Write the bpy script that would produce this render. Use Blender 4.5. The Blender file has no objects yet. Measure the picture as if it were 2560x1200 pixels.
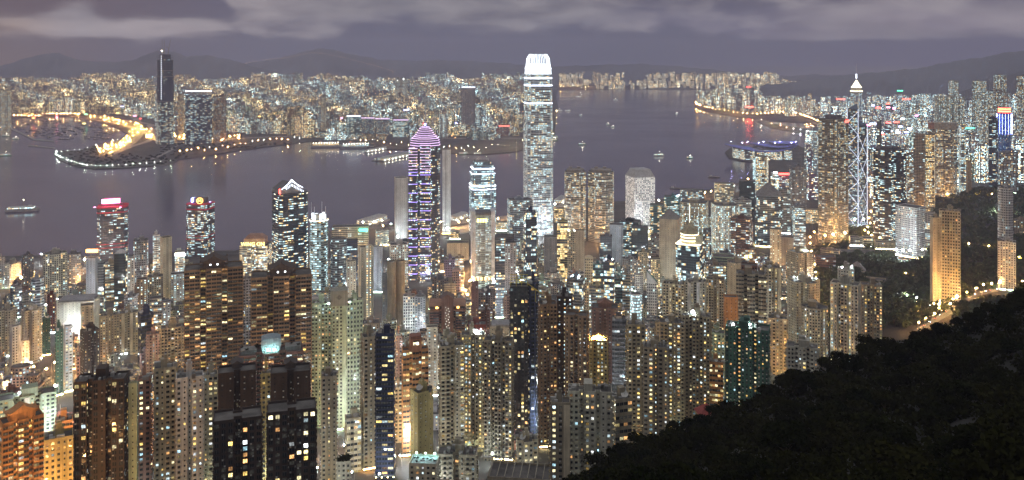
import bpy, math, random
from math import radians as R, sin, cos, pi
from mathutils import Vector
rnd = random.Random(7)
C = bpy.data.collections.new('city'); bpy.context.scene.collection.children.link(C)
SC = bpy.context.scene
F, HZ, CAMZ = 2100.0, 145.0, 400.0          # focal length and horizon row in photo pixels, eye height in metres

# ------------------------------------------------------------------ camera
cam = bpy.data.objects.new('camera', bpy.data.cameras.new('camera')); C.objects.link(cam)
cam.location = (0, 0, CAMZ); cam.rotation_euler = (R(90), 0, 0)
cam.data.sensor_width = 36; cam.data.lens = 36*F/2560; cam.data.shift_y = -(600-HZ)/2560
cam.data.clip_start = 1; cam.data.clip_end = 60000
SC.camera = cam
SC.cycles.use_denoising = True
SC.cycles.max_bounces = 5; SC.cycles.diffuse_bounces = 2; SC.cycles.glossy_bounces = 2
SC.cycles.volume_bounces = 0; SC.cycles.transparent_max_bounces = 4
SC.cycles.sample_clamp_indirect = 3.0
SC.view_settings.view_transform = 'Standard'; SC.view_settings.look = 'None'
SC.view_settings.exposure = 0.6; SC.view_settings.gamma = 1.0

# ------------------------------------------------------------------ node helpers
class NT:
    def __init__(s, tree): s.t = tree; s.n = tree.nodes; s.l = tree.links
    def new(s, typ, **kw):
        n = s.n.new(typ)
        for k, v in kw.items(): setattr(n, k, v)
        return n
    def put(s, sock, v):
        if isinstance(v, bpy.types.NodeSocket): s.l.new(v, sock)
        elif v is not None: sock.default_value = v
    def m(s, op, a, b=None, c=None, clamp=False):
        n = s.new('ShaderNodeMath', operation=op, use_clamp=clamp)
        for i, v in enumerate((a, b, c)):
            if v is not None: s.put(n.inputs[i], v)
        return n.outputs[0]
    def mix(s, f, a, b, typ='MIX'):
        n = s.new('ShaderNodeMix', data_type='RGBA', blend_type=typ)
        s.put(n.inputs[0], f); s.put(n.inputs[6], a); s.put(n.inputs[7], b)
        return n.outputs[2]
    def mf(s, f, a, b):
        n = s.new('ShaderNodeMix', data_type='FLOAT')
        s.put(n.inputs[0], f); s.put(n.inputs[2], a); s.put(n.inputs[3], b)
        return n.outputs[0]
    def rng(s, v, a, b, c=0.0, d=1.0, smooth=True):
        n = s.new('ShaderNodeMapRange', interpolation_type='SMOOTHSTEP' if smooth else 'LINEAR')
        for i, x in enumerate((v, a, b, c, d)): s.put(n.inputs[i], x)
        return n.outputs[0]
    def xyz(s, x, y, z):
        n = s.new('ShaderNodeCombineXYZ')
        for i, v in enumerate((x, y, z)): s.put(n.inputs[i], v)
        return n.outputs[0]
    def sep(s, v):
        n = s.new('ShaderNodeSeparateXYZ'); s.put(n.inputs[0], v); return n.outputs
    def noise(s, v, scale, detail=2, rough=.5, dist=0):
        n = s.new('ShaderNodeTexNoise'); s.put(n.inputs['Vector'], v)
        n.inputs['Scale'].default_value = scale; n.inputs['Detail'].default_value = detail
        n.inputs['Roughness'].default_value = rough; n.inputs['Distortion'].default_value = dist
        return n.outputs[0]

# ------------------------------------------------------------------ world: night sky over a lit city, clouds by direction
W = bpy.data.worlds.new('World'); SC.world = W; W.use_nodes = True
def world():
    t = NT(W.node_tree); t.n.clear()
    out = t.new('ShaderNodeOutputWorld'); bg = t.new('ShaderNodeBackground'); t.l.new(bg.outputs[0], out.inputs[0])
    tc = t.new('ShaderNodeTexCoord').outputs['Generated']
    x, y, z = t.sep(tc)
    az = t.m('MULTIPLY', t.m('ARCTAN2', x, y), 57.3)
    el = t.m('MULTIPLY', t.m('ARCSINE', z), 57.3)
    sky = t.new('ShaderNodeTexSky', sky_type='NISHITA', sun_disc=False, sun_elevation=R(-4), sun_rotation=R(-60))
    # dusk-dark sky gives a faint blue base
    base = t.mix(t.rng(az, -32, -12), (.14, .10, .115, 1), (.118, .12, .18, 1))
    base = t.mix(t.rng(az, 8, 30), base, (.135, .118, .19, 1))
    base = t.mix(t.m('MULTIPLY', t.rng(az, -24, -33), t.rng(el, 3.4, -.5)), base, (.27, .16, .10, 1))
    base = t.mix(.06, base, sky.outputs[0], 'ADD')
    # clouds: broad shapes by direction, broken by warped noise
    warp = t.noise(t.xyz(t.m('MULTIPLY', az, .28), t.m('MULTIPLY', el, .9), 7), 1.0, 4, .6)
    wz = t.m('MULTIPLY', t.m('SUBTRACT', warp, .5), .9)
    v = t.xyz(t.m('ADD', t.m('MULTIPLY', az, .26), wz), t.m('ADD', t.m('MULTIPLY', el, .75), wz), 0)
    n1 = t.noise(v, 1.0, 6, .5, 0)
    n2 = t.noise(t.xyz(t.m('MULTIPLY', az, .10), t.m('MULTIPLY', el, .6), 3), 1.0, 3, .5)
    def blob(a0, e0, sa, se, k=1.0):
        d = t.m('ADD', t.m('POWER', t.m('DIVIDE', t.m('SUBTRACT', az, a0), sa), 2), t.m('POWER', t.m('DIVIDE', t.m('SUBTRACT', el, e0), se), 2))
        return t.m('MULTIPLY', t.m('EXPONENT', t.m('MULTIPLY', d, -1)), k)
    def summ(*a):
        o = a[0]
        for q in a[1:]: o = t.m('ADD', o, q)
        return o
    edge = t.mf(t.rng(az, -21, -17), 6.0, t.mf(t.rng(az, -3, 3), 1.75, t.mf(t.rng(az, 11, 17), 1.9, 1.15)))
    soft = t.mf(t.rng(az, 10, 17), 1.0, .28)
    deck = t.rng(t.m('DIVIDE', t.m('SUBTRACT', el, edge), soft), -1.0, 1.0)
    dens = summ(deck, blob(-29.2, 1.9, 2.8, .85, 1.15), blob(-27.2, 2.9, 1.8, .9, .7), blob(-21.6, 1.95, 3.4, .75, 1.15), blob(-24.8, 1.55, 2.5, .5, .6),
                t.m('MULTIPLY', blob(-9.0, 2.1, 3.2, .8), -.9), t.m('MULTIPLY', blob(-13.4, 1.6, 2.5, .5), .6))
    dens = t.m('ADD', dens, t.m('MULTIPLY', t.m('SUBTRACT', n1, .5), 1.9))
    mask = t.rng(dens, .25, .95)
    mask = t.m('MULTIPLY', mask, t.rng(el, .5, 1.0))
    cc = t.mix(t.rng(az, -22, -8), (.85, .72, .66, 1), (.50, .47, .47, 1))
    cc = t.mix(t.rng(az, -27, -33), cc, (1.0, .66, .40, 1))
    cc = t.mix(t.rng(az, 0, 12), cc, (.27, .25, .33, 1))
    cc = t.mix(t.rng(az, 14, 24), cc, (.54, .46, .48, 1))
    cc = t.mix(t.m('MULTIPLY', t.rng(n2, .4, .65), .55), cc, (.15, .14, .19, 1))
    cc = t.mix(t.m('MULTIPLY', t.rng(el, 1.6, 4.0), .5), cc, (.13, .125, .155, 1))
    cc = t.mix(t.m('MULTIPLY', t.rng(n1, .35, .75), .45), t.mix(1, cc, (.72, .72, .76, 1), 'MULTIPLY'), (.58, .52, .50, 1))
    col = t.mix(mask, base, cc)
    col = t.mix(1, col, (.60, .61, .645, 1), 'MULTIPLY')
    # overhead the low cloud is lit by the whole town
    up = t.rng(el, 6, 40)
    col = t.mix(up, col, (.36, .355, .36, 1))
    # below the horizon: dark ground
    col = t.mix(t.rng(el, -.5, -3), col, (.05, .045, .05, 1))
    t.l.new(col, bg.inputs[0]); bg.inputs[1].default_value = 1.0
world()

# ------------------------------------------------------------------ materials
M = {}
def mat(name):
    m = bpy.data.materials.new(name); m.use_nodes = True; M[name] = m
    t = NT(m.node_tree); t.p = t.n['Principled BSDF']; t.mt = m
    return t
def attr(t, name):
    n = t.new('ShaderNodeAttribute', attribute_type='GEOMETRY', attribute_name=name); return n
def plain(name, col, rough=.7, metal=0, emit=None, strength=0, bump=0, var=.15, vscale=.15, sample=False):
    t = mat(name); p = t.p
    g = t.new('ShaderNodeNewGeometry').outputs['Position']
    n = t.noise(g, vscale, 5, .6)
    c = t.mix(t.rng(n, .3, .7), tuple(x*(1-var) for x in col)+(1,), tuple(min(1, x*(1+var)) for x in col)+(1,))
    t.put(p.inputs['Base Color'], c); p.inputs['Roughness'].default_value = rough; p.inputs['Metallic'].default_value = metal
    if emit: p.inputs['Emission Color'].default_value = (*emit, 1); p.inputs['Emission Strength'].default_value = strength
    t.mt.cycles.emission_sampling = 'AUTO' if sample else 'NONE'
    return t

def facade_material():
    t = mat('facade'); p = t.p; t.mt.cycles.emission_sampling = 'NONE'
    wall = attr(t, 'wall'); par = attr(t, 'par'); par2 = attr(t, 'par2')
    uv = t.new('ShaderNodeUVMap', uv_map='uv').outputs[0]
    u, v, _ = t.sep(uv)
    fu, fv = t.m('FRACT', u), t.m('FRACT', v); cu, cv = t.m('FLOOR', u), t.m('FLOOR', v)
    lit, seed, warm = t.sep(par.outputs['Vector']); ww = par.outputs['Alpha']
    wh, dark, run = t.sep(par2.outputs['Vector']); gain = par2.outputs['Alpha']
    mk = t.m('MULTIPLY', t.m('LESS_THAN', t.m('ABSOLUTE', t.m('SUBTRACT', fu, .5)), t.m('MULTIPLY', ww, .5)),
             t.m('LESS_THAN', t.m('ABSOLUTE', t.m('SUBTRACT', fv, .5)), t.m('MULTIPLY', wh, .5)))
    def white(a, b, c):
        n = t.new('ShaderNodeTexWhiteNoise', noise_dimensions='3D'); t.put(n.inputs[0], t.xyz(a, b, c)); return n
    sd = t.m('MULTIPLY', seed, 313.7)
    w1 = white(t.m('FLOOR', t.m('DIVIDE', cu, run)), cv, sd)
    w2 = white(cu, cv, t.m('ADD', sd, 9.3))
    w3 = white(3.0, cv, t.m('ADD', sd, 4.1))            # some floors dark, some busy
    c1 = t.new('ShaderNodeSeparateColor'); t.put(c1.inputs[0], w2.outputs['Color'])
    w4 = white(t.m('FLOOR', t.m('DIVIDE', cu, run)), 7.0, t.m('ADD', sd, 2.7))     # stairwells and living rooms stack in columns
    thr = t.m('MULTIPLY', t.m('MULTIPLY', lit, t.m('ADD', .3, t.m('MULTIPLY', w4.outputs['Value'], 1.4))), t.m('ADD', .45, t.m('MULTIPLY', w3.outputs['Value'], 1.1)))
    on = t.m('LESS_THAN', w1.outputs['Value'], thr)
    on = t.m('MAXIMUM', on, t.m('GREATER_THAN', lit, .98))
    br = t.m('ADD', .25, t.m('MULTIPLY', t.m('POWER', c1.outputs[0], 1.6), 1.5))
    wc = t.mix(t.m('LESS_THAN', c1.outputs[1], warm), (.62, .93, 1, 1), t.mix(c1.outputs[2], (1, .55, .16, 1), (1, .86, .46, 1)))
    e = t.m('MULTIPLY', t.m('MULTIPLY', mk, on), t.m('MULTIPLY', br, gain))
    pos = t.new('ShaderNodeNewGeometry').outputs['Position']
    dirt = t.noise(pos, .06, 4, .6)
    streak = t.noise(t.xyz(t.m('MULTIPLY', u, 1.7), t.m('MULTIPLY', v, .08), sd), 1, 2, .5)
    shade = t.m('MULTIPLY', t.rng(dirt, .25, .75, .78, 1.12), t.rng(streak, .3, .7, .86, 1.08))
    w5 = white(cu, 3.0, t.m('ADD', sd, 5.5)); shade = t.m('MULTIPLY', shade, t.m('ADD', .72, t.m('MULTIPLY', w5.outputs['Value'], .5)))     # bays clad in different tiles
    vm = t.new('ShaderNodeVectorMath', operation='SCALE'); t.put(vm.inputs[0], wall.outputs['Vector']); t.put(vm.inputs['Scale'], shade)
    slab = t.m('LESS_THAN', fv, .07)
    wcol = t.mix(t.m('MULTIPLY', slab, .3), vm.outputs[0], (.03, .03, .03, 1))  # dark line at each floor paints the shade of the slab
    gl = t.mix(dark, (.012, .016, .022, 1), (.10, .13, .15, 1))
    t.put(p.inputs['Base Color'], t.mix(mk, wcol, gl))
    t.put(p.inputs['Roughness'], t.mf(mk, .75, .12))
    t.put(p.inputs['Emission Color'], wc); t.put(p.inputs['Emission Strength'], e)
    b = t.new('ShaderNodeBump'); b.inputs['Strength'].default_value = .6; b.inputs['Distance'].default_value = .3
    t.put(b.inputs['Height'], t.m('SUBTRACT', 1, mk)); t.put(p.inputs['Normal'], b.outputs[0])
facade_material()

def wall_material():
    t = mat('wall'); p = t.p
    wall = attr(t, 'wall'); pos = t.new('ShaderNodeNewGeometry').outputs['Position']
    dirt = t.noise(pos, .09, 5, .65); x, y, z = t.sep(pos)
    st = t.noise(t.xyz(t.m('MULTIPLY', x, .7), t.m('MULTIPLY', y, .7), t.m('MULTIPLY', z, .04)), 1, 3, .6)
    vm = t.new('ShaderNodeVectorMath', operation='SCALE'); t.put(vm.inputs[0], wall.outputs['Vector'])
    t.put(vm.inputs['Scale'], t.m('MULTIPLY', t.rng(dirt, .25, .75, .72, 1.12), t.rng(st, .3, .7, .78, 1.1)))
    t.put(p.inputs['Base Color'], vm.outputs[0]); p.inputs['Roughness'].default_value = .8
wall_material()

def pane_material():
    # glow = what is behind the glass: colour in rgb, strength in alpha; uv runs 0..1 over one window
    t = mat('pane'); p = t.p; t.mt.cycles.emission_sampling = 'NONE'
    a = attr(t, 'glow'); uv = t.new('ShaderNodeUVMap', uv_map='uv').outputs[0]; u, v, _ = t.sep(uv)
    pos = t.new('ShaderNodeNewGeometry').outputs['Position']
    room = t.noise(pos, .8, 3, .6)
    cur = t.rng(t.noise(t.xyz(t.m('MULTIPLY', u, 5), 0, t.sep(pos)[2]), 1, 1), .4, .6, .45, 1.15)
    bar = t.m('LESS_THAN', t.m('ABSOLUTE', t.m('SUBTRACT', t.m('FRACT', t.m('MULTIPLY', u, 2)), .5)), .455)
    e = t.m('MULTIPLY', t.m('MULTIPLY', a.outputs['Alpha'], t.rng(room, .3, .7, .5, 1.3)), t.m('MULTIPLY', cur, t.m('ADD', .15, t.m('MULTIPLY', bar, .85))))
    t.put(p.inputs['Base Color'], t.mix(bar, (.16, .16, .15, 1), (.02, .026, .03, 1)))
    t.put(p.inputs['Roughness'], t.mf(bar, .6, .1))
    t.put(p.inputs['Emission Color'], a.outputs['Color']); t.put(p.inputs['Emission Strength'], e)
pane_material()
plain('roof', (.10, .095, .09), .9, var=.45, vscale=.12)
plain('concrete', (.26, .25, .23), .85, var=.25, vscale=.2)
plain('dark_metal', (.05, .05, .055), .5, .3)
plain('pale_metal', (.55, .56, .58), .4, .2)
plain('asphalt', (.055, .055, .055), .8, var=.3, vscale=.03)
plain('ground', (.05, .046, .04), .9, var=.4, vscale=.012)
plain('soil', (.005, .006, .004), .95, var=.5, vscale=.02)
plain('mountain', (.12, .125, .15), .95, var=.3, vscale=.001)  # paler and bluer than forest: city glow and haze put into the colour
plain('bark', (.06, .045, .03), .9)
plain('green_net', (.02, .16, .10), .8, var=.35, vscale=.2)
plain('red_paint', (.45, .05, .06), .6)
plain('tile', (.13, .085, .06), .7, var=.25, vscale=.5)
plain('boat_white', (.6, .6, .58), .4)
plain('boat_dark', (.06, .06, .07), .5)
def glow(name, col, k, sample=True): return plain(name, tuple(c*.5 for c in col), .5, emit=col, strength=k, sample=sample)
glow('harbour_warm', (1, .5, .16), 800); glow('harbour_white', (.8, 1, .85), 260); glow('added_shop_warm', (1, .50, .15), 30); glow('added_shop_yellow', (1, .76, .34), 30); glow('added_shop_white', (.8, .95, 1), 24); glow('added_shop_green', (.72, 1, .72), 24); glow('lamp_boat', (1, .9, .7), 45); glow('lamp_small', (1, .6, .25), 30); glow('far_sodium', (1, .5, .15), 9, False); glow('lamp_warm', (1, .5, .15), 60); glow('lamp_white', (.85, .95, 1), 60)
glow('sign_pink', (1, .25, .5), 7); glow('sign_red', (1, .08, .06), 6); glow('sign_orange', (1, .5, .12), 5)
glow('sign_blue', (.35, .4, 1), 7); glow('sign_white', (.9, .97, 1), 5); glow('sign_green', (.1, 1, .5), 3)
glow('sign_yellow', (1, .85, .25), 3.5); glow('neon_purple', (.42, .30, 1), 2.0, False); glow('neon_pink', (.9, .64, 1), 1.0, False); glow('neon_blue', (.72, .80, 1), 1.6, False); glow('highway_lamp', (1, .52, .14), 2000); glow('lamp_violet', (.4, .4, 1), 150); glow('lamp_roof', (.8, .97, 1), 600); glow('sign_strong_red', (1, .05, .03), 28)
glow('neon_white', (.8, .87, 1), 2.6, False); glow('crown_white', (.86, .95, 1), 1.5, False); glow('dome_lit', (1, .9, .6), 2.2, False)

def water_material():
    t = mat('water'); p = t.p
    pos = t.new('ShaderNodeNewGeometry').outputs['Position']; x, y, z = t.sep(pos)
    h = t.m('ADD', t.noise(pos, .05, 3, .6), t.m('MULTIPLY', t.noise(t.xyz(x, t.m('MULTIPLY', y, .35), 0), .008, 3, .55), 2.0))
    b = t.new('ShaderNodeBump'); b.inputs['Strength'].default_value = .25; b.inputs['Distance'].default_value = .8
    t.put(b.inputs['Height'], h); t.put(p.inputs['Normal'], b.outputs[0])
    n = t.noise(pos, .0012, 4, .6)
    t.put(p.inputs['Base Color'], t.mix(t.rng(n, .3, .7), (.042, .031, .074, 1), (.056, .042, .09, 1)))
    t.put(p.inputs['Roughness'], t.rng(t.noise(pos, .002, 3), .3, .7, .13, .21))
    p.inputs['IOR'].default_value = 1.33
water_material()

def leaf_material():
    t = mat('leaf'); p = t.p
    pos = t.new('ShaderNodeNewGeometry').outputs['Position']
    n = t.noise(pos, .35, 3, .6); n2 = t.new('ShaderNodeObjectInfo').outputs['Random']
    c = t.mix(t.rng(n, .3, .7), (.004, .007, .002, 1), (.012, .017, .005, 1))  # near black: the darkness of the unlit slope is put into the leaf colour
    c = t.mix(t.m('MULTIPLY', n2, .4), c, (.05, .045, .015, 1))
    t.put(p.inputs['Base Color'], c); p.inputs['Roughness'].default_value = .8; p.inputs['Specular IOR Level'].default_value = 0
leaf_material()
plain('park_leaf', (.035, .05, .014), .8, var=.5, vscale=.12)  # same foliage without that darkening, for the lamp lit park

# ------------------------------------------------------------------ mesh builder
class MB:
    def __init__(s): s.v = []; s.f = []; s.uv = []; s.m = []; s.a = []; s.b = []; s.c = []
    def face(s, pts, mi=0, wall=(.5, .5, .5), par=(0, 0, 0, 0), par2=(0, 0, 1, 1), uv=None):
        k = len(s.v); s.v.extend(pts); n = len(pts); s.f.append(tuple(range(k, k+n))); s.m.append(mi)
        s.a.append((*wall[:3], wall[3] if len(wall) > 3 else 1)); s.b.append(par); s.c.append(par2)
        s.uv.extend(uv if uv else ((0, 0), (1, 0), (1, 1), (0, 1)) if n == 4 else ((0, 0),)*n)
    def box(s, c, d, mi=0, wall=(.5, .5, .5), rot=0, par=None, bottom=False):
        x, y, z = c; a, b, h = d[0]/2, d[1]/2, d[2]; cs, sn = cos(rot), sin(rot)
        P = [(x+cs*i*a-sn*j*b, y+sn*i*a+cs*j*b) for i, j in ((-1, -1), (1, -1), (1, 1), (-1, 1))]
        s.prism(P, z, z+h, mi, wall, bottom=bottom)
    def prism(s, P, z0, z1, mi=0, wall=(.5, .5, .5), topm=None, bottom=False, P1=None, topcol=None):
        Q = P1 or P; n = len(P)
        for i in range(n):
            j = (i+1) % n
            s.face([(*P[i], z0), (*P[j], z0), (*Q[j], z1), (*Q[i], z1)], mi, wall)
        s.face([(*q, z1) for q in Q], mi if topm is None else topm, topcol or wall)
        if bottom: s.face([(*q, z0) for q in reversed(P)], mi, wall)
    def bar(s, a, b, r, mi=0, wall=(.5, .5, .5), n=4):
        a, b = Vector(a), Vector(b); d = (b-a)
        if d.length < 1e-6: return
        d.normalize(); u = d.cross(Vector((0, 0, 1)) if abs(d.z) < .9 else Vector((1, 0, 0))).normalized(); w = d.cross(u)
        ring = [u*cos(2*pi*(i+.5)/n)*r + w*sin(2*pi*(i+.5)/n)*r for i in range(n)]
        for i in range(n):
            j = (i+1) % n
            s.face([tuple(a+ring[j]), tuple(a+ring[i]), tuple(b+ring[i]), tuple(b+ring[j])], mi, wall)
        s.face([tuple(a+q) for q in ring], mi, wall); s.face([tuple(b+q) for q in reversed(ring)], mi, wall)
    def mesh(s, name, mats):
        me = bpy.data.meshes.new(name); me.from_pydata(s.v, [], s.f)
        for m in mats: me.materials.append(M[m])
        me.polygons.foreach_set('material_index', s.m)
        l = me.uv_layers.new(name='uv'); l.data.foreach_set('uv', [c for p in s.uv for c in p])
        need = set(mats)
        def put(nm, dat):
            a = me.attributes.new(nm, 'FLOAT_COLOR', 'FACE'); a.data.foreach_set('color', [c for p in dat for c in p])
        if need & {'facade', 'wall'}: put('wall', s.a)
        if 'facade' in need: put('par', s.b); put('par2', s.c)
        if 'pane' in need: put('glow', s.a)
        return me
    def obj(s, name, mats, parent=None, loc=None):
        if not s.f: return None
        o = bpy.data.objects.new(name, s.mesh(name, mats)); C.objects.link(o)
        if parent is not None: o.parent = parent
        if loc: o.location = loc
        return o

def tag(o, label, cat, group=None, kind=None):
    if label: o['label'] = label
    if cat: o['category'] = cat
    if group: o['group'] = group
    if kind: o['kind'] = kind
    return o
def empty(name, loc, label=None, cat=None, group=None):
    o = bpy.data.objects.new(name, None); o.location = loc; C.objects.link(o); o.empty_display_size = 5
    return tag(o, label, cat, group)
def struct(o, kind='structure'): o['kind'] = kind; return o
def copy_tree(o, loc=None, rot=None, label=None, scale=None):
    c = o.copy(); C.objects.link(c)
    if loc is not None: c.location = loc
    if rot is not None: c.rotation_euler = (0, 0, rot)
    if scale is not None: c.scale = (scale,)*3 if not hasattr(scale, '__len__') else scale
    if label: c['label'] = label
    for ch in o.children:
        d = ch.copy(); C.objects.link(d); d.parent = c
        for g in ch.children:
            e = g.copy(); C.objects.link(e); e.parent = d
    return c

# ------------------------------------------------------------------ ground levels
def interp(x, tab):
    if x <= tab[0][0]: return tab[0][1]
    for (a, p), (b, q) in zip(tab, tab[1:]):
        if x <= b: return p+(q-p)*(x-a)/(b-a)
    return tab[-1][1]
GL = [(0, 398), (40, 372), (150, 310), (250, 240), (400, 168), (500, 138), (700, 95), (900, 62), (1100, 40), (1300, 22), (1450, 10), (1600, 5), (1700, 4)]
GR = [(0, 398), (400, 190), (600, 150), (900, 112), (1100, 88), (1300, 66), (1500, 44), (1750, 24), (1950, 12), (2200, 9), (2600, 6)]
GRR = [(0, 398), (400, 200), (600, 175), (900, 125), (1100, 105), (1300, 92), (1500, 84), (1800, 95), (2000, 85), (2300, 40), (2700, 12)]
def island_z(px, d):
    a, b, c = interp(d, GL), interp(d, GR), interp(d, GRR)
    z = interp(px, [(1950, a), (2130, b), (2300, b), (2450, c)])
    if d > 3500: z = max(z, interp(px, [(2100, 3), (2330, 3+(d-3500)*.025), (2600, 3+(d-3500)*.09)]))
    return z
def px2x(px, d): return (px-1280)/F*d
def P3(px, py, d): return (px2x(px, d), d, CAMZ-(py-HZ)/F*d)
def Dz(py, z=3.0): return (CAMZ-z)*F/(py-HZ)

SHORE = [(-900, 640), (0, 640), (240, 640), (600, 625), (830, 577), (900, 563), (1010, 560), (1110, 560), (1180, 549), (1260, 545), (1330, 530), (1400, 512),
         (1520, 505), (1640, 497), (1700, 490), (1800, 468), (1868, 452), (1886, 405), (1905, 398), (2010, 396), (2030, 345), (2046, 308), (2050, 305)]
def shore_d(px): return Dz(interp(px, SHORE)) if px < 2050 else 9000

def island_ground():
    pxs = list(range(-1000, 3700, 50)) + [1860, 1868, 1886, 1905, 2010, 2030, 2046, 2049]
    pxs = sorted(set(pxs)); n = 46
    V = []; Fc = []
    for px in pxs:
        ds = shore_d(px)
        for i in range(n):
            d = 20+(ds-20)*(i/(n-1))**1.6
            V.append((px2x(px, d), d, island_z(px, d)-.5))
        V.append((px2x(px, ds), ds, -3))
    for a in range(len(pxs)-1):
        for i in range(n):
            k = a*(n+1)+i; Fc.append((k, k+n+1, k+n+2, k+1))
    me = bpy.data.meshes.new('island_ground'); me.from_pydata(V, [], Fc); me.materials.append(M['ground']); me.materials.append(M['soil'])
    for p in me.polygons:
        x, y, z = p.center; q = 1280+F*x/max(y, 1)
        if q > 2040 and y < 2250: p.material_index = 1
    o = bpy.data.objects.new('island_ground', me); C.objects.link(o); struct(o)
island_ground()

def slab(name, pts, mat_='ground', z=3.0, thick=5, at=True):
    """pts are (photo x, photo y) on the level z, turned into ground positions"""
    P = [(px2x(x, Dz(y, z)), Dz(y, z)) for x, y in pts] if at else pts
    area = sum(P[i][0]*P[(i+1) % len(P)][1]-P[(i+1) % len(P)][0]*P[i][1] for i in range(len(P)))
    if area < 0: P.reverse()
    b = MB(); b.prism(P, z-thick, z)
    o = b.obj(name, [mat_]); struct(o)
    import bmesh
    bm = bmesh.new(); bm.from_mesh(o.data); bmesh.ops.triangulate(bm, faces=[f for f in bm.faces if len(f.verts) > 4]); bm.to_mesh(o.data); bm.free()
    return o, P
KOW = [(-900, 300), (0, 297), (120, 291), (185, 290), (232, 300), (290, 318), (322, 336), (300, 349), (240, 363), (200, 376), (150, 376), (135, 385), (150, 400), (190, 415),
       (235, 422), (330, 418), (430, 410), (445, 398), (520, 388), (600, 375), (700, 362), (780, 352), (845, 356), (940, 372), (1010, 374), (1120, 382), (1200, 386),
       (1290, 379), (1320, 368), (1385, 345), (1390, 300), (1396, 270), (1390, 242), (1395, 226), (1395, 207), (-1500, 207)]
slab('kowloon_ground', KOW)
slab('far_shore_ground', [(1395, 224.5), (1560, 223), (1720, 220), (1800, 218), (2050, 212), (2300, 208), (2300, 202), (1395, 202)])
slab('north_point_ground', [(1737, 263), (1745, 272), (1770, 280), (1830, 290), (1885, 296), (1905, 300), (1990, 306), (2052, 307), (2052, 232), (1860, 226), (1800, 232), (1760, 245)])
w = MB(); w.face([(-30000, -2000, 0), (30000, -2000, 0), (30000, 40000, 0), (-30000, 40000, 0)]); struct(w.obj('harbour_water', ['water']))

# ------------------------------------------------------------------ mountains
def ridge(name, pts, d, depth, base=0, seed=1):
    r = random.Random(seed); V = []; Fc = []; n = 14; xs = []
    x = pts[0][0]
    while x <= pts[-1][0]: xs.append(x); x += 8
    ph = [r.uniform(0, 6) for _ in range(9)]
    for x in xs:
        top = interp(x, pts) + 1.6*sin(x*.11+ph[0])*sin(x*.037+ph[1]) + .8*sin(x*.31+ph[2])
        zt = CAMZ-(top-HZ)/F*d
        for j in range(-n, n+1):
            s = j/n; dd = d+s*depth*(1+.1*sin(x*.02+ph[3]))
            k = (1-abs(s))**1.15
            z = base+(zt-base)*k + (1-abs(2*k-1))*(20*sin(x*.09+j*.5+ph[4])+14*sin(x*.17-j*.8+ph[5]))
            V.append((px2x(x, dd) if j < 0 else px2x(x, d)*dd/d, dd, z if j else zt))
    m = 2*n+1
    for a in range(len(xs)-1):
        for j in range(m-1):
            k = a*m+j; Fc.append((k, k+m, k+m+1, k+1))
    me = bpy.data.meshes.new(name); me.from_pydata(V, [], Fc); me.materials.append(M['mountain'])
    for p in me.polygons: p.use_smooth = True
    o = bpy.data.objects.new(name, me); C.objects.link(o); struct(o)
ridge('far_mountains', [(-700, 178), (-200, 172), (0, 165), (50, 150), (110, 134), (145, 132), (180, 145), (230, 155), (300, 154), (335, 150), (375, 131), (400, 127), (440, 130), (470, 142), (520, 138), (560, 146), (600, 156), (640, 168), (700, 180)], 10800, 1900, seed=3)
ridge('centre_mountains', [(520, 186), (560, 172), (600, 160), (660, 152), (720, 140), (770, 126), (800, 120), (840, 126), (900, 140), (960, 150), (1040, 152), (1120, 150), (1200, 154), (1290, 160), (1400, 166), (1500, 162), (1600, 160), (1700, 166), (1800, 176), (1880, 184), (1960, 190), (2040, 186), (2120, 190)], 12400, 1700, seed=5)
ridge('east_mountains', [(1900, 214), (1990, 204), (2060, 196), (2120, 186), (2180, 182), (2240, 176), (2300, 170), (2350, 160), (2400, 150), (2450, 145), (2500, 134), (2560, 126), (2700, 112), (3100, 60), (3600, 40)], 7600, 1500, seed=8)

# ------------------------------------------------------------------ haze
hz = MB(); hz.box((0, 6700, -5), (19000, 16800, 745), bottom=True)
ho = hz.obj('haze', []); struct(ho, 'stuff')
m = bpy.data.materials.new('haze'); m.use_nodes = True; m.node_tree.nodes.clear()
t = NT(m.node_tree); o_ = t.new('ShaderNodeOutputMaterial'); pv = t.new('ShaderNodeVolumePrincipled')
pv.inputs['Color'].default_value = (.72, .74, 1.0, 1); pv.inputs['Density'].default_value = 7.8e-5
pv.inputs['Anisotropy'].default_value = 0.0
t.l.new(pv.outputs[0], o_.inputs['Volume']); ho.data.materials.append(m)
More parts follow.
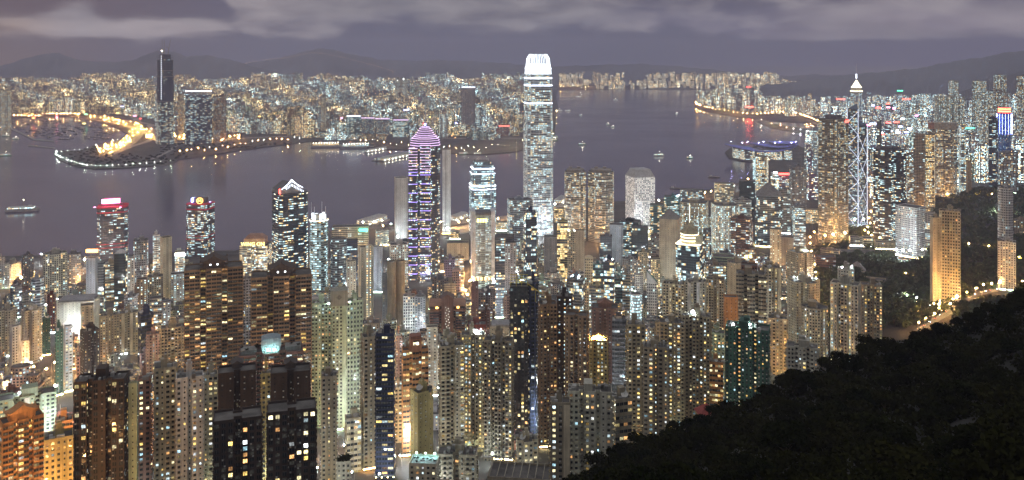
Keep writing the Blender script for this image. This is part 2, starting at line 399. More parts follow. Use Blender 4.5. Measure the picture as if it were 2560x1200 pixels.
# ------------------------------------------------------------------ building plans and styles
def plan(kind, asp):
    k = kind.rstrip('0123456789'); n = int(kind[len(k):] or 3)
    h = asp/2
    if k == 'rect': P = [(-.5, -h), (.5, -h), (.5, h), (-.5, h)]
    elif k == 'cham': c = .1; P = [(-.5+c, -h), (.5-c, -h), (.5, -h+c), (.5, h-c), (.5-c, h), (-.5+c, h), (-.5, h-c), (-.5, -h+c)]
    elif k == 'oct': c = .29; P = [(-.5+c, -h), (.5-c, -h), (.5, -h+c*asp), (.5, h-c*asp), (.5-c, h), (-.5+c, h), (-.5, h-c*asp), (-.5, -h+c*asp)]
    elif k == 'round': P = [(.5*cos(2*pi*i/28), h*sin(2*pi*i/28)) for i in range(28)]
    elif k == 'cross': c = .27; e = c*asp; P = [(-.5+c, -h), (.5-c, -h), (.5-c, -h+e), (.5, -h+e), (.5, h-e), (.5-c, h-e), (.5-c, h), (-.5+c, h), (-.5+c, h-e), (-.5, h-e), (-.5, -h+e), (-.5+c, -h+e)]
    elif k == 'curve':
        P = [(.5*math.sin(a), -h-.12+.12*(1-cos(a))*2.2-.0) for a in [(-1+2*i/12)*pi/2 for i in range(13)]] + [(.5, h), (-.5, h)]
    elif k == 'saw':       # n bays with re-entrant slots front and back
        g = .16/n; dp = min(.14, h*.5); w = (1-(n-1)*g*2)/n; P = []; x = -.5
        for i in range(n):
            P += [(x, -h), (x+w, -h)]
            if i < n-1: P += [(x+w, -h+dp), (x+w+2*g, -h+dp)]
            x += w+2*g
        P += [(-a, -b) for a, b in P]
    elif k == 'lobe':      # two rounded office wings
        P = []
        for a in [(-1+2*i/9)*1.25 for i in range(10)]: P.append((-.25+.25*math.sin(a), -h*.55-.2*cos(a)))
        for a in [(-1+2*i/9)*1.25 for i in range(10)]: P.append((.25+.25*math.sin(a), -h*.55-.2*cos(a)))
        P += [(.5, h), (-.5, h)]
    return P

COL = dict(beige=(.46, .40, .28), pale=(.52, .51, .43), white=(.66, .66, .64), brown=(.30, .20, .12), dbrown=(.06, .042, .034), grey=(.30, .30, .31), dgrey=(.12, .12, .135),
           pblue=(.38, .43, .50), pgreen=(.38, .46, .32), pink=(.46, .29, .23), yellow=(.50, .41, .18), navy=(.035, .05, .11), orange=(.52, .25, .09), tan=(.38, .31, .22), red=(.20, .05, .035),  # orange also puts warm lamp light into walls of the orange lit blocks
           teal=(.05, .16, .17), black=(.03, .03, .035), gbrown=(.34, .30, .22), cream=(.52, .46, .33), steel=(.2, .25, .3), dgreen=(.04, .07, .065), netgreen=(.05, .14, .10), purple=(.22, .19, .34), rbrown=(.19, .10, .075))
# bay width, floor height, window width, window height, lit share, warm share, run, glow, lightness of dark glass, depth (+ sunk, - bay window), column pattern
ST = dict(
    res=(2.8, 2.9, .48, .48, .24, .62, 1, 1.15, .15, .25, 'WnWW'),
    bal=(2.9, 2.9, .60, .56, .28, .62, 1, 1.1, .1, 1.0, 'WBnB'),
    resA=(3.3, 3.0, .9, .46, .19, .85, 1, 1.25, .25, -.5, 'VVWV'),
    resB=(2.9, 3.0, .62, .62, .16, .9, 1, 1.3, .1, .2, 'WWV'),
    off=(2.2, 3.7, .90, .48, .38, .30, 3, .9, .55, .2, 'S'),
    strip=(2.2, 3.7, 1.0, .42, .34, .3, 4, 1.0, .4, .2, 'S'),
    grid=(2.8, 3.7, .56, .54, .32, .35, 1, .95, .1, .5, 'W'),
    glass=(1.9, 3.9, .93, .74, .20, .45, 4, 1.05, .3, .05, 'S'),
    blank=(4.5, 3.2, .16, .26, .12, .5, 1, 1.0, .1, .15, 'n'),
    dots=(4.2, 3.1, .34, .34, .85, .25, 1, 1.5, .1, .15, 'n'),
    net=(2.9, 3.0, .4, .4, .14, .8, 1, .9, .1, .2, 'W'),
)
def norm2(x, y): l = math.hypot(x, y) or 1; return x/l, y/l
def fit(P, L, Rr, D, rot):
    cs, sn = cos(R(rot)), sin(R(rot)); P = [(x*cs-y*sn, x*sn+y*cs) for x, y in P]
    mid = (L+Rr)/2; X = px2x(mid, D); s = (Rr-L)/F*D
    # turn with the line of sight so the drawn extent stays honest off-centre
    ang = -math.atan2(X, D); c2, s2 = cos(ang), sin(ang); P = [(x*c2-y*s2, x*s2+y*c2) for x, y in P]
    for _ in range(8):
        q = [1280+F*(X+x*s)/(D+y*s) for x, y in P]
        e = max(q)-min(q); X -= ((max(q)+min(q))/2-mid)/F*D; s *= (Rr-L)/e
    return [(x*s, y*s) for x, y in P], (X, D), s
LITC = [(1, .66, .18), (1, .80, .34), (1, .88, .5), (.72, .93, 1), (.92, .98, 1), (1, .50, .18), (.5, .85, 1)]
def inset(P, k):
    """push a polygon inwards by k metres, corner by corner"""
    n = len(P); out = []
    for i in range(n):
        (ax, ay), (bx, by), (cx, cy) = P[i-1], P[i], P[(i+1) % n]
        d1 = norm2(bx-ax, by-ay); d2 = norm2(cx-bx, cy-by)
        n1 = (-d1[1], d1[0]); n2 = (-d2[1], d2[0]); mx, my = n1[0]+n2[0], n1[1]+n2[1]
        q = mx*n1[0]+my*n1[1]
        if q < .2: q = .2
        out.append((bx+mx*k/q, by+my*k/q))
    return out
def inside(x, y, P):
    c = False
    for i in range(len(P)):
        (ax, ay), (bx, by) = P[i-1], P[i]
        if (ay > y) != (by > y) and x < (bx-ax)*(y-ay)/(by-ay)+ax: c = not c
    return c

def volume(root, P, o2, z0, z1, st, col, r, geo, lit=None, warm=None, gain=1, pat=None, indiv=0, fm='facade', nm='wall', seed=None):
    """walls of one block; P local plan, o2 its world position. Returns the list of parts."""
    bay, fh, ww, wh, L0, w0, run, g0, dk, dep, pt = ST[st]
    lit = L0 if lit is None else lit; warm = w0 if warm is None else warm; pt = pat or pt
    B = MB(); G = MB(); wins = []; seed = r.random() if seed is None else seed
    par = (lit, seed, warm, ww); par2 = (wh, dk, run, g0*gain)
    col0 = col
    if geo and pat is None and st in ('res', 'bal'): pt = r.choice(('WnWW', 'WWXnBW', 'BWnB', 'nWVWWX', 'VWVn', 'WWnB', 'WBnB', 'nWWn')) if st == 'res' else r.choice(('WBnB', 'BBnW', 'BBXnWB', 'VBWB', 'BWnW'))
    n = len(P); H = z1-z0; nf = max(1, int((H-1.0)/fh)); u0 = r.randint(0, 500); zoff = H-1.0-nf*fh
    for i in range(n):
        a, b = P[i], P[(i+1) % n]; dx, dy = b[0]-a[0], b[1]-a[1]; L = math.hypot(dx, dy)
        if L < .05: continue
        ux, uy = dx/L, dy/L; nx, ny = uy, -ux
        col = col0; mx, my = (a[0]+b[0])/2+o2[0], (a[1]+b[1])/2+o2[1]
        facing = (nx*-mx+ny*-my)/math.hypot(mx, my)
        k = max(1, round(L/bay)); cw = L/k
        if L < bay*.55: k = 0
        if not geo or facing < -.12 or k == 0 or fm != 'facade':
            va = u0+i*40
            if k == 0 or fm != 'facade':
                B.face([(*a, z0), (*b, z0), (*b, z1), (*a, z1)], 1 if k == 0 and fm == 'facade' else 0, col)
            else:
                B.face([(*a, z0), (*b, z0), (*b, z0+zoff+nf*fh), (*a, z0+zoff+nf*fh)], 0, col, par, par2,
                       uv=[(va, -zoff/fh), (va+k, -zoff/fh), (va+k, nf), (va, nf)])
                B.face([(*a, z0+zoff+nf*fh), (*b, z0+zoff+nf*fh), (*b, z1), (*a, z1)], 1, col)
            continue
        def W3(s, z, d=0): return (a[0]+ux*s+nx*d, a[1]+uy*s+ny*d, z)
        lo = max(0, int(((CAMZ-root.location.z-.56*math.hypot(mx, my))-z0-zoff)/fh)-1)       # floors under the frame's lower edge stay simple
        zl = z0+zoff+lo*fh
        if zl > z0: B.face([W3(0, z0), W3(L, z0), W3(L, zl), W3(0, zl)], 1, col)
        B.face([W3(0, z0+zoff+nf*fh), W3(L, z0+zoff+nf*fh), W3(L, z1), W3(0, z1)], 1, col)
        ph = r.randint(0, 3); colfac = [r.choice((.2, .5, .8, 1.2, 2.8)) for _ in range(k)]; ccol = [tuple(min(.8, v*q) for v in col[:3]) for q in (r.choice((.78, .9, 1, 1, 1.12, 1.2)) for _ in range(k))]
        for f in range(lo, nf):
            zf = z0+zoff+f*fh; runlit = False
            for c in range(k):
                col = ccol[c]; ch = pt[(c+ph) % len(pt)]; s0 = c*cw
                w_, h_, d_ = ww, wh, dep
                if ch == 'n': w_, h_, d_ = min(ww, .30), min(wh, .38), .2
                if ch == 'X':
                    B.face([W3(s0, zf, .3), W3(s0+cw, zf, .3), W3(s0+cw, zf+fh, .3), W3(s0, zf+fh, .3)], 1, tuple(min(.7, v*1.7) for v in col[:3])); B.face([W3(s0, zf), W3(s0, zf, .3), W3(s0, zf+fh, .3), W3(s0, zf+fh)], 1, col); B.face([W3(s0+cw, zf, .3), W3(s0+cw, zf), W3(s0+cw, zf+fh), W3(s0+cw, zf+fh, .3)], 1, col); continue
                x0, x1 = s0+cw*(.5-w_/2), s0+cw*(.5+w_/2)
                if ch == 'S': x0, x1 = s0+.04*cw, s0+.96*cw
                y0 = zf+fh*(.5-h_/2); y1 = zf+fh*(.5+h_/2); s1 = s0+cw; z_1 = zf+fh
                B.face([W3(s0, zf), W3(s1, zf), W3(x1, y0), W3(x0, y0)], 1, col)
                B.face([W3(x0, y1), W3(x1, y1), W3(s1, z_1), W3(s0, z_1)], 1, col)
                B.face([W3(s0, zf), W3(x0, y0), W3(x0, y1), W3(s0, z_1)], 1, col)
                B.face([W3(x1, y0), W3(s1, zf), W3(s1, z_1), W3(x1, y1)], 1, col)
                d = -d_ if ch != 'V' else .55
                B.face([W3(x0, y0), W3(x1, y0), W3(x1, y0, d), W3(x0, y0, d)], 1, col)
                B.face([W3(x1, y0), W3(x1, y1), W3(x1, y1, d), W3(x1, y0, d)], 1, col)
                B.face([W3(x1, y1), W3(x0, y1), W3(x0, y1, d), W3(x1, y1, d)], 1, col)
                B.face([W3(x0, y1), W3(x0, y0), W3(x0, y0, d), W3(x0, y1, d)], 1, col)
                if ch == 'S':
                    if c % 3 == 0: runlit = r.random() < lit
                    on = runlit and r.random() < .9
                else: on = r.random() < lit*colfac[c]
                if on:
                    cc = r.choice(LITC[:3]+LITC[5:6]) if r.random() < warm else r.choice(LITC[2:5]+LITC[6:])
                    gl = (*cc, g0*gain*r.choice((.16, .3, .5, .8, 1.1, 1.6)))
                else: gl = (.8, .75, .6, 0.0 if r.random() < .75 else .03)
                q = [W3(x0, y0, d), W3(x1, y0, d), W3(x1, y1, d), W3(x0, y1, d)]
                if indiv: wins.append((q, gl, on, (nx, ny)))
                else: G.face(q, 0, gl)
                if ch == 'B':       # balcony tray with a parapet
                    e = 1.0; zt = zf+.12
                    for (p, q2) in ((0, .95),):
                        xa, xb = s0+.1, s1-.1; zb = zf+fh*.30
                        B.face([W3(xa, zf, e), W3(xb, zf, e), W3(xb, zb, e), W3(xa, zb, e)], 1, tuple(v*1.12 for v in col[:3]))
                        B.face([W3(xa, zf, 0), W3(xa, zf, e), W3(xa, zb, e), W3(xa, zb, 0)], 1, col)
                        B.face([W3(xb, zf, e), W3(xb, zf, 0), W3(xb, zb, 0), W3(xb, zb, e)], 1, col)
                        B.face([W3(xa, zf, 0), W3(xb, zf, 0), W3(xb, zf, e), W3(xa, zf, e)], 1, col)
                        B.face([W3(xa, zt, 0), W3(xb, zt, 0), W3(xb, zt, e-.05), W3(xa, zt, e-.05)], 1, col)
                elif ch in 'Wn' and r.random() < .45:      # air conditioner under the sill
                    xa = x0+(.1 if r.random() < .5 else max(.1, x1-x0-.9)); za = y0-.65; xb, zb, e = xa+.8, y0-.1, .45
                    wc = (.5, .5, .47)
                    B.face([W3(xa, za, e), W3(xb, za, e), W3(xb, zb, e), W3(xa, zb, e)], 1, wc)
                    B.face([W3(xa, zb, e), W3(xb, zb, e), W3(xb, zb, 0), W3(xa, zb, 0)], 1, wc)
                    B.face([W3(xa, za, 0), W3(xa, za, e), W3(xa, zb, e), W3(xa, zb, 0)], 1, wc)
                    B.face([W3(xb, za, e), W3(xb, za, 0), W3(xb, zb, 0), W3(xb, zb, e)], 1, wc)
                    B.face([W3(xa, za, 0), W3(xb, za, 0), W3(xb, za, e), W3(xa, za, e)], 1, wc)
            col = col0
            if st in ('resA',):     # string course at each floor
                zb = zf+.06
                B.face([W3(0, zb-.3, .14), W3(L, zb-.3, .14), W3(L, zb, .14), W3(0, zb, .14)], 1, tuple(min(.8, v*1.5) for v in col[:3]))
                B.face([W3(0, zb, .14), W3(L, zb, .14), W3(L, zb, 0), W3(0, zb, 0)], 1, tuple(min(.8, v*1.5) for v in col[:3]))
    B.obj(nm, [fm, 'wall'], root, None)
    if wins:
        vis = sorted((x for x in wins if x[2]), key=lambda x: -x[0][3][2]) + sorted((x for x in wins if not x[2]), key=lambda x: -x[0][3][2])
        for q, gl, on, _ in vis[:indiv]:
            o0 = q[0]; b = MB(); b.face([tuple(p[j]-o0[j] for j in range(3)) for p in q], 0, gl); b.obj('window', ['pane'], root, o0)
        for q, gl, on, _ in vis[indiv:]: G.face(q, 0, gl)
    if G.f:
        o = G.obj('windows', ['pane'], root); o['kind'] = 'stuff'

def roof_parts(root, P, z, r, s, plant=True, col=(.3, .3, .3), big=True, sep=False):
    b = MB(); b.face([(*p, z-1.1) for p in P], 0); Q = inset(P, .35)
    n = len(P)
    for i in range(n):
        j = (i+1) % n
        b.face([(*P[i], z), (*P[j], z), (*Q[j], z), (*Q[i], z)], 1, col)
        b.face([(*Q[j], z-1.1), (*Q[i], z-1.1), (*Q[i], z), (*Q[j], z)], 1, col)
    b.obj('roof', ['roof', 'wall'], root)
    if not plant: return
    xs = [p[0] for p in P]; ys = [p[1] for p in P]; w = max(xs)-min(xs); d = max(ys)-min(ys)
    e0 = max(range(n), key=lambda i: math.hypot(P[i][0]-P[i-1][0], P[i][1]-P[i-1][1])); ang = math.atan2(P[e0][1]-P[e0-1][1], P[e0][0]-P[e0-1][0])
    cx, cy = sum(xs)/n, sum(ys)/n
    b = MB(); h1 = r.uniform(3.5, 6.5) if big else r.uniform(2.5, 4)
    lw, ld = w*r.uniform(.22, .36), d*r.uniform(.25, .4)
    b.box((cx+r.uniform(-.08, .08)*w, cy+r.uniform(-.05, .1)*d, z-1.1), (lw, ld, h1+1), 0, tuple(v*.9 for v in col[:3]), ang)
    if r.random() < .7: b.box((cx+r.uniform(-.05, .05)*w, cy, z+h1-.1), (lw*.5, ld*.6, r.uniform(1.8, 3)), 0, tuple(v*.8 for v in col[:3]), ang)
    b.obj('lift_tower', ['wall'], root)
    b = MB()
    for _ in range(r.randint(9, 16) if sep and big and w > 22 else r.randint(4, 9) if big else r.randint(1, 3)):
        x, y = r.uniform(min(xs)+1, max(xs)-1), r.uniform(min(ys)+1, max(ys)-1)
        if not inside(x, y, P): continue
        if sep: b.obj('roof_plant', ['wall'], root); b = MB()
        k = r.uniform(.8, 2.2); g = r.uniform(.1, .5); b.box((x, y, z-1.1), (k*r.uniform(1, 2), k, r.uniform(1.2, 2.8)), 0, (g, g, g*.95), ang)
    b.obj('roof_plant', ['wall'], root)
    if big and r.random() < .3:       # satellite dish
        b = MB(); x, y = cx+r.uniform(-.2, .2)*w, cy-r.uniform(.05, .3)*d; q = r.uniform(-.6, .6); R_ = r.uniform(1.2, 2.4)
        if inside(x, y, P):
            ax = Vector((math.sin(q)*.6, -.6*cos(q), .75)).normalized(); u = ax.cross(Vector((0, 0, 1))).normalized(); v_ = ax.cross(u); c0 = Vector((x, y, z+R_*.9))
            rim = [c0+(u*cos(2*pi*i/12)+v_*math.sin(2*pi*i/12))*R_ for i in range(12)]; hub = c0-ax*R_*.35
            for i in range(12): b.face([tuple(hub), tuple(rim[i]), tuple(rim[(i+1) % 12])], 0, (.5, .5, .48)); b.face([tuple(hub-ax*.1), tuple(rim[(i+1) % 12]), tuple(rim[i])], 0, (.4, .4, .4))
            b.bar((x, y, z-1), tuple(hub), .12, 0, (.3, .3, .3)); b.obj('satellite_dish', ['wall'], root)
    if big and r.random() < .5:
        b = MB(); x, y = cx+r.uniform(-.2, .2)*w, cy+r.uniform(-.2, .2)*d
        b.bar((x, y, z-1), (x, y, z+h1+r.uniform(3, 8)), .14, 0, (.4, .4, .4)); b.obj('aerial', ['wall'], root)

ALLB = []      # (L, R, top, visible bottom, D, half depth)
LM = []        # named landmarks for labels: (px, py, D, phrase)
def text_obj(txt, size, mat_, parent, loc, rotz=0, ext=.25):
    c = bpy.data.curves.new('lettering', 'FONT'); c.body = txt; c.size = size; c.extrude = ext; c.align_x = 'CENTER'; c.materials.append(M[mat_])
    q = bpy.data.objects.new('lettering_curve', c); me = bpy.data.meshes.new_from_object(q); bpy.data.objects.remove(q); o = bpy.data.objects.new('lettering', me); C.objects.link(o); o.parent = parent; o.location = loc; o.rotation_euler = (R(90), 0, rotz); return o

def pavilion(root, cx, cy, z, w, d, ang, col=(.07, .05, .04), lamps=True):
    """plant house under a swept gable with ridge finials"""
    b = MB(); h = w*.34; cs, sn = cos(ang), sin(ang)
    T = lambda x, y, zz: (cx+cs*x-sn*y, cy+sn*x+cs*y, zz)
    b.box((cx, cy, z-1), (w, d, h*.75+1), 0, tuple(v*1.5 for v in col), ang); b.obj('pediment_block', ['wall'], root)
    b = MB(); e = w*.62; zz = z+h*.72; N = 8
    prof = [(x, (1-abs(x)/e)**1.35*h*.95 + (abs(x)/e)**6*h*.16) for x in [(-1+2*i/N)*e for i in range(N+1)]]
    for y0 in (1,):
        for (x0, h0), (x1, h1) in zip(prof, prof[1:]):
            b.face([T(x0, -d*.6, zz+h0), T(x1, -d*.6, zz+h1), T(x1, d*.6, zz+h1), T(x0, d*.6, zz+h0)], 0, col)
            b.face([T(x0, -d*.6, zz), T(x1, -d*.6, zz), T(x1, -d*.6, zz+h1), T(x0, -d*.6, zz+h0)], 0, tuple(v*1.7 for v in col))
            b.face([T(x1, d*.6, zz), T(x0, d*.6, zz), T(x0, d*.6, zz+h0), T(x1, d*.6, zz+h1)], 0, col)
        b.face([T(-e, -d*.6, zz), T(-e, d*.6, zz), T(e, d*.6, zz), T(e, -d*.6, zz)], 0, col)
        b.face([T(-e, d*.6, zz), T(-e, -d*.6, zz), T(-e, -d*.6, zz+h*.16), T(-e, d*.6, zz+h*.16)], 0, col)
        b.face([T(e, -d*.6, zz), T(e, d*.6, zz), T(e, d*.6, zz+h*.16), T(e, -d*.6, zz+h*.16)], 0, col)
    for x in (-e, e):
        for y in (-d*.6, d*.6): q = T(x*.97, y, zz+h*.1); b.box(q, (w*.05, w*.05, h*.32), 0, col, ang)
    q = T(0, -d*.6, zz+h*.9); b.box(q, (w*.05, w*.05, h*.2), 0, col, ang)
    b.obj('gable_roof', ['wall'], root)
    if lamps:
        for x in (-.16, .16):
            b = MB(); q = T(x*w, -d*.5-.25, z+h*.3); b.box(q, (1.0, .3, 1.0), 0); b.obj('wall_lamp', ['sign_white'], root)

def hip(root, P, z, h, mat_='wall', col=(.3, .3, .3), k=.25, name='hipped_roof'):
    n = len(P); cx = sum(p[0] for p in P)/n; cy = sum(p[1] for p in P)/n
    Q = [(cx+(x-cx)*k, cy+(y-cy)*k) for x, y in P]
    b = MB(); b.prism(P, z-.05, z+h, 0, col, P1=Q); return b.obj(name, [mat_], root)

def building(name, L, Rr, top, V, D, pl='rect', asp=1, rot=0, st='res', col='beige', roof='plant', label=None, cat=None, group=None,
             lit=None, warm=None, gain=1, geo=None, indiv=0, seed=None, zt=None, add=(), z0=None, pat=None, fm='facade', reg=True, st2=None):
    r = random.Random(seed if seed is not None else int(L*7+top*13+D))
    P, (X, Y), s = fit(plan(pl, asp), L, Rr, D, rot)
    dmax = D+max(p[1] for p in P)
    z1 = CAMZ-(top-HZ)/F*dmax if zt is None else zt
    gz = min(island_z((L+Rr)/2, D), z1-8) if z0 is None else z0
    root = empty(name, (X, Y, gz-2), label, cat, group)
    g = D < 1010 if geo is None else geo
    c = COL[col] if isinstance(col, str) else col
    P2 = P; z1l = z1-gz+2
    volume(root, P2, (X, Y), 0, z1l, st, c, r, g, lit if not st2 else .05, warm, gain, indiv=0 if st2 else indiv, pat=None if st2 else pat, fm=fm)
    rc = tuple(v*.85 for v in c)
    cx = sum(p[0] for p in P)/len(P); cy = sum(p[1] for p in P)/len(P); W_ = (Rr-L)/F*D
    ang = R(rot)-math.atan2(X, Y)
    roof_parts(root, P, z1l, r, s, plant=roof in ('plant', 'lamps', 'flat+'), col=rc, big=D < 1500, sep=D < 1700)
    if roof == 'chin': pavilion(root, cx, cy, z1l, W_*.36, W_*.3, ang)
    elif roof == 'gable': pavilion(root, cx, cy, z1l, W_*.5, W_*.25, ang, col=rc, lamps=False)
    elif roof == 'hip': hip(root, P, z1l, W_*.22, col=(.5, .5, .5) if rc[0] < .2 else rc, k=.3)
    elif roof == 'pyr': hip(root, P, z1l, W_*.45, col=(.2, .2, .2), k=.05, name='pyramid_roof')
    elif roof == 'lamps':
        for _ in range(4):
            b = MB(); i = r.randrange(len(P)); x, y = cx+(P[i][0]-cx)*r.uniform(.3, .75), cy+(P[i][1]-cy)*r.uniform(.3, .75)
            b.box((x, y, z1l+1.2), (.5, .5, .4)); b.obj('roof_lamp', ['lamp_roof'], root)
            b = MB(); b.bar((x, y, z1l-1), (x, y, z1l+1.2), .08, 0, (.3, .3, .3)); b.obj('lamp_post', ['wall'], root)
    elif roof == 'slab':
        b = MB(); b.prism([(cx+(x-cx)*.9, cy+(y-cy)*.9) for x, y in P], z1l-1, z1l+1.4, 0, (.28, .28, .29)); b.obj('roof_slab', ['wall'], root)
    for (aL, aR, at, aD) in add:
        Pa, (Xa, Ya), sa = fit(plan(pl, asp), aL, aR, aD, rot); da = aD+max(p[1] for p in Pa)
        za = CAMZ-(at-HZ)/F*da-gz+2; off = (Xa-X, Ya-Y); Pa = [(x+off[0], y+off[1]) for x, y in Pa]
        volume(root, Pa, (X, Y), 0, za, st2 or st, c, r, g, lit, warm, gain, indiv=indiv if st2 else 0, nm='wing'); roof_parts(root, Pa, za, r, sa, plant=False, col=rc)
    if 900 < D < 2000 or D <= 900 and top < 960:
        b = MB(); Q = inset(P, -.18); n = len(P); kz = 1.3  # glowing shop strips added round tower feet to brighten the street canyons
        zg = island_z((L+Rr)/2, Y+min(p[1] for p in P))-gz+2+.6
        if zg < z1l-8:
            for i in range(n):
                if math.dist(Q[i], Q[(i+1) % n]) > 4 and r.random() < .75: j = (i+1) % n; b.face([(*Q[i], zg), (*Q[j], zg), (*Q[j], zg+kz), (*Q[i], zg+kz)])
            Qc = inset(P, -1.5); cb = MB(); cb.prism(Qc, zg+kz+.05, zg+kz+.35, 0, (.22, .21, .2), bottom=True); cb.obj('canopy', ['wall'], root)  # canopy added over the strip to hide its glare from above
            b.obj('added_shop_front', [r.choice(('added_shop_warm', 'added_shop_yellow', 'added_shop_white', 'added_shop_yellow', 'added_shop_green', 'added_shop_white'))], root)
    if reg: ALLB.append((L, Rr, top, V, D, max(abs(p[1]) for p in P)))
    root['_'] = 0; del root['_']
    return root, P, (X, Y), z1l, ang
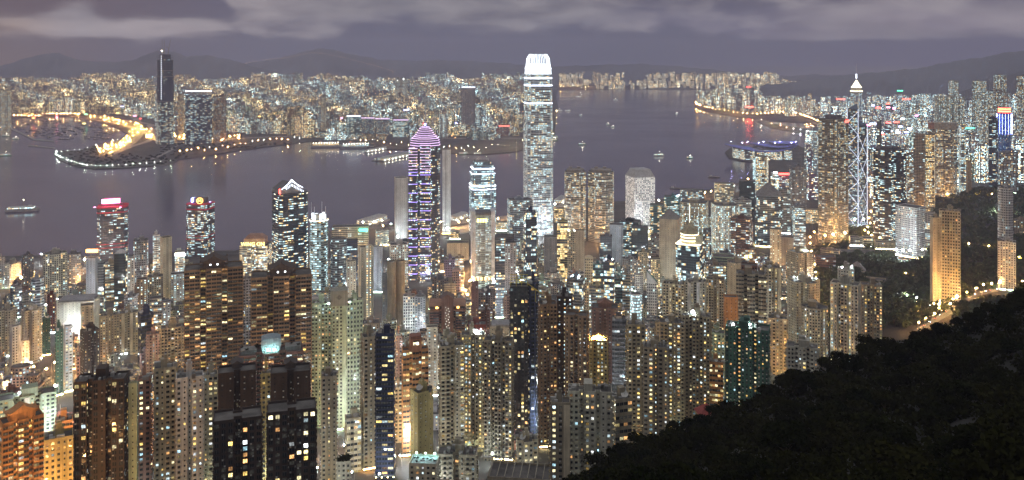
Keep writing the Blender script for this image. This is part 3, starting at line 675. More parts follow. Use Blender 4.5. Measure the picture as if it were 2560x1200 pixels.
TABLE = """
r 108 168 624 738 1330 cross 1 0 bal pale plant pale apartment tower with a dense balcony grid standing before dark water at far left
r 168 202 629 705 1400 rect .8 0 res grey plant lit=.45 grey apartment block with columns of bright windows just right of the pale balcony tower
o 55 84 633 700 1360 rect 1 20 res dgrey plant dark slim tower beside the pale balcony tower, thin mast on its roof
r 12 53 651 702 1420 cross 1 0 res pale plant pale low apartment tower by the waterfront, second from the left edge
r -14 13 641 690 1480 rect .8 0 res grey plant grey apartment block cut by the left edge at the water line
o 215 246 640 800 1230 rect .9 -20 blank pblue flat tall blank pale blue wall of a slim tower under an orange lit roof board
o 244 263 650 800 1210 rect 1 -15 glass steel flat steel glass strip tower joined against the blank pale blue slab
o 263 289 653 760 1320 rect 1 0 off beige plant lit=.45 peach lit office block between the blank blue slab and the hipped glass tower
o 285 320 628 735 1250 rect 1 -18 glass dgreen hip dark glass tower with a pale hipped roof below the pink lit twin
r 318 336 640 735 1240 rect 1 0 dots white flat white slab with three columns of lit square windows joined to the hipped glass tower
o 333 371 594 690 1400 cham 1 0 grid grey plant grey gridded office tower right of the pink lit tower, thin mast above
o 382 400 585 655 1460 rect .7 0 off white plant narrow white office block half behind the slim blank slab tower
r 400 430 588 748 1250 rect .9 18 blank cream flat tall slim cream slab tower with tiny windows in front of the harbour
o 437 462 624 676 1450 rect 1 0 off pale plant lit=.6 gain=1.3 brightly lit shopping block with white screens near the red banded towers
r 427 462 677 748 1230 rect .8 0 dots white flat white slab of small lit windows left of the brown tower with the swept gable
o 78 110 690 790 1150 oct 1 0 strip pblue plant pale blue rounded block with long light strips between dense flats
o 26 55 708 752 1190 rect 1 30 strip dgrey plant dark low office block with pale floor bands at far left
r 52 104 765 900 950 cross 1 30 bal pale plant pale cross shaped tower with a bright corner column of windows at far left
r -6 44 765 880 980 cross 1 10 res pale plant pale stepped apartment tower against the left edge under the low dark office
r 23 53 808 930 880 rect 1 18 res white flat lit=.1 slim white slab wrapped in green netting on both flanks
r 54 72 845 905 870 rect .9 0 res white plant small pale block right of the netted white slab
r 118 141 732 862 1100 rect .8 -12 res red plant dark red narrow block left of the wide flat grey roof
r 106 126 790 905 980 rect 1 0 net netgreen plant tower shrouded in green netting behind the dark red narrow block
b 141 250 735 800 1060 rect .7 -14 blank pale slab wide pale block under one large flat grey roof
r 202 234 755 830 1000 rect .8 0 dots beige flat lit=.25 beige pillar with rows of small square holes before the wide grey roof
r 137 158 818 1035 800 rect 1 12 net netgreen plant slim tower netted in green beside a white column of lit balconies
r 158 182 808 1030 815 rect 1 12 bal white flat lit=.9 warm=.1 slender white tower whose bright cool balconies form one glowing column
r 200 250 815 905 830 saw2 .8 18 res dbrown plant dark brown twin bay tower below the wide grey roof
r 250 298 778 850 960 saw2 .6 0 res tan plant tan apartment block with two lit roof huts left of a dark navy tower
r 298 345 772 900 990 saw2 .6 0 res gbrown plant taupe apartment block directly left of the dark navy tower
r 345 384 775 870 930 rect 1 15 glass navy plant lit=.12 dark navy glass tower with sparse pale lights among tan flats
r 366 402 825 900 850 rect .8 0 res pink plant pinkish apartment block right of and below the dark navy tower
r 310 345 733 790 1080 cross 1 0 res grey plant low grey block with a cluttered roof under the slab of lit square windows
r 341 370 692 762 1180 rect .8 -8 dots brown flat slim brown tower with rows of small square lights
r 368 408 683 752 1200 rect .8 0 res gbrown plant taupe block of small windows left of the cream slab tower
o 374 404 738 862 1020 rect .8 0 off grey flat grey striped slab in shade right of the dark navy tower
r 402 461 806 905 790 saw2 .6 0 bal beige plant beige balcony tower snug against the brown tower with the swept gable
r 406 427 748 805 1010 rect 1 0 dots pblue flat pale blue narrow tower showing a zigzag of stair lights
R 461 607 650 905 670 saw3 .5 0 resA brown chin indiv=60 broad three bay brown tower with a swept gable, left of two
R 628 778 668 880 640 saw3 .5 0 resA brown chin indiv=60 warm=.9 broad brown tower with yellow bay windows, right of two swept gable towers
r 607 629 690 830 860 rect 1 0 bal grey plant narrow grey flats squeezed between the two swept gable towers
b 597 757 852 930 590 saw3 .5 0 resA rbrown arch brown terrace block with planted roof and a white floodlit arched roof hall
R -4 110 1020 1200 455 saw3 .5 12 resA orange gable indiv=40 warm=.9 orange lit brick tower with small gables in the bottom left corner
R 110 183 1068 1200 430 saw1 .8 0 res yellow plant indiv=40 lit=.3 yellow plastered block under orange light, second from the left in the bottom row
R 183 324 925 1200 445 saw3 .5 -14 resB dbrown plant pat=XWWWnWW indiv=70 large dark brown tower with a pale green end wall in the bottom row
r 321 346 952 1200 447 rect .7 -14 blank pgreen flat lit=0 pale green blank end wall slab joined to the large dark brown tower
R 345 377 935 1200 480 rect .8 0 res pink plant indiv=20 narrow pink brown tower behind the pale green end wall
R 385 440 902 1200 480 saw1 .8 0 bal beige plant indiv=50 beige balcony tower under a white lit roof canopy at the bottom
R 440 508 925 1200 470 saw2 .6 0 res white plant indiv=60 white tower with regular square windows in the bottom row
R 508 545 925 1200 490 saw1 .8 0 bal cream plant indiv=40 cream narrow tower between the white tower and the dark pair
R 545 640 905 1200 455 saw2 .6 0 blank dbrown chin2 st2=resB indiv=40 gain=1.5 add=533:655:1012:408 very dark twin tower with a small pediment, left of two at the bottom
R 676 776 905 1200 455 saw2 .6 0 blank dbrown chin2 st2=resB indiv=40 gain=1.6 add=668:790:992:405 very dark twin tower with bright bow windows, right of two at the bottom
R 653 678 925 1200 500 rect .8 0 res yellow plant lit=.15 narrow yellow lit tower caught between the very dark twin towers
R -4 138 962 1050 600 saw3 .4 0 bal pgreen lamps indiv=40 wide pale green apartment slab with lit roof terrace above the orange brick tower
b 138 182 1036 1085 545 rect .8 0 off orange plant low orange lit roof block behind the yellow plastered block
R 778 832 748 1200 690 saw1 .6 -8 res pgreen plant indiv=40 warm=.8 left wing of the pale green complex, yellow lights down its inner corner
R 830 866 752 1200 680 rect .8 0 res pgreen box indiv=20 narrow middle tower of the pale green complex carrying a diamond marked roof box
R 864 907 742 1200 700 saw1 .7 8 grid pgreen plant indiv=40 lit=.12 warm=.8 right wing of the pale green complex with a spiky roof fence
R 803 842 925 1200 520 saw1 1 0 res gbrown plant indiv=30 taupe tower with twin roof stacks in front of the pale green complex
b 842 876 1140 1200 500 rect .8 0 res pale tree pale low block with a leafy roof garden at the bottom edge
r 862 903 1030 1200 560 rect .8 10 off cream plant lit=.5 warm=.8 pat=WS cream block with warmly lit windows and cluttered roof above the roof garden
R 902 946 828 1200 565 saw1 1 12 bal gbrown plant indiv=40 taupe tower with a jagged lit stairwell joined to the dark blue tower
R 940 987 822 1200 545 saw1 .8 -6 resA navy plant indiv=40 dark blue black tower with orange trim and a tall roof house
r 988 1006 835 960 770 rect .8 0 res pink plant slim salmon coloured tower right of the dark blue black tower
r 985 1006 962 1130 640 saw1 .8 0 bal beige plant narrow beige balcony block below the slim salmon tower
R 1004 1071 862 1150 600 saw3 .4 8 strip orange mb indiv=30 lit=.35 warm=.8 orange brown tower with dark strip windows and framed letters on its head
R 1026 1083 962 1148 540 rect .8 32 blank yellow plant lit=.5 yellow tower with one huge blank wall in front of the orange brown tower
r 1067 1094 810 1000 800 rect .8 0 dots pale flat warm=.3 pale slab with lines of tiny white stair lights behind the orange brown tower
R 1097 1162 850 1130 600 saw2 .6 8 bal beige plant indiv=60 warm=.6 beige balcony tower, left wing under the floodlit roof terrace
R 1153 1213 825 1130 615 saw2 .6 0 res cream lamps indiv=60 lit=.4 warm=.8 cream tower topped by a floodlit stepped roof terrace
R 1209 1285 838 1120 590 saw3 .5 -8 bal gbrown plant indiv=60 taupe balcony tower, right wing beside the floodlit terrace tower
r 1225 1290 802 870 700 rect .7 0 blank gbrown slab dull taupe roofs behind the right wing of the floodlit tower
R 1023 1098 1135 1200 470 rect .7 -10 res pale terrace pale low block with a bright cyan roof terrace at the bottom edge
b 1092 1195 1112 1200 500 saw2 .5 -8 res gbrown plant dark roofed low block with a big satellite dish beside the cyan terrace
b 1218 1386 1152 1200 440 rect .5 -6 blank gbrown beams low block with an open beamed roof at the bottom edge
b 1290 1346 1085 1175 520 cross .8 10 res beige plant small beige block with a steep odd roof under the dark scaffolded tower
R 1275 1320 708 1070 650 saw1 .7 0 resB black scaf indiv=40 black tower with yellow roof scaffolding and square framed bays
R 1318 1346 698 1080 660 oct 1 0 resB navy plant indiv=20 dark rounded tower edge with a column of white lights next to the yellow scaffolding
R 1345 1393 750 1130 625 saw2 .8 8 bal brown plant indiv=50 warm=.8 brown flats with orange windows left of the dark stair light slab
r 1392 1432 732 960 640 rect .8 0 dots dbrown plant lit=.9 dark brown slab with two even columns of white stair lights
R 1412 1473 775 950 615 saw2 .7 -8 bal brown frame indiv=40 warm=.8 brown flats under an open roof frame, right of the dark stair light slab
r 1473 1519 838 950 640 saw1 .8 0 res yellow orangegable lit=.45 warm=.8 small yellow block with an orange lit gabled roof house
r 1480 1545 756 960 760 saw2 .7 0 dots rbrown gable lit=.45 red brown tower with two dashed white light columns and dark gable
r 1530 1568 788 960 700 rect .8 0 off dgrey plant lit=.1 dull dark grey office slab right of the dashed light columns
R 1566 1613 800 1060 600 saw1 .8 6 bal beige plant indiv=40 beige tower standing alone right of the dull grey slab
R 1608 1671 852 1060 560 saw2 .7 0 bal gbrown plant indiv=50 taupe tower with two dark roof houses above the wooded slope
R 1640 1712 792 1050 645 saw2 .6 0 bal beige plant indiv=40 beige tower with a blank roof block, left of the cyan lit terrace
R 1704 1776 778 1020 650 saw3 .5 0 bal beige lamps indiv=50 beige stepped tower with a cyan white lit roof terrace
R 1377 1425 990 1140 425 rect .8 0 res gbrown plant indiv=40 lit=.5 left grey brown wing of the low block at the edge of the woods
R 1420 1530 958 1150 440 saw3 .45 0 bal pale plant indiv=60 wide pale middle block with weathered flat roofs at the edge of the woods
R 1524 1580 980 1100 455 rect .8 25 off gbrown plant lit=.5 warm=.9 right wing with glowing yellow decks at the edge of the woods
r 1775 1812 822 990 720 saw1 .8 0 res pgreen plant pale green grey flats left of the green netted tower
b 1774 1808 895 985 640 rect .8 0 off orange plant lit=.3 warm=1 low orange lit block in the gap left of the green netted tower
r 1808 1845 735 930 760 rect .8 8 blank orange flat lit=.03 plain orange tan slab end beside terraced balconies
R 1840 1916 672 860 790 saw3 .6 0 strip gbrown plant lit=.12 warm=.8 stepped tower with long green balconies and a boxy brown water tower
r 1853 1893 655 720 860 rect .8 0 grid rbrown flat lit=.05 boxy red brown roof tower striped with vertical ribs
R 1813 1926 800 975 600 saw3 .5 -6 net netgreen lamps indiv=40 lit=.3 big tower under green scaffolding nets with glaring work lamps
r 1905 1953 660 930 860 saw2 .9 12 bal beige plant beige slab of flats rising behind the green netted tower
r 1920 1968 785 945 730 saw2 .7 0 res cream plant lit=.35 cream flats right of the green netted tower
o 1965 2033 620 700 1250 saw2 1 40 res beige lamps beige tower with cool lit roof near the low colonial blocks
R 1968 2050 688 895 960 cross 1 42 res cream lamps lit=.25 cream cross shaped tower with cyan lit roof beside an orange alley
R 2004 2070 755 925 820 oct .9 0 res beige plant lit=.35 beige curved tower with a dish on its roof
b 1967 2045 850 928 590 saw3 .6 0 bal pale plant low pale stepped flats just above the tree line
R 2075 2152 696 900 720 saw3 .6 -10 bal pale plant lit=.35 pale slab tower with a blank white left end above the trees
R 2149 2206 702 840 780 saw2 .7 8 bal tan plant lit=.4 warm=.95 tan tower with orange lit windows, last one before the dark park
r 2095 2135 665 740 880 rect .8 0 res pale lamps pale small tower with a glowing roof stair behind the blank white end
b 2095 2250 622 655 1560 rect .35 20 strip gbrown flat long low brown government style block with flat dark roofs
b 2035 2090 635 668 1450 rect .6 10 off rbrown flat lit=.2 low brown block left of the long flat roofed one
b 2120 2165 668 700 1300 rect .7 0 res cream pyr small cream mansion with a square turret in the trees
b 2160 2215 690 715 1230 rect .6 0 res cream flat warm=.9 lit=.4 low cream house with lit veranda among dark trees
b 2245 2320 640 665 1450 rect .4 -15 off orange flat lit=.3 low orange lit brick barracks right of the white arcaded block
o 2239 2313 508 640 1500 rect .8 -28 grid white flat lit=.2 white square block with deep window grid standing on a lit arcade
o 2313 2338 528 660 1540 rect .7 0 strip white flat lit=.3 white striped slab half hidden by the orange residential tower
R 2325 2352 540 788 995 rect 1 20 blank cream plant lit=.3 orange lit slab end, left leg of the tall twin tower in the park
R 2348 2401 520 785 1005 saw1 .7 0 grid cream plant lit=.35 warm=.95 orange lit tower with rows of square windows, tallest thing in the park
r 2494 2533 466 600 1250 round 1 0 grid white plant lit=.1 white curved tower with a dense window grid near the right edge
r 2494 2540 596 748 1050 saw2 .8 0 res white plant lit=.2 white flats at the foot of the curved tower near the right edge
r 2535 2575 545 640 1500 rect 1 0 res tan plant lit=.3 tan block cut by the right edge behind the white flats
b 2400 2440 640 668 1400 rect .6 10 blank white pyr blue white lit little building in the dark park
o 1268 1332 492 600 1750 cham .8 12 off pblue plant lit=.4 grey blue office block with a peaked roof left of the tallest silver tower
o 1309 1342 525 672 1450 rect .9 12 glass navy plant lit=.35 narrow dark blue office tower with gold floor lines
o 1237 1286 585 792 1200 rect .8 0 off dgrey flat lit=.35 dark grey tower with a paler right face next to the white ribbed bank tower
r 1262 1290 605 792 1180 rect .5 0 dots grey flat lit=.2 grey stair slab joined to the dark grey tower
r 1360 1393 587 675 1480 rect .8 0 blank grey flat blank grey slab below the tallest silver tower
o 1393 1419 548 678 1480 rect .8 0 glass yellow plant lit=.6 warm=1 gold green glass tower with a dark right edge
o 1418 1440 575 680 1470 rect .8 0 grid cream lamps lit=.3 warm=.9 small cream gridded tower with gold lamps on its roof
r 1438 1461 572 683 1440 rect .8 0 blank tan flat blank tan slab to the right of the cream gridded tower
o 1548 1602 546 640 1620 rect .8 -10 off dgreen plant lit=.4 green black office block with cool lit floors left of the beige slab
o 1578 1620 562 650 1570 rect .9 0 glass dgreen flat dark green glass box stepped below the green black block
o 1524 1558 556 655 1560 rect .8 0 blank pblue flat pale blue narrow tower with a cyan lit top
o 1500 1530 585 660 1540 rect .8 0 off dgrey plant lit=.5 grey tower with bright shopfront strips below the lobed golden offices
o 1625 1660 507 590 1760 rect .8 0 strip teal flat lit=.55 warm=.7 green gold banded office tower left of the pyramid roofed slab
o 1660 1702 487 560 1850 rect .8 0 strip teal lamps lit=.4 cyan topped low office behind the pyramid roofed slab
R 1648 1701 540 702 1400 rect .8 -10 blank tan pyr lit=.05 geo=1 huge blank beige pink slab tower with a dark pyramid roof
o 1699 1771 497 590 1800 rect .8 -8 grid cream plant lit=.5 gain=1.2 cream office block with a deep bright window grid behind the domed tower
o 1777 1849 505 632 1650 rect .9 15 grid pale plant lit=.55 gain=1.2 pale office cube with a deep window grid and a round roof lantern
o 1829 1879 495 560 1850 rect .9 20 strip white plant lit=.25 white ribbed office with horizontal bands right of the pale cube
o 1827 1881 538 640 1550 rect .9 -10 strip rbrown plant lit=.3 red brown office with dark bands and a roof house
o 1848 1888 447 560 2080 cham 1 0 strip dgreen flat lit=.06 unlit green grey tower by the water right of the white harbour block
o 1889 1921 388 560 2150 cham 1 -12 strip pale flat lit=.75 warm=.6 gain=1.2 pale waterfront tower with brightly lit stripes and a white lit sign spine
o 1882 1890 394 450 2180 rect 1 0 glass white flat lit=1 warm=.1 thin glowing white sign spine against the striped waterfront tower
o 1888 1955 480 640 1780 cham .9 0 glass steel pyr lit=.3 grey glass tower with a dark pyramid cap among bank towers
o 1946 1976 470 600 1900 rect .8 0 strip steel plant lit=.5 silver office with cool strips behind the pyramid capped tower
o 1927 1947 430 520 2180 rect .7 0 glass white flat lit=.6 gain=1.3 white lit sign tower with a bright billboard near the convention hall
o 1946 1972 436 520 2230 rect .8 0 strip purple flat lit=.4 purple grey block with a red lit crown band
o 1973 2017 413 545 2050 rect .9 14 grid grey plant lit=.15 slender grey gridded tower left of the golden gridded giant
o 1980 2014 510 620 1720 rect .8 10 strip steel plant lit=.6 warm=.2 steel framed tower with diagonal cool lit decks
r 1925 1955 568 650 1480 rect .8 0 dots pale flat lit=.4 warm=.1 pale narrow tower with a cyan lit stairwell
r 1953 1984 588 640 1460 rect .8 0 blank grey flat blank grey cube tower in front of the steel framed tower
o 2015 2048 520 600 2000 rect .6 0 strip cream flat lit=.7 warm=.8 low cream lit office left of the golden gridded giant
o 2032 2048 316 450 2650 cham 1 0 strip pblue flat lit=.4 slim blue lit tower edge behind the golden gridded giant
o 1507 1538 648 750 1180 rect .8 -8 glass navy lamps lit=.4 warm=.5 bright blue glass tower with lamps along its roof edge
r 1462 1482 640 766 1150 rect .8 0 grid cream hip lit=.1 narrow cream tower with blue glass flanks and an arched top
o 1482 1508 655 760 1180 rect .8 0 glass teal plant teal glass strip behind the narrow cream tower
o 1417 1462 688 770 1130 rect .8 -15 glass steel lamps lit=.3 grey curved glass block with blue lamps along its roof
r 1473 1511 712 770 1060 rect .8 0 off gbrown plant lit=.3 taupe low office below the bright blue glass tower
o 1537 1556 690 770 1120 rect .8 0 glass teal plant lit=.2 teal windowed slab right of the bright blue glass tower
r 1556 1576 680 760 1130 rect .8 0 off gbrown plant taupe narrow office right of the teal windowed slab
r 1588 1608 682 770 1100 rect .8 0 res white flat lit=.1 tall white curved wall lit from below
o 1575 1604 728 790 1020 round 1 0 strip white flat lit=1 warm=0 gain=1.1 little round building wrapped in glowing white rings
r 1617 1642 700 800 1080 rect .8 0 grid white tealpyr lit=.1 narrow white lit tower with a sloping teal roof
r 1627 1650 643 720 1260 rect .8 0 res cream flat lit=.5 warm=1 gain=1.3 cream block glowing orange at its foot left of the huge blank slab
r 1595 1622 625 700 1320 rect .8 0 res beige plant beige mid rise between the green glass box and the glowing cream block
r 1556 1590 640 700 1300 saw2 .8 0 res grey plant grey mid rise in the gap behind the bright blue glass tower
R 1657 1712 700 810 880 saw2 .6 -4 bal beige plant beige balcony flats under the huge blank slab tower
R 1712 1765 695 800 890 saw2 .6 -4 bal pale plant pale balcony flats in the middle of the long balcony row
R 1765 1812 690 800 895 saw2 .6 -4 bal beige plant beige balcony flats at the right end of the long balcony row
o 1758 1778 570 660 1500 rect .8 0 grid dgrey flat lit=.5 dark narrow tower with white window lines right of the domed tower
b 1760 1815 655 700 1180 rect .7 12 off gbrown plant low dark roofed block with blue roof tanks
b 1782 1835 632 700 1330 rect .8 0 glass pgreen flat lit=.05 pale green glazed low block behind the blue roof tanks
b 1835 1890 615 655 1420 rect .7 10 off rbrown plant lit=.3 red brown mid block carrying two glaring yellow lamps
b 1818 1870 648 700 1250 rect .7 0 blank cream plant cream low block under the glaring yellow lamps
o 598 680 603 665 1480 saw2 .7 -14 strip tan wing lit=.55 warm=.6 gain=1.1 tan terraced office with a yellow green lit name across its roof
o 830 922 560 605 1640 rect .35 -3 off pale flat lit=.15 wide low pier building with a green lit screen at its right end
o 826 868 592 722 1330 round .8 0 strip steel flat lit=.3 warm=.2 dark rounded tower with two violet neon bands
o 864 894 596 700 1350 rect .8 0 strip navy flat lit=.45 warm=.3 dark striped office joined to the violet banded tower
r 895 934 610 802 1100 rect .8 16 blank pale flat tall pale slab with a gold column of stair windows
r 914 930 611 800 1085 rect .2 0 dots pale flat lit=1 warm=.8 narrow pale fin carrying one gold dotted light column
o 934 957 613 700 1380 rect .8 -8 blank pblue plant blank pale blue block lit by a bright lamp
o 973 1020 603 668 1420 saw2 .8 8 grid white plant lit=.35 warm=.1 gain=1.1 white floodlit gridded office with a lamp on its roof
r 968 990 650 800 1090 round .9 0 dots gbrown flat lit=.7 brown slab tower with a rounded dark top, left of two
r 988 1013 648 800 1100 round .9 0 dots gbrown flat lit=.75 brown slab tower with a rounded dark top, right of two
r 955 974 682 770 1110 rect .8 0 blank pblue flat narrow dull blue slab left of the rounded dark tops
r 865 890 648 740 1200 rect .8 8 dots pale plant lit=.3 pale pinkish narrow slab below the violet banded tower
o 986 1019 440 572 1800 rect 1 6 blank white flat lit=.05 tall windowless white tower half behind the violet banded skyscraper
o 1106 1127 372 600 1900 rect 1 0 blank white flat lit=.05 thin windowless white tower right of the violet banded skyscraper
b 1117 1172 600 640 1650 rect .6 0 blank pale flat wide pale podium left of the white ribbed bank tower
o 1110 1140 643 705 1350 rect .8 0 grid purple plant lit=.1 lilac gridded block under the wide pale podium
o 1138 1160 640 720 1330 rect .8 0 off gbrown plant taupe block beside the orange avenue
r 1130 1152 672 730 1230 rect .8 0 grid pink hip lit=.2 gain=1.3 little pink floodlit tower left of the orange avenue
r 1080 1122 690 760 1130 cross .8 0 res dgrey plant dark grey cluster of flats behind the brown tower with the arrow top
r 1110 1140 702 770 1110 rect .8 0 res gbrown plant taupe flats right of the dark grey cluster
R 1075 1162 745 812 960 saw3 .7 0 resA rbrown arrow lit=.12 warm=.9 brown tower with a pointed central slab and orange cornice lamps
r 1008 1037 733 800 1060 rect .8 0 grid white plant lit=.15 white framed tower with a round clock like lamp
r 1037 1064 736 805 1050 cross .8 0 res grey plant grey flats between the clock lamp tower and the arrow topped tower
r 1178 1196 702 800 1050 rect .8 0 blank rbrown flat brown blank slab right of the orange avenue
r 1196 1238 722 800 1080 saw2 .7 0 res dgrey plant lit=.35 dark mid rise at the foot of the white ribbed bank tower
r 1195 1232 768 830 930 saw2 .7 0 bal rbrown plant red brown flats with stepped terraces below the white ribbed bank tower
r 1260 1280 735 830 960 rect .8 0 res pink plant lit=.1 dull pink narrow block left of the yellow scaffolding
b 1170 1215 800 850 800 rect .8 0 blank red plant dark red roofed low block left of taupe roofs
b 2122 2182 588 625 1640 saw2 .5 8 strip pale flat lit=.5 warm=.8 gain=1.2 pale low block at the foot of the faceted glass tower
b 2050 2100 618 640 1560 rect .6 -8 off gbrown plant lit=.4 warm=.9 taupe low block in front of the golden gridded giant
b 2185 2240 600 628 1600 rect .5 12 res cream flat lit=.3 warm=.9 cream low block below the black slotted tower
b 1700 1760 470 492 2000 rect .4 0 off grey flat lit=.5 low grey shed on the harbour works right of the porthole tower
b 1785 1835 455 478 2080 rect .4 6 off pale flat lit=.5 warm=.8 low pale shed on the harbour works left of the unlit green grey tower
b 1240 1270 552 572 1930 rect .6 5 strip pale flat lit=.7 warm=.8 low lit pier shed right of the blue crowned tower
b 1386 1409 518 545 2030 rect .7 -6 strip cream flat lit=.8 warm=.9 gain=1.2 low glowing block between the silver skyscraper and the golden offices
b 1126 1150 575 600 1840 rect .7 0 off tan flat lit=.5 warm=.9 low tan block beside the thin windowless white tower
b 938 972 572 600 1780 saw2 .6 8 off pale flat lit=.6 warm=.7 low pale block on the near quay left of the windowless white tower
r 1743 1789 1022 1060 455 rect .8 20 blank pink redhip lit=.3 pink villa block with a dark red pyramid roof at the edge of the woods
"""
# ------------------------------------------------------------------ roof specials used by the table
def special(kind, root, P, z, ang, W_, r):
    n = len(P); cx = sum(p[0] for p in P)/n; cy = sum(p[1] for p in P)/n; cs, sn = cos(ang), sin(ang)
    T = lambda x, y, zz: (cx+cs*x-sn*y, cy+sn*x+cs*y, zz)
    dk = (.06, .05, .045)
    if kind == 'chin2': pavilion(root, cx, cy, z+2, W_*.26, W_*.3, ang, col=dk, lamps=False)
    elif kind == 'arch':
        b = MB(); b.box(T(0, 0, z-1), (W_*.28, W_*.2, W_*.19), 0, (.38, .42, .43), ang)
        for s_ in (-1, 1): b.box(T(s_*W_*.33, 0, z-1), (W_*.24, W_*.2, W_*.06), 0, (.24, .25, .24), ang)
        b.obj('roof_hall', ['wall'], root)
        b = MB(); N = 10; w = W_*.15
        for i in range(N):
            a0, a1 = -.9+1.8*i/N, -.9+1.8*(i+1)/N
            x0, h0, x1, h1 = w*math.sin(a0)/.8, W_*.08*cos(a0), w*math.sin(a1)/.8, W_*.08*cos(a1)
            zz = z+W_*.12
            b.face([T(x0, -W_*.13, zz+h0), T(x1, -W_*.13, zz+h1), T(x1, W_*.13, zz+h1), T(x0, W_*.13, zz+h0)], 0, (.25, .32, .36))
            b.face([T(x0, -W_*.13, zz-W_*.05), T(x1, -W_*.13, zz-W_*.05), T(x1, -W_*.13, zz+h1), T(x0, -W_*.13, zz+h0)], 0, (.3, .36, .4))
        b.obj('arched_roof', ['wall'], root)
        for x in (-.05, .05):
            b = MB(); b.box(T(x*W_, -W_*.16, z+W_*.02), (.7, .5, .6)); b.obj('floodlight', ['lamp_cool'], root)
        for k in range(14):
            x, y = r.uniform(-.45, .45)*W_, r.uniform(-.16, .1)*W_
            if abs(x) < .2*W_: continue
            shrub(root, T(x, y, z+(W_*.05 if abs(x) < .44*W_ else 0)), r.uniform(1, 1.8), r)
    elif kind == 'box':
        b = MB(); b.box(T(0, 0, z-1), (W_*1.15, W_*.9, W_*1.05), 0, (.30, .30, .25), ang); b.obj('lift_tower', ['wall'], root)
        b = MB(); zz = z+W_*.5; s_ = W_*.16
        for k in (1, .5):
            Q = [(0, s_*k), (s_*k, 0), (0, -s_*k), (-s_*k, 0)]
            for (x0, h0), (x1, h1) in zip(Q, Q[1:]+Q[:1]): b.bar(T(x0, -W_*.47, zz+h0), T(x1, -W_*.47, zz+h1), .16, 0, (.08, .08, .08))
        b.obj('diamond_mark', ['wall'], root)
        for x in (-.7, .7):
            b = MB(); b.box(T(x*W_, -.2*W_, z+.5), (.6, .6, .4)); b.obj('roof_lamp', ['lamp_roof'], root)
    elif kind == 'mb':
        b = MB(); b.box(T(0, -W_*.12, z-1), (W_*.42, W_*.36, W_*.46), 0, (.42, .19, .09), ang)
        b.prism([(T(x*W_*.2, -W_*.12+y*W_*.18, 0)[:2]) for x, y in ((-1, -1), (1, -1), (1, 1), (-1, 1))], z+W_*.46-1, z+W_*.52, 0, (.25, .1, .06)); b.obj('sign_tower', ['wall'], root)
        b = MB(); b.box(T(0, -W_*.31, z+W_*.18), (W_*.22, .4, W_*.17), 0, (.03, .03, .03), ang); b.obj('sign_board', ['wall'], root)
        q = T(0, -W_*.325, z+W_*.2); text_obj('MB', W_*.16, 'dome_lit', root, q, ang)
    elif kind == 'orangegable':
        pavilion(root, cx, cy, z, W_*.5, W_*.3, ang, col=(.4, .2, .08), lamps=False)
        for x in (-.3, 0, .3):
            b = MB(); b.box(T(x*W_, -W_*.3, z+.4), (.7, .7, .5)); b.obj('roof_lamp', ['highway_lamp'], root)
    elif kind == 'redhip':
        hip(root, [T(x*W_*.55, y*W_*.5, 0)[:2] for x, y in ((-1, -1), (1, -1), (1, 1), (-1, 1))], z, W_*.45, col=(.26, .05, .04), k=.05)
    elif kind == 'tealpyr':
        b = MB(); h = W_*1.1; A = [T(x*W_*.5, y*W_*.4, z) for x, y in ((-1, -1), (1, -1), (1, 1), (-1, 1))]
        t0, t1 = T(-.5*W_, -.4*W_, z+h), T(-.5*W_, .4*W_, z+h)
        b.face([A[0], A[1], t0], 0, (.6, .6, .6)); b.face([A[1], A[2], t1, t0], 0, (.10, .24, .22)); b.face([A[2], A[3], t1], 0, (.6, .6, .6)); b.face([A[3], A[0], t0, t1], 0, (.12, .12, .14))
        b.obj('sloping_roof', ['wall'], root)
    elif kind == 'terrace':
        b = MB(); b.box(T(0, 0, z-.9), (W_*.8, W_*.5, .15), 0, (.5, .6, .6), ang)
        for k in range(5): b.box(T(r.uniform(-.35, .35)*W_, r.uniform(-.2, .2)*W_, z-.8), (1.2, .8, .7), 0, (.6, .6, .6), ang)
        b.obj('terrace_deck', ['wall'], root)
        for x in (-.3, 0, .32):
            b = MB(); b.box(T(x*W_, W_*.2, z+1.5), (.45, .45, .35)); b.obj('roof_lamp', ['lamp_cool'], root)
            b = MB(); b.bar(T(x*W_, W_*.2, z-1), T(x*W_, W_*.2, z+1.5), .07, 0, (.3, .3, .3)); b.obj('lamp_post', ['wall'], root)
        for k in range(7): shrub(root, T(r.uniform(-.4, .4)*W_, r.uniform(-.28, .1)*W_, z-.5), r.uniform(.6, 1.2), r)
    elif kind == 'tree':
        for k in range(9): shrub(root, T(r.uniform(-.4, .4)*W_, r.uniform(-.3, .3)*W_, z), r.uniform(1.2, 2.6), r)
    elif kind == 'scaf':
        b = MB(); yl = (.5, .42, .03); zz = z+7
        for x in (-.45, -.15, .15, .45):
            b.bar(T(x*W_, -.3*W_, z-1), T(x*W_, -.3*W_, zz), .22, 0, yl); b.bar(T(x*W_, .3*W_, z-1), T(x*W_, .3*W_, zz), .22, 0, yl)
        for h in (3, 7):
            for y in (-.3, .3): b.bar(T(-.5*W_, y*W_, z+h), T(.5*W_, y*W_, z+h), .2, 0, yl)
        b.bar(T(.5*W_, -.3*W_, z+2), T(1.3*W_, -.3*W_, z-6), .3, 0, yl); b.bar(T(.9*W_, -.3*W_, z-2), T(.9*W_, -.3*W_, z-12), .25, 0, yl)
        b.obj('scaffolding', ['wall'], root)
    elif kind == 'frame':
        b = MB(); c = (.3, .26, .2)
        for x in (-.42, .42):
            for y in (-.25, .25): b.bar(T(x*W_, y*W_, z-1), T(x*W_, y*W_, z+4), .3, 0, c)
            b.bar(T(x*W_, -.28*W_, z+4), T(x*W_, .28*W_, z+4), .35, 0, c)
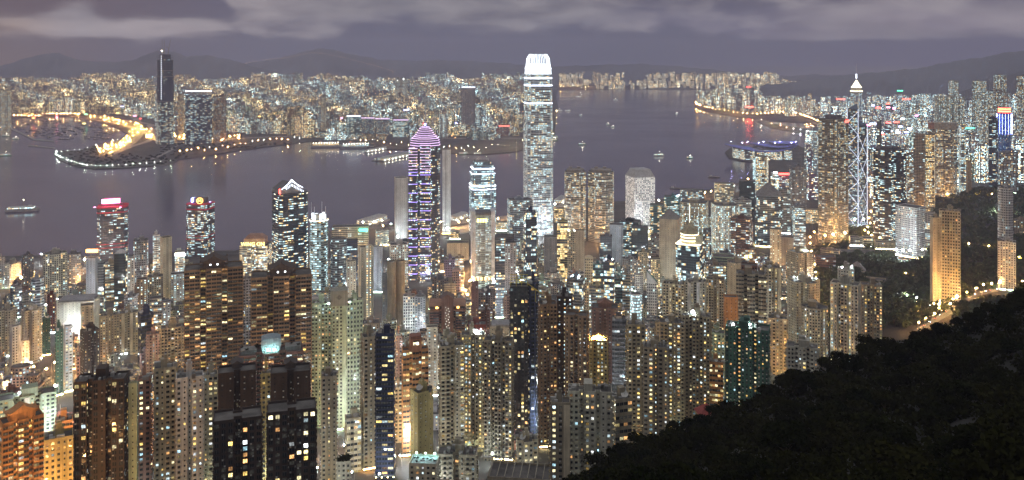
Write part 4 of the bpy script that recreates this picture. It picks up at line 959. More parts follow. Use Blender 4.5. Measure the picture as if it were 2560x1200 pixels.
        for y in (-.25, .25): b.bar(T(-.45*W_, y*W_, z+4), T(.45*W_, y*W_, z+4), .35, 0, c)
        b.obj('roof_frame', ['wall'], root)
    elif kind == 'beams':
        b = MB()
        for k in range(9): x = (-.45+.9*k/8)*W_; b.bar(T(x, -.24*W_, z+.3), T(x, .24*W_, z+.3), .25, 0, (.32, .3, .24))
        b.obj('roof_beams', ['wall'], root)
    elif kind == 'arrow':
        c = (.24, .13, .09); b = MB(); w = W_*.17; h = 8
        A = [T(x*w, -W_*.42, 0)[:2] for x in (-1, 1)]
        b.box(T(0, -W_*.2, 0), (w*2, W_*.42, z+h), 0, c, ang)
        y0, y1 = -W_*.41, W_*.01; zz = z+h
        b.face([T(-w*1.15, y0-.5, zz), T(w*1.15, y0-.5, zz), T(0, y0-.5, zz+5)], 0, c); b.face([T(w*1.15, y1, zz), T(-w*1.15, y1, zz), T(0, y1, zz+5)], 0, c)
        b.face([T(w*1.15, y0-.5, zz), T(w*1.15, y1, zz), T(0, y1, zz+5), T(0, y0-.5, zz+5)], 0, (.12, .08, .06)); b.face([T(-w*1.15, y1, zz), T(-w*1.15, y0-.5, zz), T(0, y0-.5, zz+5), T(0, y1, zz+5)], 0, (.12, .08, .06))
        b.obj('central_slab', ['wall'], root)
        b = MB()
        for f in range(24):
            for x in (-.22, .22):
                q = T(x*w+(.5 if f % 2 else -.5), y0-.12, z-2-f*3.1-(1.5 if x > 0 else 0)); b.box(q, (.9, .25, .9), 0, (1, .95, .8, 1.6), ang)
        b.obj('stair_windows', ['pane'], root)
        for x in (-.3, .3):
            b = MB(); b.box(T(x*W_, -W_*.36, z-3.2), (2.6, 1.2, 1.8), rot=ang); b.obj('cornice_lamp', ['sign_orange'], root)
        b = MB(); b.box(T(0, -W_*.02, z-6), (W_*1.04, W_*.75, 1.0), 0, (.36, .2, .12), ang, bottom=True); b.box(T(0, -W_*.02, z-.8), (W_*1.04, W_*.75, 1.0), 0, (.36, .2, .12), ang, bottom=True); b.obj('cornice', ['wall'], root)
    elif kind == 'wing':
        b = MB(); b.box(T(0, 0, z-1), (W_*.62, W_*.4, W_*.2), 0, (.42, .25, .18), ang); b.prism([T(x*W_*.31, y*W_*.2, 0)[:2] for x, y in ((-1, -1), (1, -1), (1, 1), (-1, 1))], z+W_*.2-1, z+W_*.3, 0, (.35, .2, .15), P1=[T(x*W_*.18, y*W_*.1, 0)[:2] for x, y in ((-1, -1), (1, -1), (1, 1), (-1, 1))]); b.obj('roof_house', ['wall'], root)
        text_obj('WING ON', W_*.15, 'sign_yellow', root, T(0, -W_*.36, z+.6), ang)

SHR = []
def shrub(root, loc, s, r):
    if not SHR:
        for q in range(3):
            b = MB(); rr = random.Random(q+5)
            for _ in range(60):
                v = Vector([rr.gauss(0, .45) for _ in range(3)]); v.z = abs(v.z)+.1; u = Vector([rr.uniform(-1, 1) for _ in range(3)]).normalized()*.3; w = u.cross(Vector([rr.uniform(-1, 1) for _ in range(3)])).normalized()*.22
                b.face([tuple(v-u), tuple(v-w), tuple(v+u), tuple(v+w)])
            SHR.append(b.mesh('shrub', ['leaf']))
    o = bpy.data.objects.new('shrub', r.choice(SHR)); C.objects.link(o); o.parent = root; o.location = loc; o.scale = (s,)*3
_g = plain('lamp_cool', (.3, .5, .5), .5, emit=(.5, 1, .95), strength=60, sample=True); ST['silver'] = (2.4, 3.9, .92, .52, .4, .3, 4, 1.05, 1.0, .2, 'S')

def run_table(txt):
    for ln in txt.strip().split('\n'):
        w = ln.split(); typ = w[0]; L, Rr, T_, V, D = map(float, w[1:6]); pl = w[6]; asp = float(w[7]); rot = float(w[8]); st, col, roof = w[9:12]
        k = 12; kw = {}; add = []
        while '=' in w[k]:
            a, b = w[k].split('=')
            if a == 'add': add.append(tuple(map(float, b.split(':'))))
            elif a in ('indiv', 'geo'): kw[a] = int(b)
            elif a in ('pat', 'st2'): kw[a] = b
            else: kw[a] = float(b)
            k += 1
        lab = ' '.join(w[k:]); name = {'r': 'apartment_tower', 'R': 'apartment_tower', 'o': 'office_tower', 'b': 'low_building'}[typ]
        cat = {'r': 'apartment tower', 'R': 'apartment tower', 'o': 'office tower', 'b': 'building'}[typ]
        base = roof if roof in ('plant', 'flat', 'lamps', 'slab', 'chin', 'gable', 'hip', 'pyr') else 'flat'
        if 'geo' not in kw: kw['geo'] = D < 1010
        if kw['geo'] is not None: kw['geo'] = bool(kw['geo'])
        root, P, O, z, ang = building(name, L, Rr, T_, V, D, pl, asp, rot, st, col, base, lab, cat, add=add, **kw)
        if base == 'flat' and roof != 'flat': special(roof, root, P, z, ang, (Rr-L)/F*D, random.Random(int(L)))
run_table(TABLE)

# ------------------------------------------------------------------ landmark towers
def base_tower(name, label, px, D, gz=4, cat='skyscraper'):
    return empty(name, (px2x(px, D), D, gz-2), label, cat), -math.atan2(px2x(px, D), D)
def reg(L, Rr, T_, V, D, hd=25): ALLB.append((L, Rr, T_, V, D, hd))
def ztop(py, D, gz=4): return CAMZ-(py-HZ)/F*D-(gz-2)
def rotp(P, a): c, s = cos(a), sin(a); return [(x*c-y*s, x*s+y*c) for x, y in P]
def stack(root, P, levels, st, col, r, names='wall', **kw):
    """setbacks: levels = [(z0, z1, scale)]"""
    n = len(P)
    for i, (z0, z1, k) in enumerate(levels):
        Q = [(x*k, y*k) for x, y in P]
        volume(root, Q, root.location.xy, z0, z1, st, col, r, False, nm=names if i == 0 else 'upper_wall', **kw)
        b = MB(); b.face([(*q, z1) for q in Q]); b.obj('roof', ['roof'], root)
def band(root, P, z, h, out, m, name='light_band'):
    Q = inset(P, -out); b = MB(); b.prism(Q, z, z+h, bottom=True); return b.obj(name, [m], root)

# tallest silver tower
def silver_tower():
    D = 1900; r = random.Random(1); root, a = base_tower('silver_skyscraper', 'tallest silver tower with a white glowing crown of claws', 1345, D)
    P, O, s = fit(plan('cham', 1.0), 1309, 1382, D, 12); z = ztop
    lev = [(0, z(300, D), 1.0), (z(300, D), z(215, D), .965), (z(215, D), z(180, D), .91), (z(180, D), z(162, D), .83)]
    stack(root, P, lev, 'silver', (.60, .66, .72), r, lit=.5, warm=.3, gain=.85)
    for zz, k in ((z(300, D), 1), (z(215, D), .965), (z(180, D), .91)): pass
    # pale corner piers
    b = MB(); n = len(P)
    for i in range(n):
        x, y = P[i]
        b.bar((x*1.01, y*1.01, 0), (x*1.01, y*1.01, z(300, D)), 1.0, 0, (.55, .6, .66)); b.bar((x*.975, y*.975, z(300, D)), (x*.92, y*.92, z(180, D)), .8, 0, (.6, .65, .7))
    b.obj('corner_pier', ['wall'], root)
    b = MB(); Q = [(x*.87, y*.87) for x, y in P]
    b.prism([(x*.925, y*.925) for x, y in P], z(185, D), z(160, D), P1=[(x*.84, y*.84) for x, y in P])
    b.obj('lit_crown', ['crown_white'], root)
    Q = inset([(x*.80, y*.80) for x, y in P], 0); m_ = 44; per = [math.dist(Q[i-1], Q[i]) for i in range(n)]; tot = sum(per)
    for q in range(m_):
        t_ = q/m_*tot; i = 0
        while t_ > per[i]: t_ -= per[i]; i += 1
        f = t_/per[i]; x = Q[i-1][0]+(Q[i][0]-Q[i-1][0])*f; y = Q[i-1][1]+(Q[i][1]-Q[i-1][1])*f
        b = MB(); b.bar((x*1.04, y*1.04, z(163, D)), (x*.98, y*.98, z(146, D)), .65); b.bar((x*.98, y*.98, z(146, D)), (x*.76, y*.76, z(135.5, D)), .5)
        if q % 1 == 0: b.obj('crown_claw', ['crown_white'], root)
    for py, k in ((172, .9), (196, .95), (214, .967), (258, .97)): band(root, [(x*k, y*k) for x, y in P], z(py, D), 2.2, .35, 'neon_white')
    for i, x_ in enumerate((-.3, .3)):
        for py in range(300, 560, 9): pass
    b = MB()
    for py in range(225, 570, 7):
        b.prism(inset([(x*(1.0 if py > 300 else .967), y*(1.0 if py > 300 else .967)) for x, y in P], -.22), z(py, D), z(py, D)+.5, 0, (.6, .66, .72), bottom=True)
    b.obj('spandrel_fins', ['wall'], root)
    for px_ in (1322, 1334, 1356, 1368):
        pass
    reg(1309, 1382, 135, 572, D, 35)
silver_tower()

# unfinished supertall on the far shore
def unfinished():
    D = 3900; r = random.Random(2); root, a = base_tower('unfinished_supertall', 'unfinished dark blue supertall with cranes on top across the harbour', 413, D)
    P, O, s = fit(plan('cham', 1.0), 392, 436, D, 10); z = ztop
    lev = [(0, z(338, D), 1.08), (z(338, D), z(255, D), 1.0), (z(255, D), z(192, D), .97), (z(192, D), z(150, D), .9), (z(150, D), z(136, D), .62)]
    for i, (z0, z1, k) in enumerate(lev):
        Q = [(x*k, y*k) for x, y in P]
        volume(root, Q, (0, 0), z0, z1, 'strip', ((.10, .11, .15), (.05, .065, .11), (.035, .045, .11), (.045, .045, .055), (.06, .06, .07))[i], r, False, lit=(.5, .45, .03, .05, .1)[i], warm=.45, nm='wall' if i == 0 else 'upper_wall', gain=.9)
        b = MB(); b.face([(*q, z1) for q in Q]); b.obj('roof', ['roof'], root)
    b = MB()
    for py in range(140, 196, 4): b.prism(inset([(x*.93, y*.93) for x, y in P], -.4), z(py, D), z(py, D)+1.5, 0, (.16, .16, .2), bottom=True)
    for py in (177, 253, 192): b.prism(inset(P, -1.2), z(py, D), z(py, D)+2.4, 0, (.35, .3, .3), bottom=True)
    b.obj('slab_edges', ['wall'], root)
    b = MB()
    for py in range(142, 250, 5): b.box((0, -max(p[1] for p in P)-.8, z(py, D)), (3.4, .5, 4.5), 0, (.85, .92, 1, 2.2))
    b.obj('work_lights', ['pane'], root)
    for x, yb, yt, lean in ((-14, 140, 99, 0), (-5, 140, 101, 1), (14, 136, 98, 12)):
        b = MB(); b.bar((x, 0, z(yb, D)), (x+lean*.3, 0, z(yb-18, D)), 1.5, 0, (.4, .36, .3)); b.bar((x+lean*.3, 0, z(yb-18, D)), (x+lean, 0, z(yt, D)), .9, 0, (.4, .36, .3)); b.bar((x, 0, z(yb-17, D)), (x-10, 0, z(yb-19, D)), 1.2, 0, (.4, .36, .3))
        b.obj('tower_crane', ['wall'], root)
    b = MB(); b.box((-14, -4, z(128, D)), (2.5, 2.5, 2.5)); b.obj('crane_lamp', ['lamp_boat'], root)
    reg(391, 437, 135, 358, D, 40)
unfinished()

# violet banded tower with stepped pyramid top
def violet_tower():
    D = 1500; r = random.Random(3); gz = 8
    root, a = base_tower('neon_skyscraper', 'dark skyscraper wrapped in violet neon bands with a stepped pink pyramid top', 1063, D, gz); z = lambda py: ztop(py, D, gz)
    P, O, s = fit(plan('cham', 1.0), 1027, 1106, D, 0)
    star = []
    R_ = 27.5
    for i in range(16):
        q = 2*pi*(i+.5)/16; rr = R_ if (i//2) % 2 else R_*.93; star.append((rr*cos(q), rr*sin(q)))
    volume(root, star, (0, 0), 0, z(362), 'off', (.075, .07, .11), r, False, lit=.38, warm=.5, gain=1.0)
    b = MB(); b.face([(*q, z(362)) for q in star]); b.obj('roof', ['roof'], root)
    # projecting corner bays carry the bands
    for x0, t0, w in ((-18.5, 368, 14.5), (3, 360, 17.5)):
        Q = [(x0-w/2, -R_-2.2), (x0+w/2, -R_-2.2), (x0+w/2, -R_*.6), (x0-w/2, -R_*.6)]
        volume(root, Q, (0, 0), 0, z(t0), 'off', (.06, .055, .11), r, False, lit=.4, warm=.5, nm='corner_bay')
        b = MB(); b.face([(*q, z(t0)) for q in Q]); b.obj('bay_roof', ['roof'], root)
        py = t0
        while py < 700:
            band(root, Q, z(py), .7 if py > 420 else .8, .3, 'neon_pink' if py < 420 else 'neon_purple'); py += 7.2 if py < 428 else 22
    for py, k in ((362, 1.02), (356, 1.0), (350, .97), (345, .93), (341, .80), (337, .68), (332, .58), (327, .50), (322, .40), (318, .30)):
        Q = [(R_*k*cos(2*pi*(i+.5)/8), R_*k*sin(2*pi*(i+.5)/8)) for i in range(8)]
        b = MB(); b.prism(Q, z(py)-3.2, z(py), 0, (.09, .07, .12)); b.obj('crown_step', ['wall'], root)
        band(root, Q, z(py), .7, .3, 'neon_pink', 'crown_band')
    Q = [(R_*.5*cos(2*pi*(i+.5)/8), R_*.5*sin(2*pi*(i+.5)/8)) for i in range(8)]
    b = MB(); b.prism(Q, z(346), z(330), 0, (.04, .03, .06)); b.prism([(x*.7, y*.7) for x, y in Q], z(324), z(318), 0, (.1, .08, .14), P1=[(x*.1, y*.1) for x, y in Q]); b.obj('crown_core', ['wall'], root)
    b = MB(); b.bar((0, 0, z(320)), (0, 0, z(302)), 1.6, 0, (.3, .36, .5)); b.bar((0, 0, z(304)), (0, 0, z(266)), .9, 0, (.4, .45, .6)); b.obj('spire', ['wall'], root)
    b = MB(); b.box((0, 0, z(314)), (2.4, 2.4, 4)); b.obj('spire_light', ['sign_blue'], root)
    reg(1020, 1108, 318, 722, D, 32)
violet_tower()

def gabled_glass():     # dark tower, lit gable
    D = 1380; r = random.Random(4); gz = 14
    root, a = base_tower('gabled_office_tower', 'dark blue office tower under a white lit folded gable roof', 725, D, gz); z = lambda py: ztop(py, D, gz)
    P, O, s = fit(plan('cham', .8), 681, 771, D, 22); volume(root, P, (0, 0), 0, z(478), 'strip', (.045, .055, .085), r, False, lit=.42, warm=.45, gain=1.1)
    b = MB(); b.face([(*q, z(478)) for q in P]); b.obj('roof', ['roof'], root)
    an = R(22)+a; cs, sn = cos(an), sin(an); T = lambda x, y, h: (cs*x-sn*y, sn*x+cs*y, h)
    w, dp = 24, 18; z0 = z(478)
    b = MB()
    b.face([T(-w, -dp, z0), T(w*.6, -dp, z0), T(w*.6, -dp, z0+5), T(-w*.2, -dp, z0+17), T(-w, -dp, z0+5)], 0, (.32, .33, .35)); b.face([T(w*.6, dp, z0), T(-w, dp, z0), T(-w, dp, z0+5), T(-w*.2, dp, z0+17), T(w*.6, dp, z0+5)], 0, (.3, .3, .3))
    b.face([T(-w, dp, z0), T(-w, -dp, z0), T(-w, -dp, z0+5), T(-w, dp, z0+5)], 0, (.3, .3, .3)); b.face([T(w*.6, -dp, z0), T(w*.6, dp, z0), T(w*.6, dp, z0+5), T(w*.6, -dp, z0+5)], 0, (.3, .3, .3))
    b.face([T(w*.6, -dp, z0+5), T(w*.6, dp, z0+5), T(-w*.2, dp, z0+17), T(-w*.2, -dp, z0+17)], 0, (.14, .14, .15)); b.face([T(-w, dp, z0+5), T(-w, -dp, z0+5), T(-w*.2, -dp, z0+17), T(-w*.2, dp, z0+17)], 0, (.14, .14, .15)); b.obj('gable_block', ['wall'], root)
    for k, off in ((0, 0), (1, 5.5)):
        b = MB(); b.bar(T(-w*.9+off, -dp-.6, z0+7+off*.3), T(-w*.2, -dp-.6, z0+19+off*.5), .7); b.bar(T(-w*.2, -dp-.6, z0+19+off*.5), T(w*.6-off, -dp-.6, z0+7+off*.3), .7); b.obj('neon_ridge', ['neon_white'], root)
    b = MB()
    for k in range(12):
        x = -w*.55+k*2.6; h = 17-abs(x+w*.2)*.62-2; b.bar(T(x, -dp-.4, z0+h-4), T(x, -dp-.4, z0+h), .35)
    b.obj('light_ribs', ['neon_white'], root)
    b = MB(); b.box(T(-1, -dp-1.2, z0-7), (8, .6, 6), rot=an); b.obj('sign_board', ['sign_white'], root)
    b = MB(); b.box(T(-w-.5, -dp, z0), (1.5, 3, 8), rot=an); b.obj('red_sign', ['sign_red'], root)
    reg(681, 771, 440, 668, D, 28)
gabled_glass()

def twin_banded(px0, px1, top, V, D, lab, sign):
    r = random.Random(px0); gz = 4; mid = (px0+px1)/2
    root, a = base_tower('red_banded_tower', lab, mid, D, gz); z = lambda py: ztop(py, D, gz)
    P, O, s = fit(plan('cham', .85), px0, px1, D, -4 if px0 < 300 else -30); n = len(P)
    zt = z(top+20); volume(root, P, (0, 0), 0, zt, 'off', (.10, .085, .11), r, False, lit=.33, warm=.25)
    b = MB(); b.face([(*q, zt) for q in P]); b.obj('roof', ['roof'], root)
    b = MB()
    for py in (top+22, top+34): b.prism(inset(P, -.6), z(py), z(py)+2.4, 0, (.55, .04, .07), bottom=True)
    zz = z(top+120 if px0 < 300 else top+108)
    b.prism(inset(P, -.6), zz, zz+1.6, 0, (.5, .04, .06), bottom=True); b.prism(inset(P, -.6), zz+7, zz+8.6, 0, (.5, .04, .06), bottom=True); b.obj('red_band', ['wall'], root)
    i = min(range(n), key=lambda i: P[i][1]+P[(i+1) % n][1]); 
    an = (R(-4) if px0 < 300 else R(-30))+a; W_ = (px1-px0)/F*D
    if sign == 'pink':
        b = MB(); b.box((0, 0, zt), (W_*.54, W_*.25, 5), 0, (.4, .2, .25), an); b.obj('roof_house', ['wall'], root)
        b = MB(); b.box((0, -W_*.14, zt+6), (W_*.52, 1.5, 8.5), rot=an); b.obj('roof_sign', ['sign_pink'], root)
        for k in (-.4, .4):
            b = MB(); b.box((W_*k, -W_*.36, zt+.4), (3, 3, .8)); b.obj('roof_lamp', ['sign_pink'], root)
        b = MB(); b.bar((-W_*.27, 0, zt+15), (W_*.27, 0, zt+15), .5, 0, (.5, .2, .3)); b.obj('sign_frame', ['wall'], root)
    else:
        b = MB(); b.box((0, 0, zt), (W_*.42, W_*.3, 11), 0, (.12, .1, .1), an); b.obj('roof_house', ['wall'], root)
        cs, sn = cos(an+R(25)), sin(an+R(25)); fx, fy = W_*.08, -W_*.3
        b = MB(); N = 24; rr = 5.6
        for q in range(N):
            t0, t1 = 2*pi*q/N, 2*pi*(q+1)/N
            b.bar((fx+rr*cos(t0)*cs, fy+rr*cos(t0)*sn, zt+7+rr*sin(t0)), (fx+rr*cos(t1)*cs, fy+rr*cos(t1)*sn, zt+7+rr*sin(t1)), .55)
        for x0, h0, x1, h1 in ((-2.6, -2.6, -1.8, 2.6), (-1.8, 2.6, 0, -1), (0, -1, 1.8, 2.6), (1.8, 2.6, 2.6, -2.6)):
            b.bar((fx+x0*cs, fy+x0*sn, zt+7+h0), (fx+x1*cs, fy+x1*sn, zt+7+h1), .5)
        b.obj('ring_logo', ['sign_orange'], root)
        b = MB(); b.box((-W_*.22, -W_*.1, zt+3), (2, W_*.22, 8), rot=an); b.obj('roof_sign', ['sign_blue'], root)
        for k in (-.3, .3):
            b = MB(); b.box((W_*k, W_*.1, zt+.4), (3, 3, .8)); b.obj('roof_lamp', ['sign_blue'], root)
    reg(px0, px1, top, V, D, 25)
twin_banded(243, 322, 494, 655, 1640, 'red banded glass tower with a glaring pink roof sign on the waterfront', 'pink')
twin_banded(466, 537, 487, 640, 1690, 'red banded glass tower with a round orange logo and blue roof light', 'logo')

def white_drum():
    D = 1360; r = random.Random(6); gz = 14
    root, a = base_tower('round_office_tower', 'round pale green lit tower with a glowing white roof and four masts', 797, D, gz); z = lambda py: ztop(py, D, gz)
    P, O, s = fit(plan('round', .9), 774, 820, D, 0); volume(root, P, (0, 0), 0, z(548), 'strip', (.42, .48, .44), r, False, lit=.8, warm=.12, gain=1.05)
    b = MB(); b.face([(*q, z(548)) for q in P]); b.obj('roof', ['roof'], root)
    band(root, P, z(550), 1.2, .8, 'dome_lit')
    for k, q in enumerate((0, .9, 2.2, 3.1, 4.1, 5.3)):
        b = MB(); x, y = 9.5*cos(q), 9.5*sin(q); b.box((x, y, z(548)), (3.5, 3.5, 8+2*(k % 2))); b.obj('lit_pylon', ['crown_white'], root)
    b = MB(); b.prism([(x*.55, y*.55) for x, y in P], z(548), z(536), 0, (.55, .52, .45)); b.obj('roof_drum', ['wall'], root)
    for x, yt in ((-12, 505), (-7, 517), (5, 504), (11, 516)):
        b = MB(); b.bar((x, 0, z(538)), (x, 0, z(yt)), .5, 0, (.7, .72, .8)); b.obj('mast', ['wall'], root)
    reg(774, 820, 525, 735, D, 15)
white_drum()

def harbour_claw():     # smaller sibling of the silver tower
    D = 1880; r = random.Random(8); root, a = base_tower('blue_crowned_tower', 'blue lit tower with stepped shoulders and a clawed crown behind the white ribbed bank', 1206, D); z = lambda py: ztop(py, D)
    P, O, s = fit(plan('cham', 1), 1173, 1240, D, 8)
    for i, (z0, z1, k) in enumerate([(0, z(460), 1.0), (z(460), z(428), .93), (z(428), z(410), .82), (z(410), z(402), .68)]):
        Q = [(x*k, y*k) for x, y in P]; volume(root, Q, (0, 0), z0, z1, 'silver', (.25, .36, .45), r, False, lit=.45, warm=.15, nm='wall' if not i else 'upper_wall', gain=1.15)
        b = MB(); b.face([(*q, z1) for q in Q]); b.obj('roof', ['roof'], root)
    for py, k in ((420, .9), (432, .94), (462, 1), (470, 1)): band(root, [(x*k, y*k) for x, y in P], z(py), 1.8, .3, 'neon_white')
    for x in (-20, 20):
        b = MB(); b.box((x, -24, z(500)), (3, 2, z(425)-z(500)), 0, (.5, .6, .7)); b.obj('shoulder_fin', ['wall'], root)
    b = MB()
    for q in range(26):
        an = 2*pi*q/26; x, y = 17*cos(an), 17*sin(an); b.bar((x, y, z(406)), (x*.8, y*.8, z(397)), .5, 0, (.5, .55, .65))
    b.obj('crown_fins', ['wall'], root)
    reg(1173, 1240, 398, 545, D, 30)
harbour_claw()

def ribbed_bank():
    D = 1420; r = random.Random(9); gz = 10; root, a = base_tower('ribbed_bank_tower', 'white ribbed bank tower with green lit glass core and gold shop lights at its foot', 1207, D, gz); z = lambda py: ztop(py, D, gz)
    P, O, s = fit(plan('rect', .7), 1179, 1236, D, 4); volume(root, P, (0, 0), 0, z(535), 'off', (.30, .42, .38), r, False, lit=.75, warm=.08, gain=.8)
    b = MB(); b.face([(*q, z(535)) for q in P]); b.obj('roof', ['roof'], root)
    an = R(4)+a; cs, sn = cos(an), sin(an); T = lambda x, y, h: (cs*x-sn*y, sn*x+cs*y, h); w = 19.2; d = 13.6
    for s_ in (-1, 1):
        b = MB(); b.box(T(s_*(w-2.6), -.6, 0), (6.4, 2*d+2, z(524)), 0, (.62, .64, .66), an); b.obj('end_pier', ['wall'], root)
    b = MB()
    for k in range(15): b.box(T(-12.6+k*1.8, -d-.5, z(680)), (.55, .9, z(533)-z(680)), 0, (.62, .64, .66), an)
    b.obj('facade_ribs', ['wall'], root)
    b = MB(); b.box(T(0, 0, z(535)), (2*w, 2*d, 5), 0, (.12, .13, .15), an); b.obj('parapet', ['wall'], root)
    b = MB()
    for x in (-9, -4.6, 0, 4.5): b.box(T(x, -d-1.4, z(551)), (3, .4, 5.5), rot=an)
    b.obj('gold_sign', ['sign_yellow'], root)
    for k in range(6):
        b = MB(); b.box(T(-15+k*6, -d-1.5, z(694)), (2.2, .5, 4.5), rot=an); b.obj('shop_lamp', ['sign_orange'], root)
    b = MB(); b.box(T(-w+1, -d-4, z(700)), (.8, .8, .8)); b.box(T(w-1, -d-4, z(700)), (.8, .8, .8)); b.obj('floodlight', ['lamp_roof'], root)
    reg(1176, 1238, 525, 695, D, 22)
ribbed_bank()

def lobed(px0, px1, top, lab, seed):
    D = 1830; r = random.Random(seed); root, a = base_tower('rounded_exchange_tower', lab, (px0+px1)/2, D); z = lambda py: ztop(py, D)
    P, O, s = fit(plan('oct', .9), px0, px1, D, 4 if seed == 1 else -4); volume(root, P, (0, 0), 0, z(top+8), 'off', (.42, .41, .38), r, False, lit=.45, warm=.6, gain=.85)
    b = MB(); b.face([(*q, z(top+8)) for q in P]); b.obj('roof', ['roof'], root)
    b = MB(); b.prism([(x*.8, y*.8) for x, y in P], z(top+8), z(top+2), 0, (.3, .27, .24)); b.obj('roof_drum', ['wall'], root)
    for x in (-10, 8): b = MB(); b.box((x, 4, z(top+3)), (7, 6, 5), 0, (.36, .32, .28)); b.obj('roof_house', ['wall'], root)
    b = MB()
    for py in range(int(top)+14, 640, 6): b.prism(inset(P, -.25), z(py), z(py)+.6, 0, (.5, .46, .38), bottom=True)
    b.obj('spandrel_bands', ['wall'], root)
    reg(px0, px1, top, 640, D, 25)
lobed(1411, 1465, 420, 'golden lit office tower with two rounded bays, left of the pair', 1); lobed(1470, 1535, 420, 'golden lit office tower with two rounded bays, right of the pair', 2)

def porthole():
    D = 1900; r = random.Random(11); root, a = base_tower('porthole_tower', 'white tower with round porthole windows and a sloping white cap', 1600, D); z = lambda py: ztop(py, D)
    P, O, s = fit(plan('rect', 1), 1563, 1637, D, 24); volume(root, P, (0, 0), 0, z(440), 'grid', (.68, .69, .72), r, False, lit=.55, warm=.35, gain=1.0, fm='porthole')
    b = MB(); b.prism(P, z(440), z(421), 0, (.45, .45, .46), P1=[(x*.68, y*.68) for x, y in P]); b.obj('bevelled_roof', ['wall'], root)
    reg(1563, 1637, 421, 570, D, 30)
t = NT(bpy.data.materials.new('tmp').node_tree) if False else None
def porthole_mat():
    t = mat('porthole'); p = t.p; t.mt.cycles.emission_sampling = 'NONE'
    tc = t.new('ShaderNodeTexCoord').outputs['Object']; g = t.new('ShaderNodeNewGeometry').outputs['Normal']
    x, y, z = t.sep(tc); nx, ny, _ = t.sep(g)
    s = t.m('ADD', t.m('MULTIPLY', x, t.m('MULTIPLY', ny, -1)), t.m('MULTIPLY', y, nx))
    u = t.m('DIVIDE', s, 3.6); v = t.m('DIVIDE', z, 3.6); fu, fv = t.m('SUBTRACT', t.m('FRACT', u), .5), t.m('SUBTRACT', t.m('FRACT', v), .5)
    mk = t.m('LESS_THAN', t.m('ADD', t.m('MULTIPLY', fu, fu), t.m('MULTIPLY', fv, fv)), .075)
    n = t.new('ShaderNodeTexWhiteNoise', noise_dimensions='3D'); t.put(n.inputs[0], t.xyz(t.m('FLOOR', u), t.m('FLOOR', v), t.m('MULTIPLY', nx, 7)))
    t.put(p.inputs['Base Color'], t.mix(mk, (.70, .71, .74, 1), (.02, .025, .03, 1)))
    t.put(p.inputs['Emission Color'], (1, .95, .85, 1)); t.put(p.inputs['Emission Strength'], t.m('MULTIPLY', mk, t.m('MULTIPLY', t.m('LESS_THAN', n.outputs[0], .5), 1.3)))
porthole_mat(); porthole()

def golden_giant():
    D = 1750; r = random.Random(12); gz = 14; root, a = base_tower('golden_grid_tower', 'giant square glass tower with a golden lit grid and a red logo', 2083, D, gz); z = lambda py: ztop(py, D, gz)
    P, O, s = fit(plan('cham', 1), 2046, 2121, D, -33); volume(root, P, (0, 0), 0, z(296), 'off', (.24, .23, .20), r, False, lit=.5, warm=.6, gain=.75)
    b = MB(); b.face([(*q, z(296)) for q in P]); b.obj('roof', ['roof'], root)
    b = MB(); b.prism([(x*.55, y*.55) for x, y in P], z(296), z(287), 0, (.2, .19, .22)); b.obj('roof_house', ['wall'], root)
    b = MB()
    for py in range(300, 600, 6): b.prism(inset(P, -.2), z(py), z(py)+.5, 0, (.35, .3, .22), bottom=True)
    for i in range(len(P)):
        x0, y0 = P[i]; x1, y1 = P[(i+1) % len(P)]; L = math.hypot(x1-x0, y1-y0)
        for k in range(int(L/7)+1): f = k*7/L; b.bar((x0+(x1-x0)*f, y0+(y1-y0)*f, 0), (x0+(x1-x0)*f, y0+(y1-y0)*f, z(297)), .35, 0, (.3, .27, .22))
    b.obj('facade_grid', ['wall'], root)
    i = max(range(len(P)), key=lambda i: math.dist(P[i], P[(i+1) % 8]) if P[i][0]+P[(i+1) % 8][0] > 0 and P[i][1]+P[(i+1) % 8][1] < 0 else 0)
    x0, y0 = P[i]; x1, y1 = P[(i+1) % 8]; ux, uy = norm2(x1-x0, y1-y0); cx, cy = x0+(x1-x0)*.84+uy*.8, y0+(y1-y0)*.84-ux*.8
    b = MB(); N = 12
    for off in (-3.0, 3.0):
        for q in range(N):
            t0, t1 = 2*pi*q/N, 2*pi*(q+1)/N; f = lambda t: (cx+ux*(off+2.4*cos(t)), cy+uy*(off+2.4*cos(t)), z(302)+2.4*sin(t)); b.bar(f(t0), f(t1), .7)
    b.obj('red_logo', ['sign_red'], root)
    reg(2046, 2121, 285, 612, D, 35)
golden_giant()

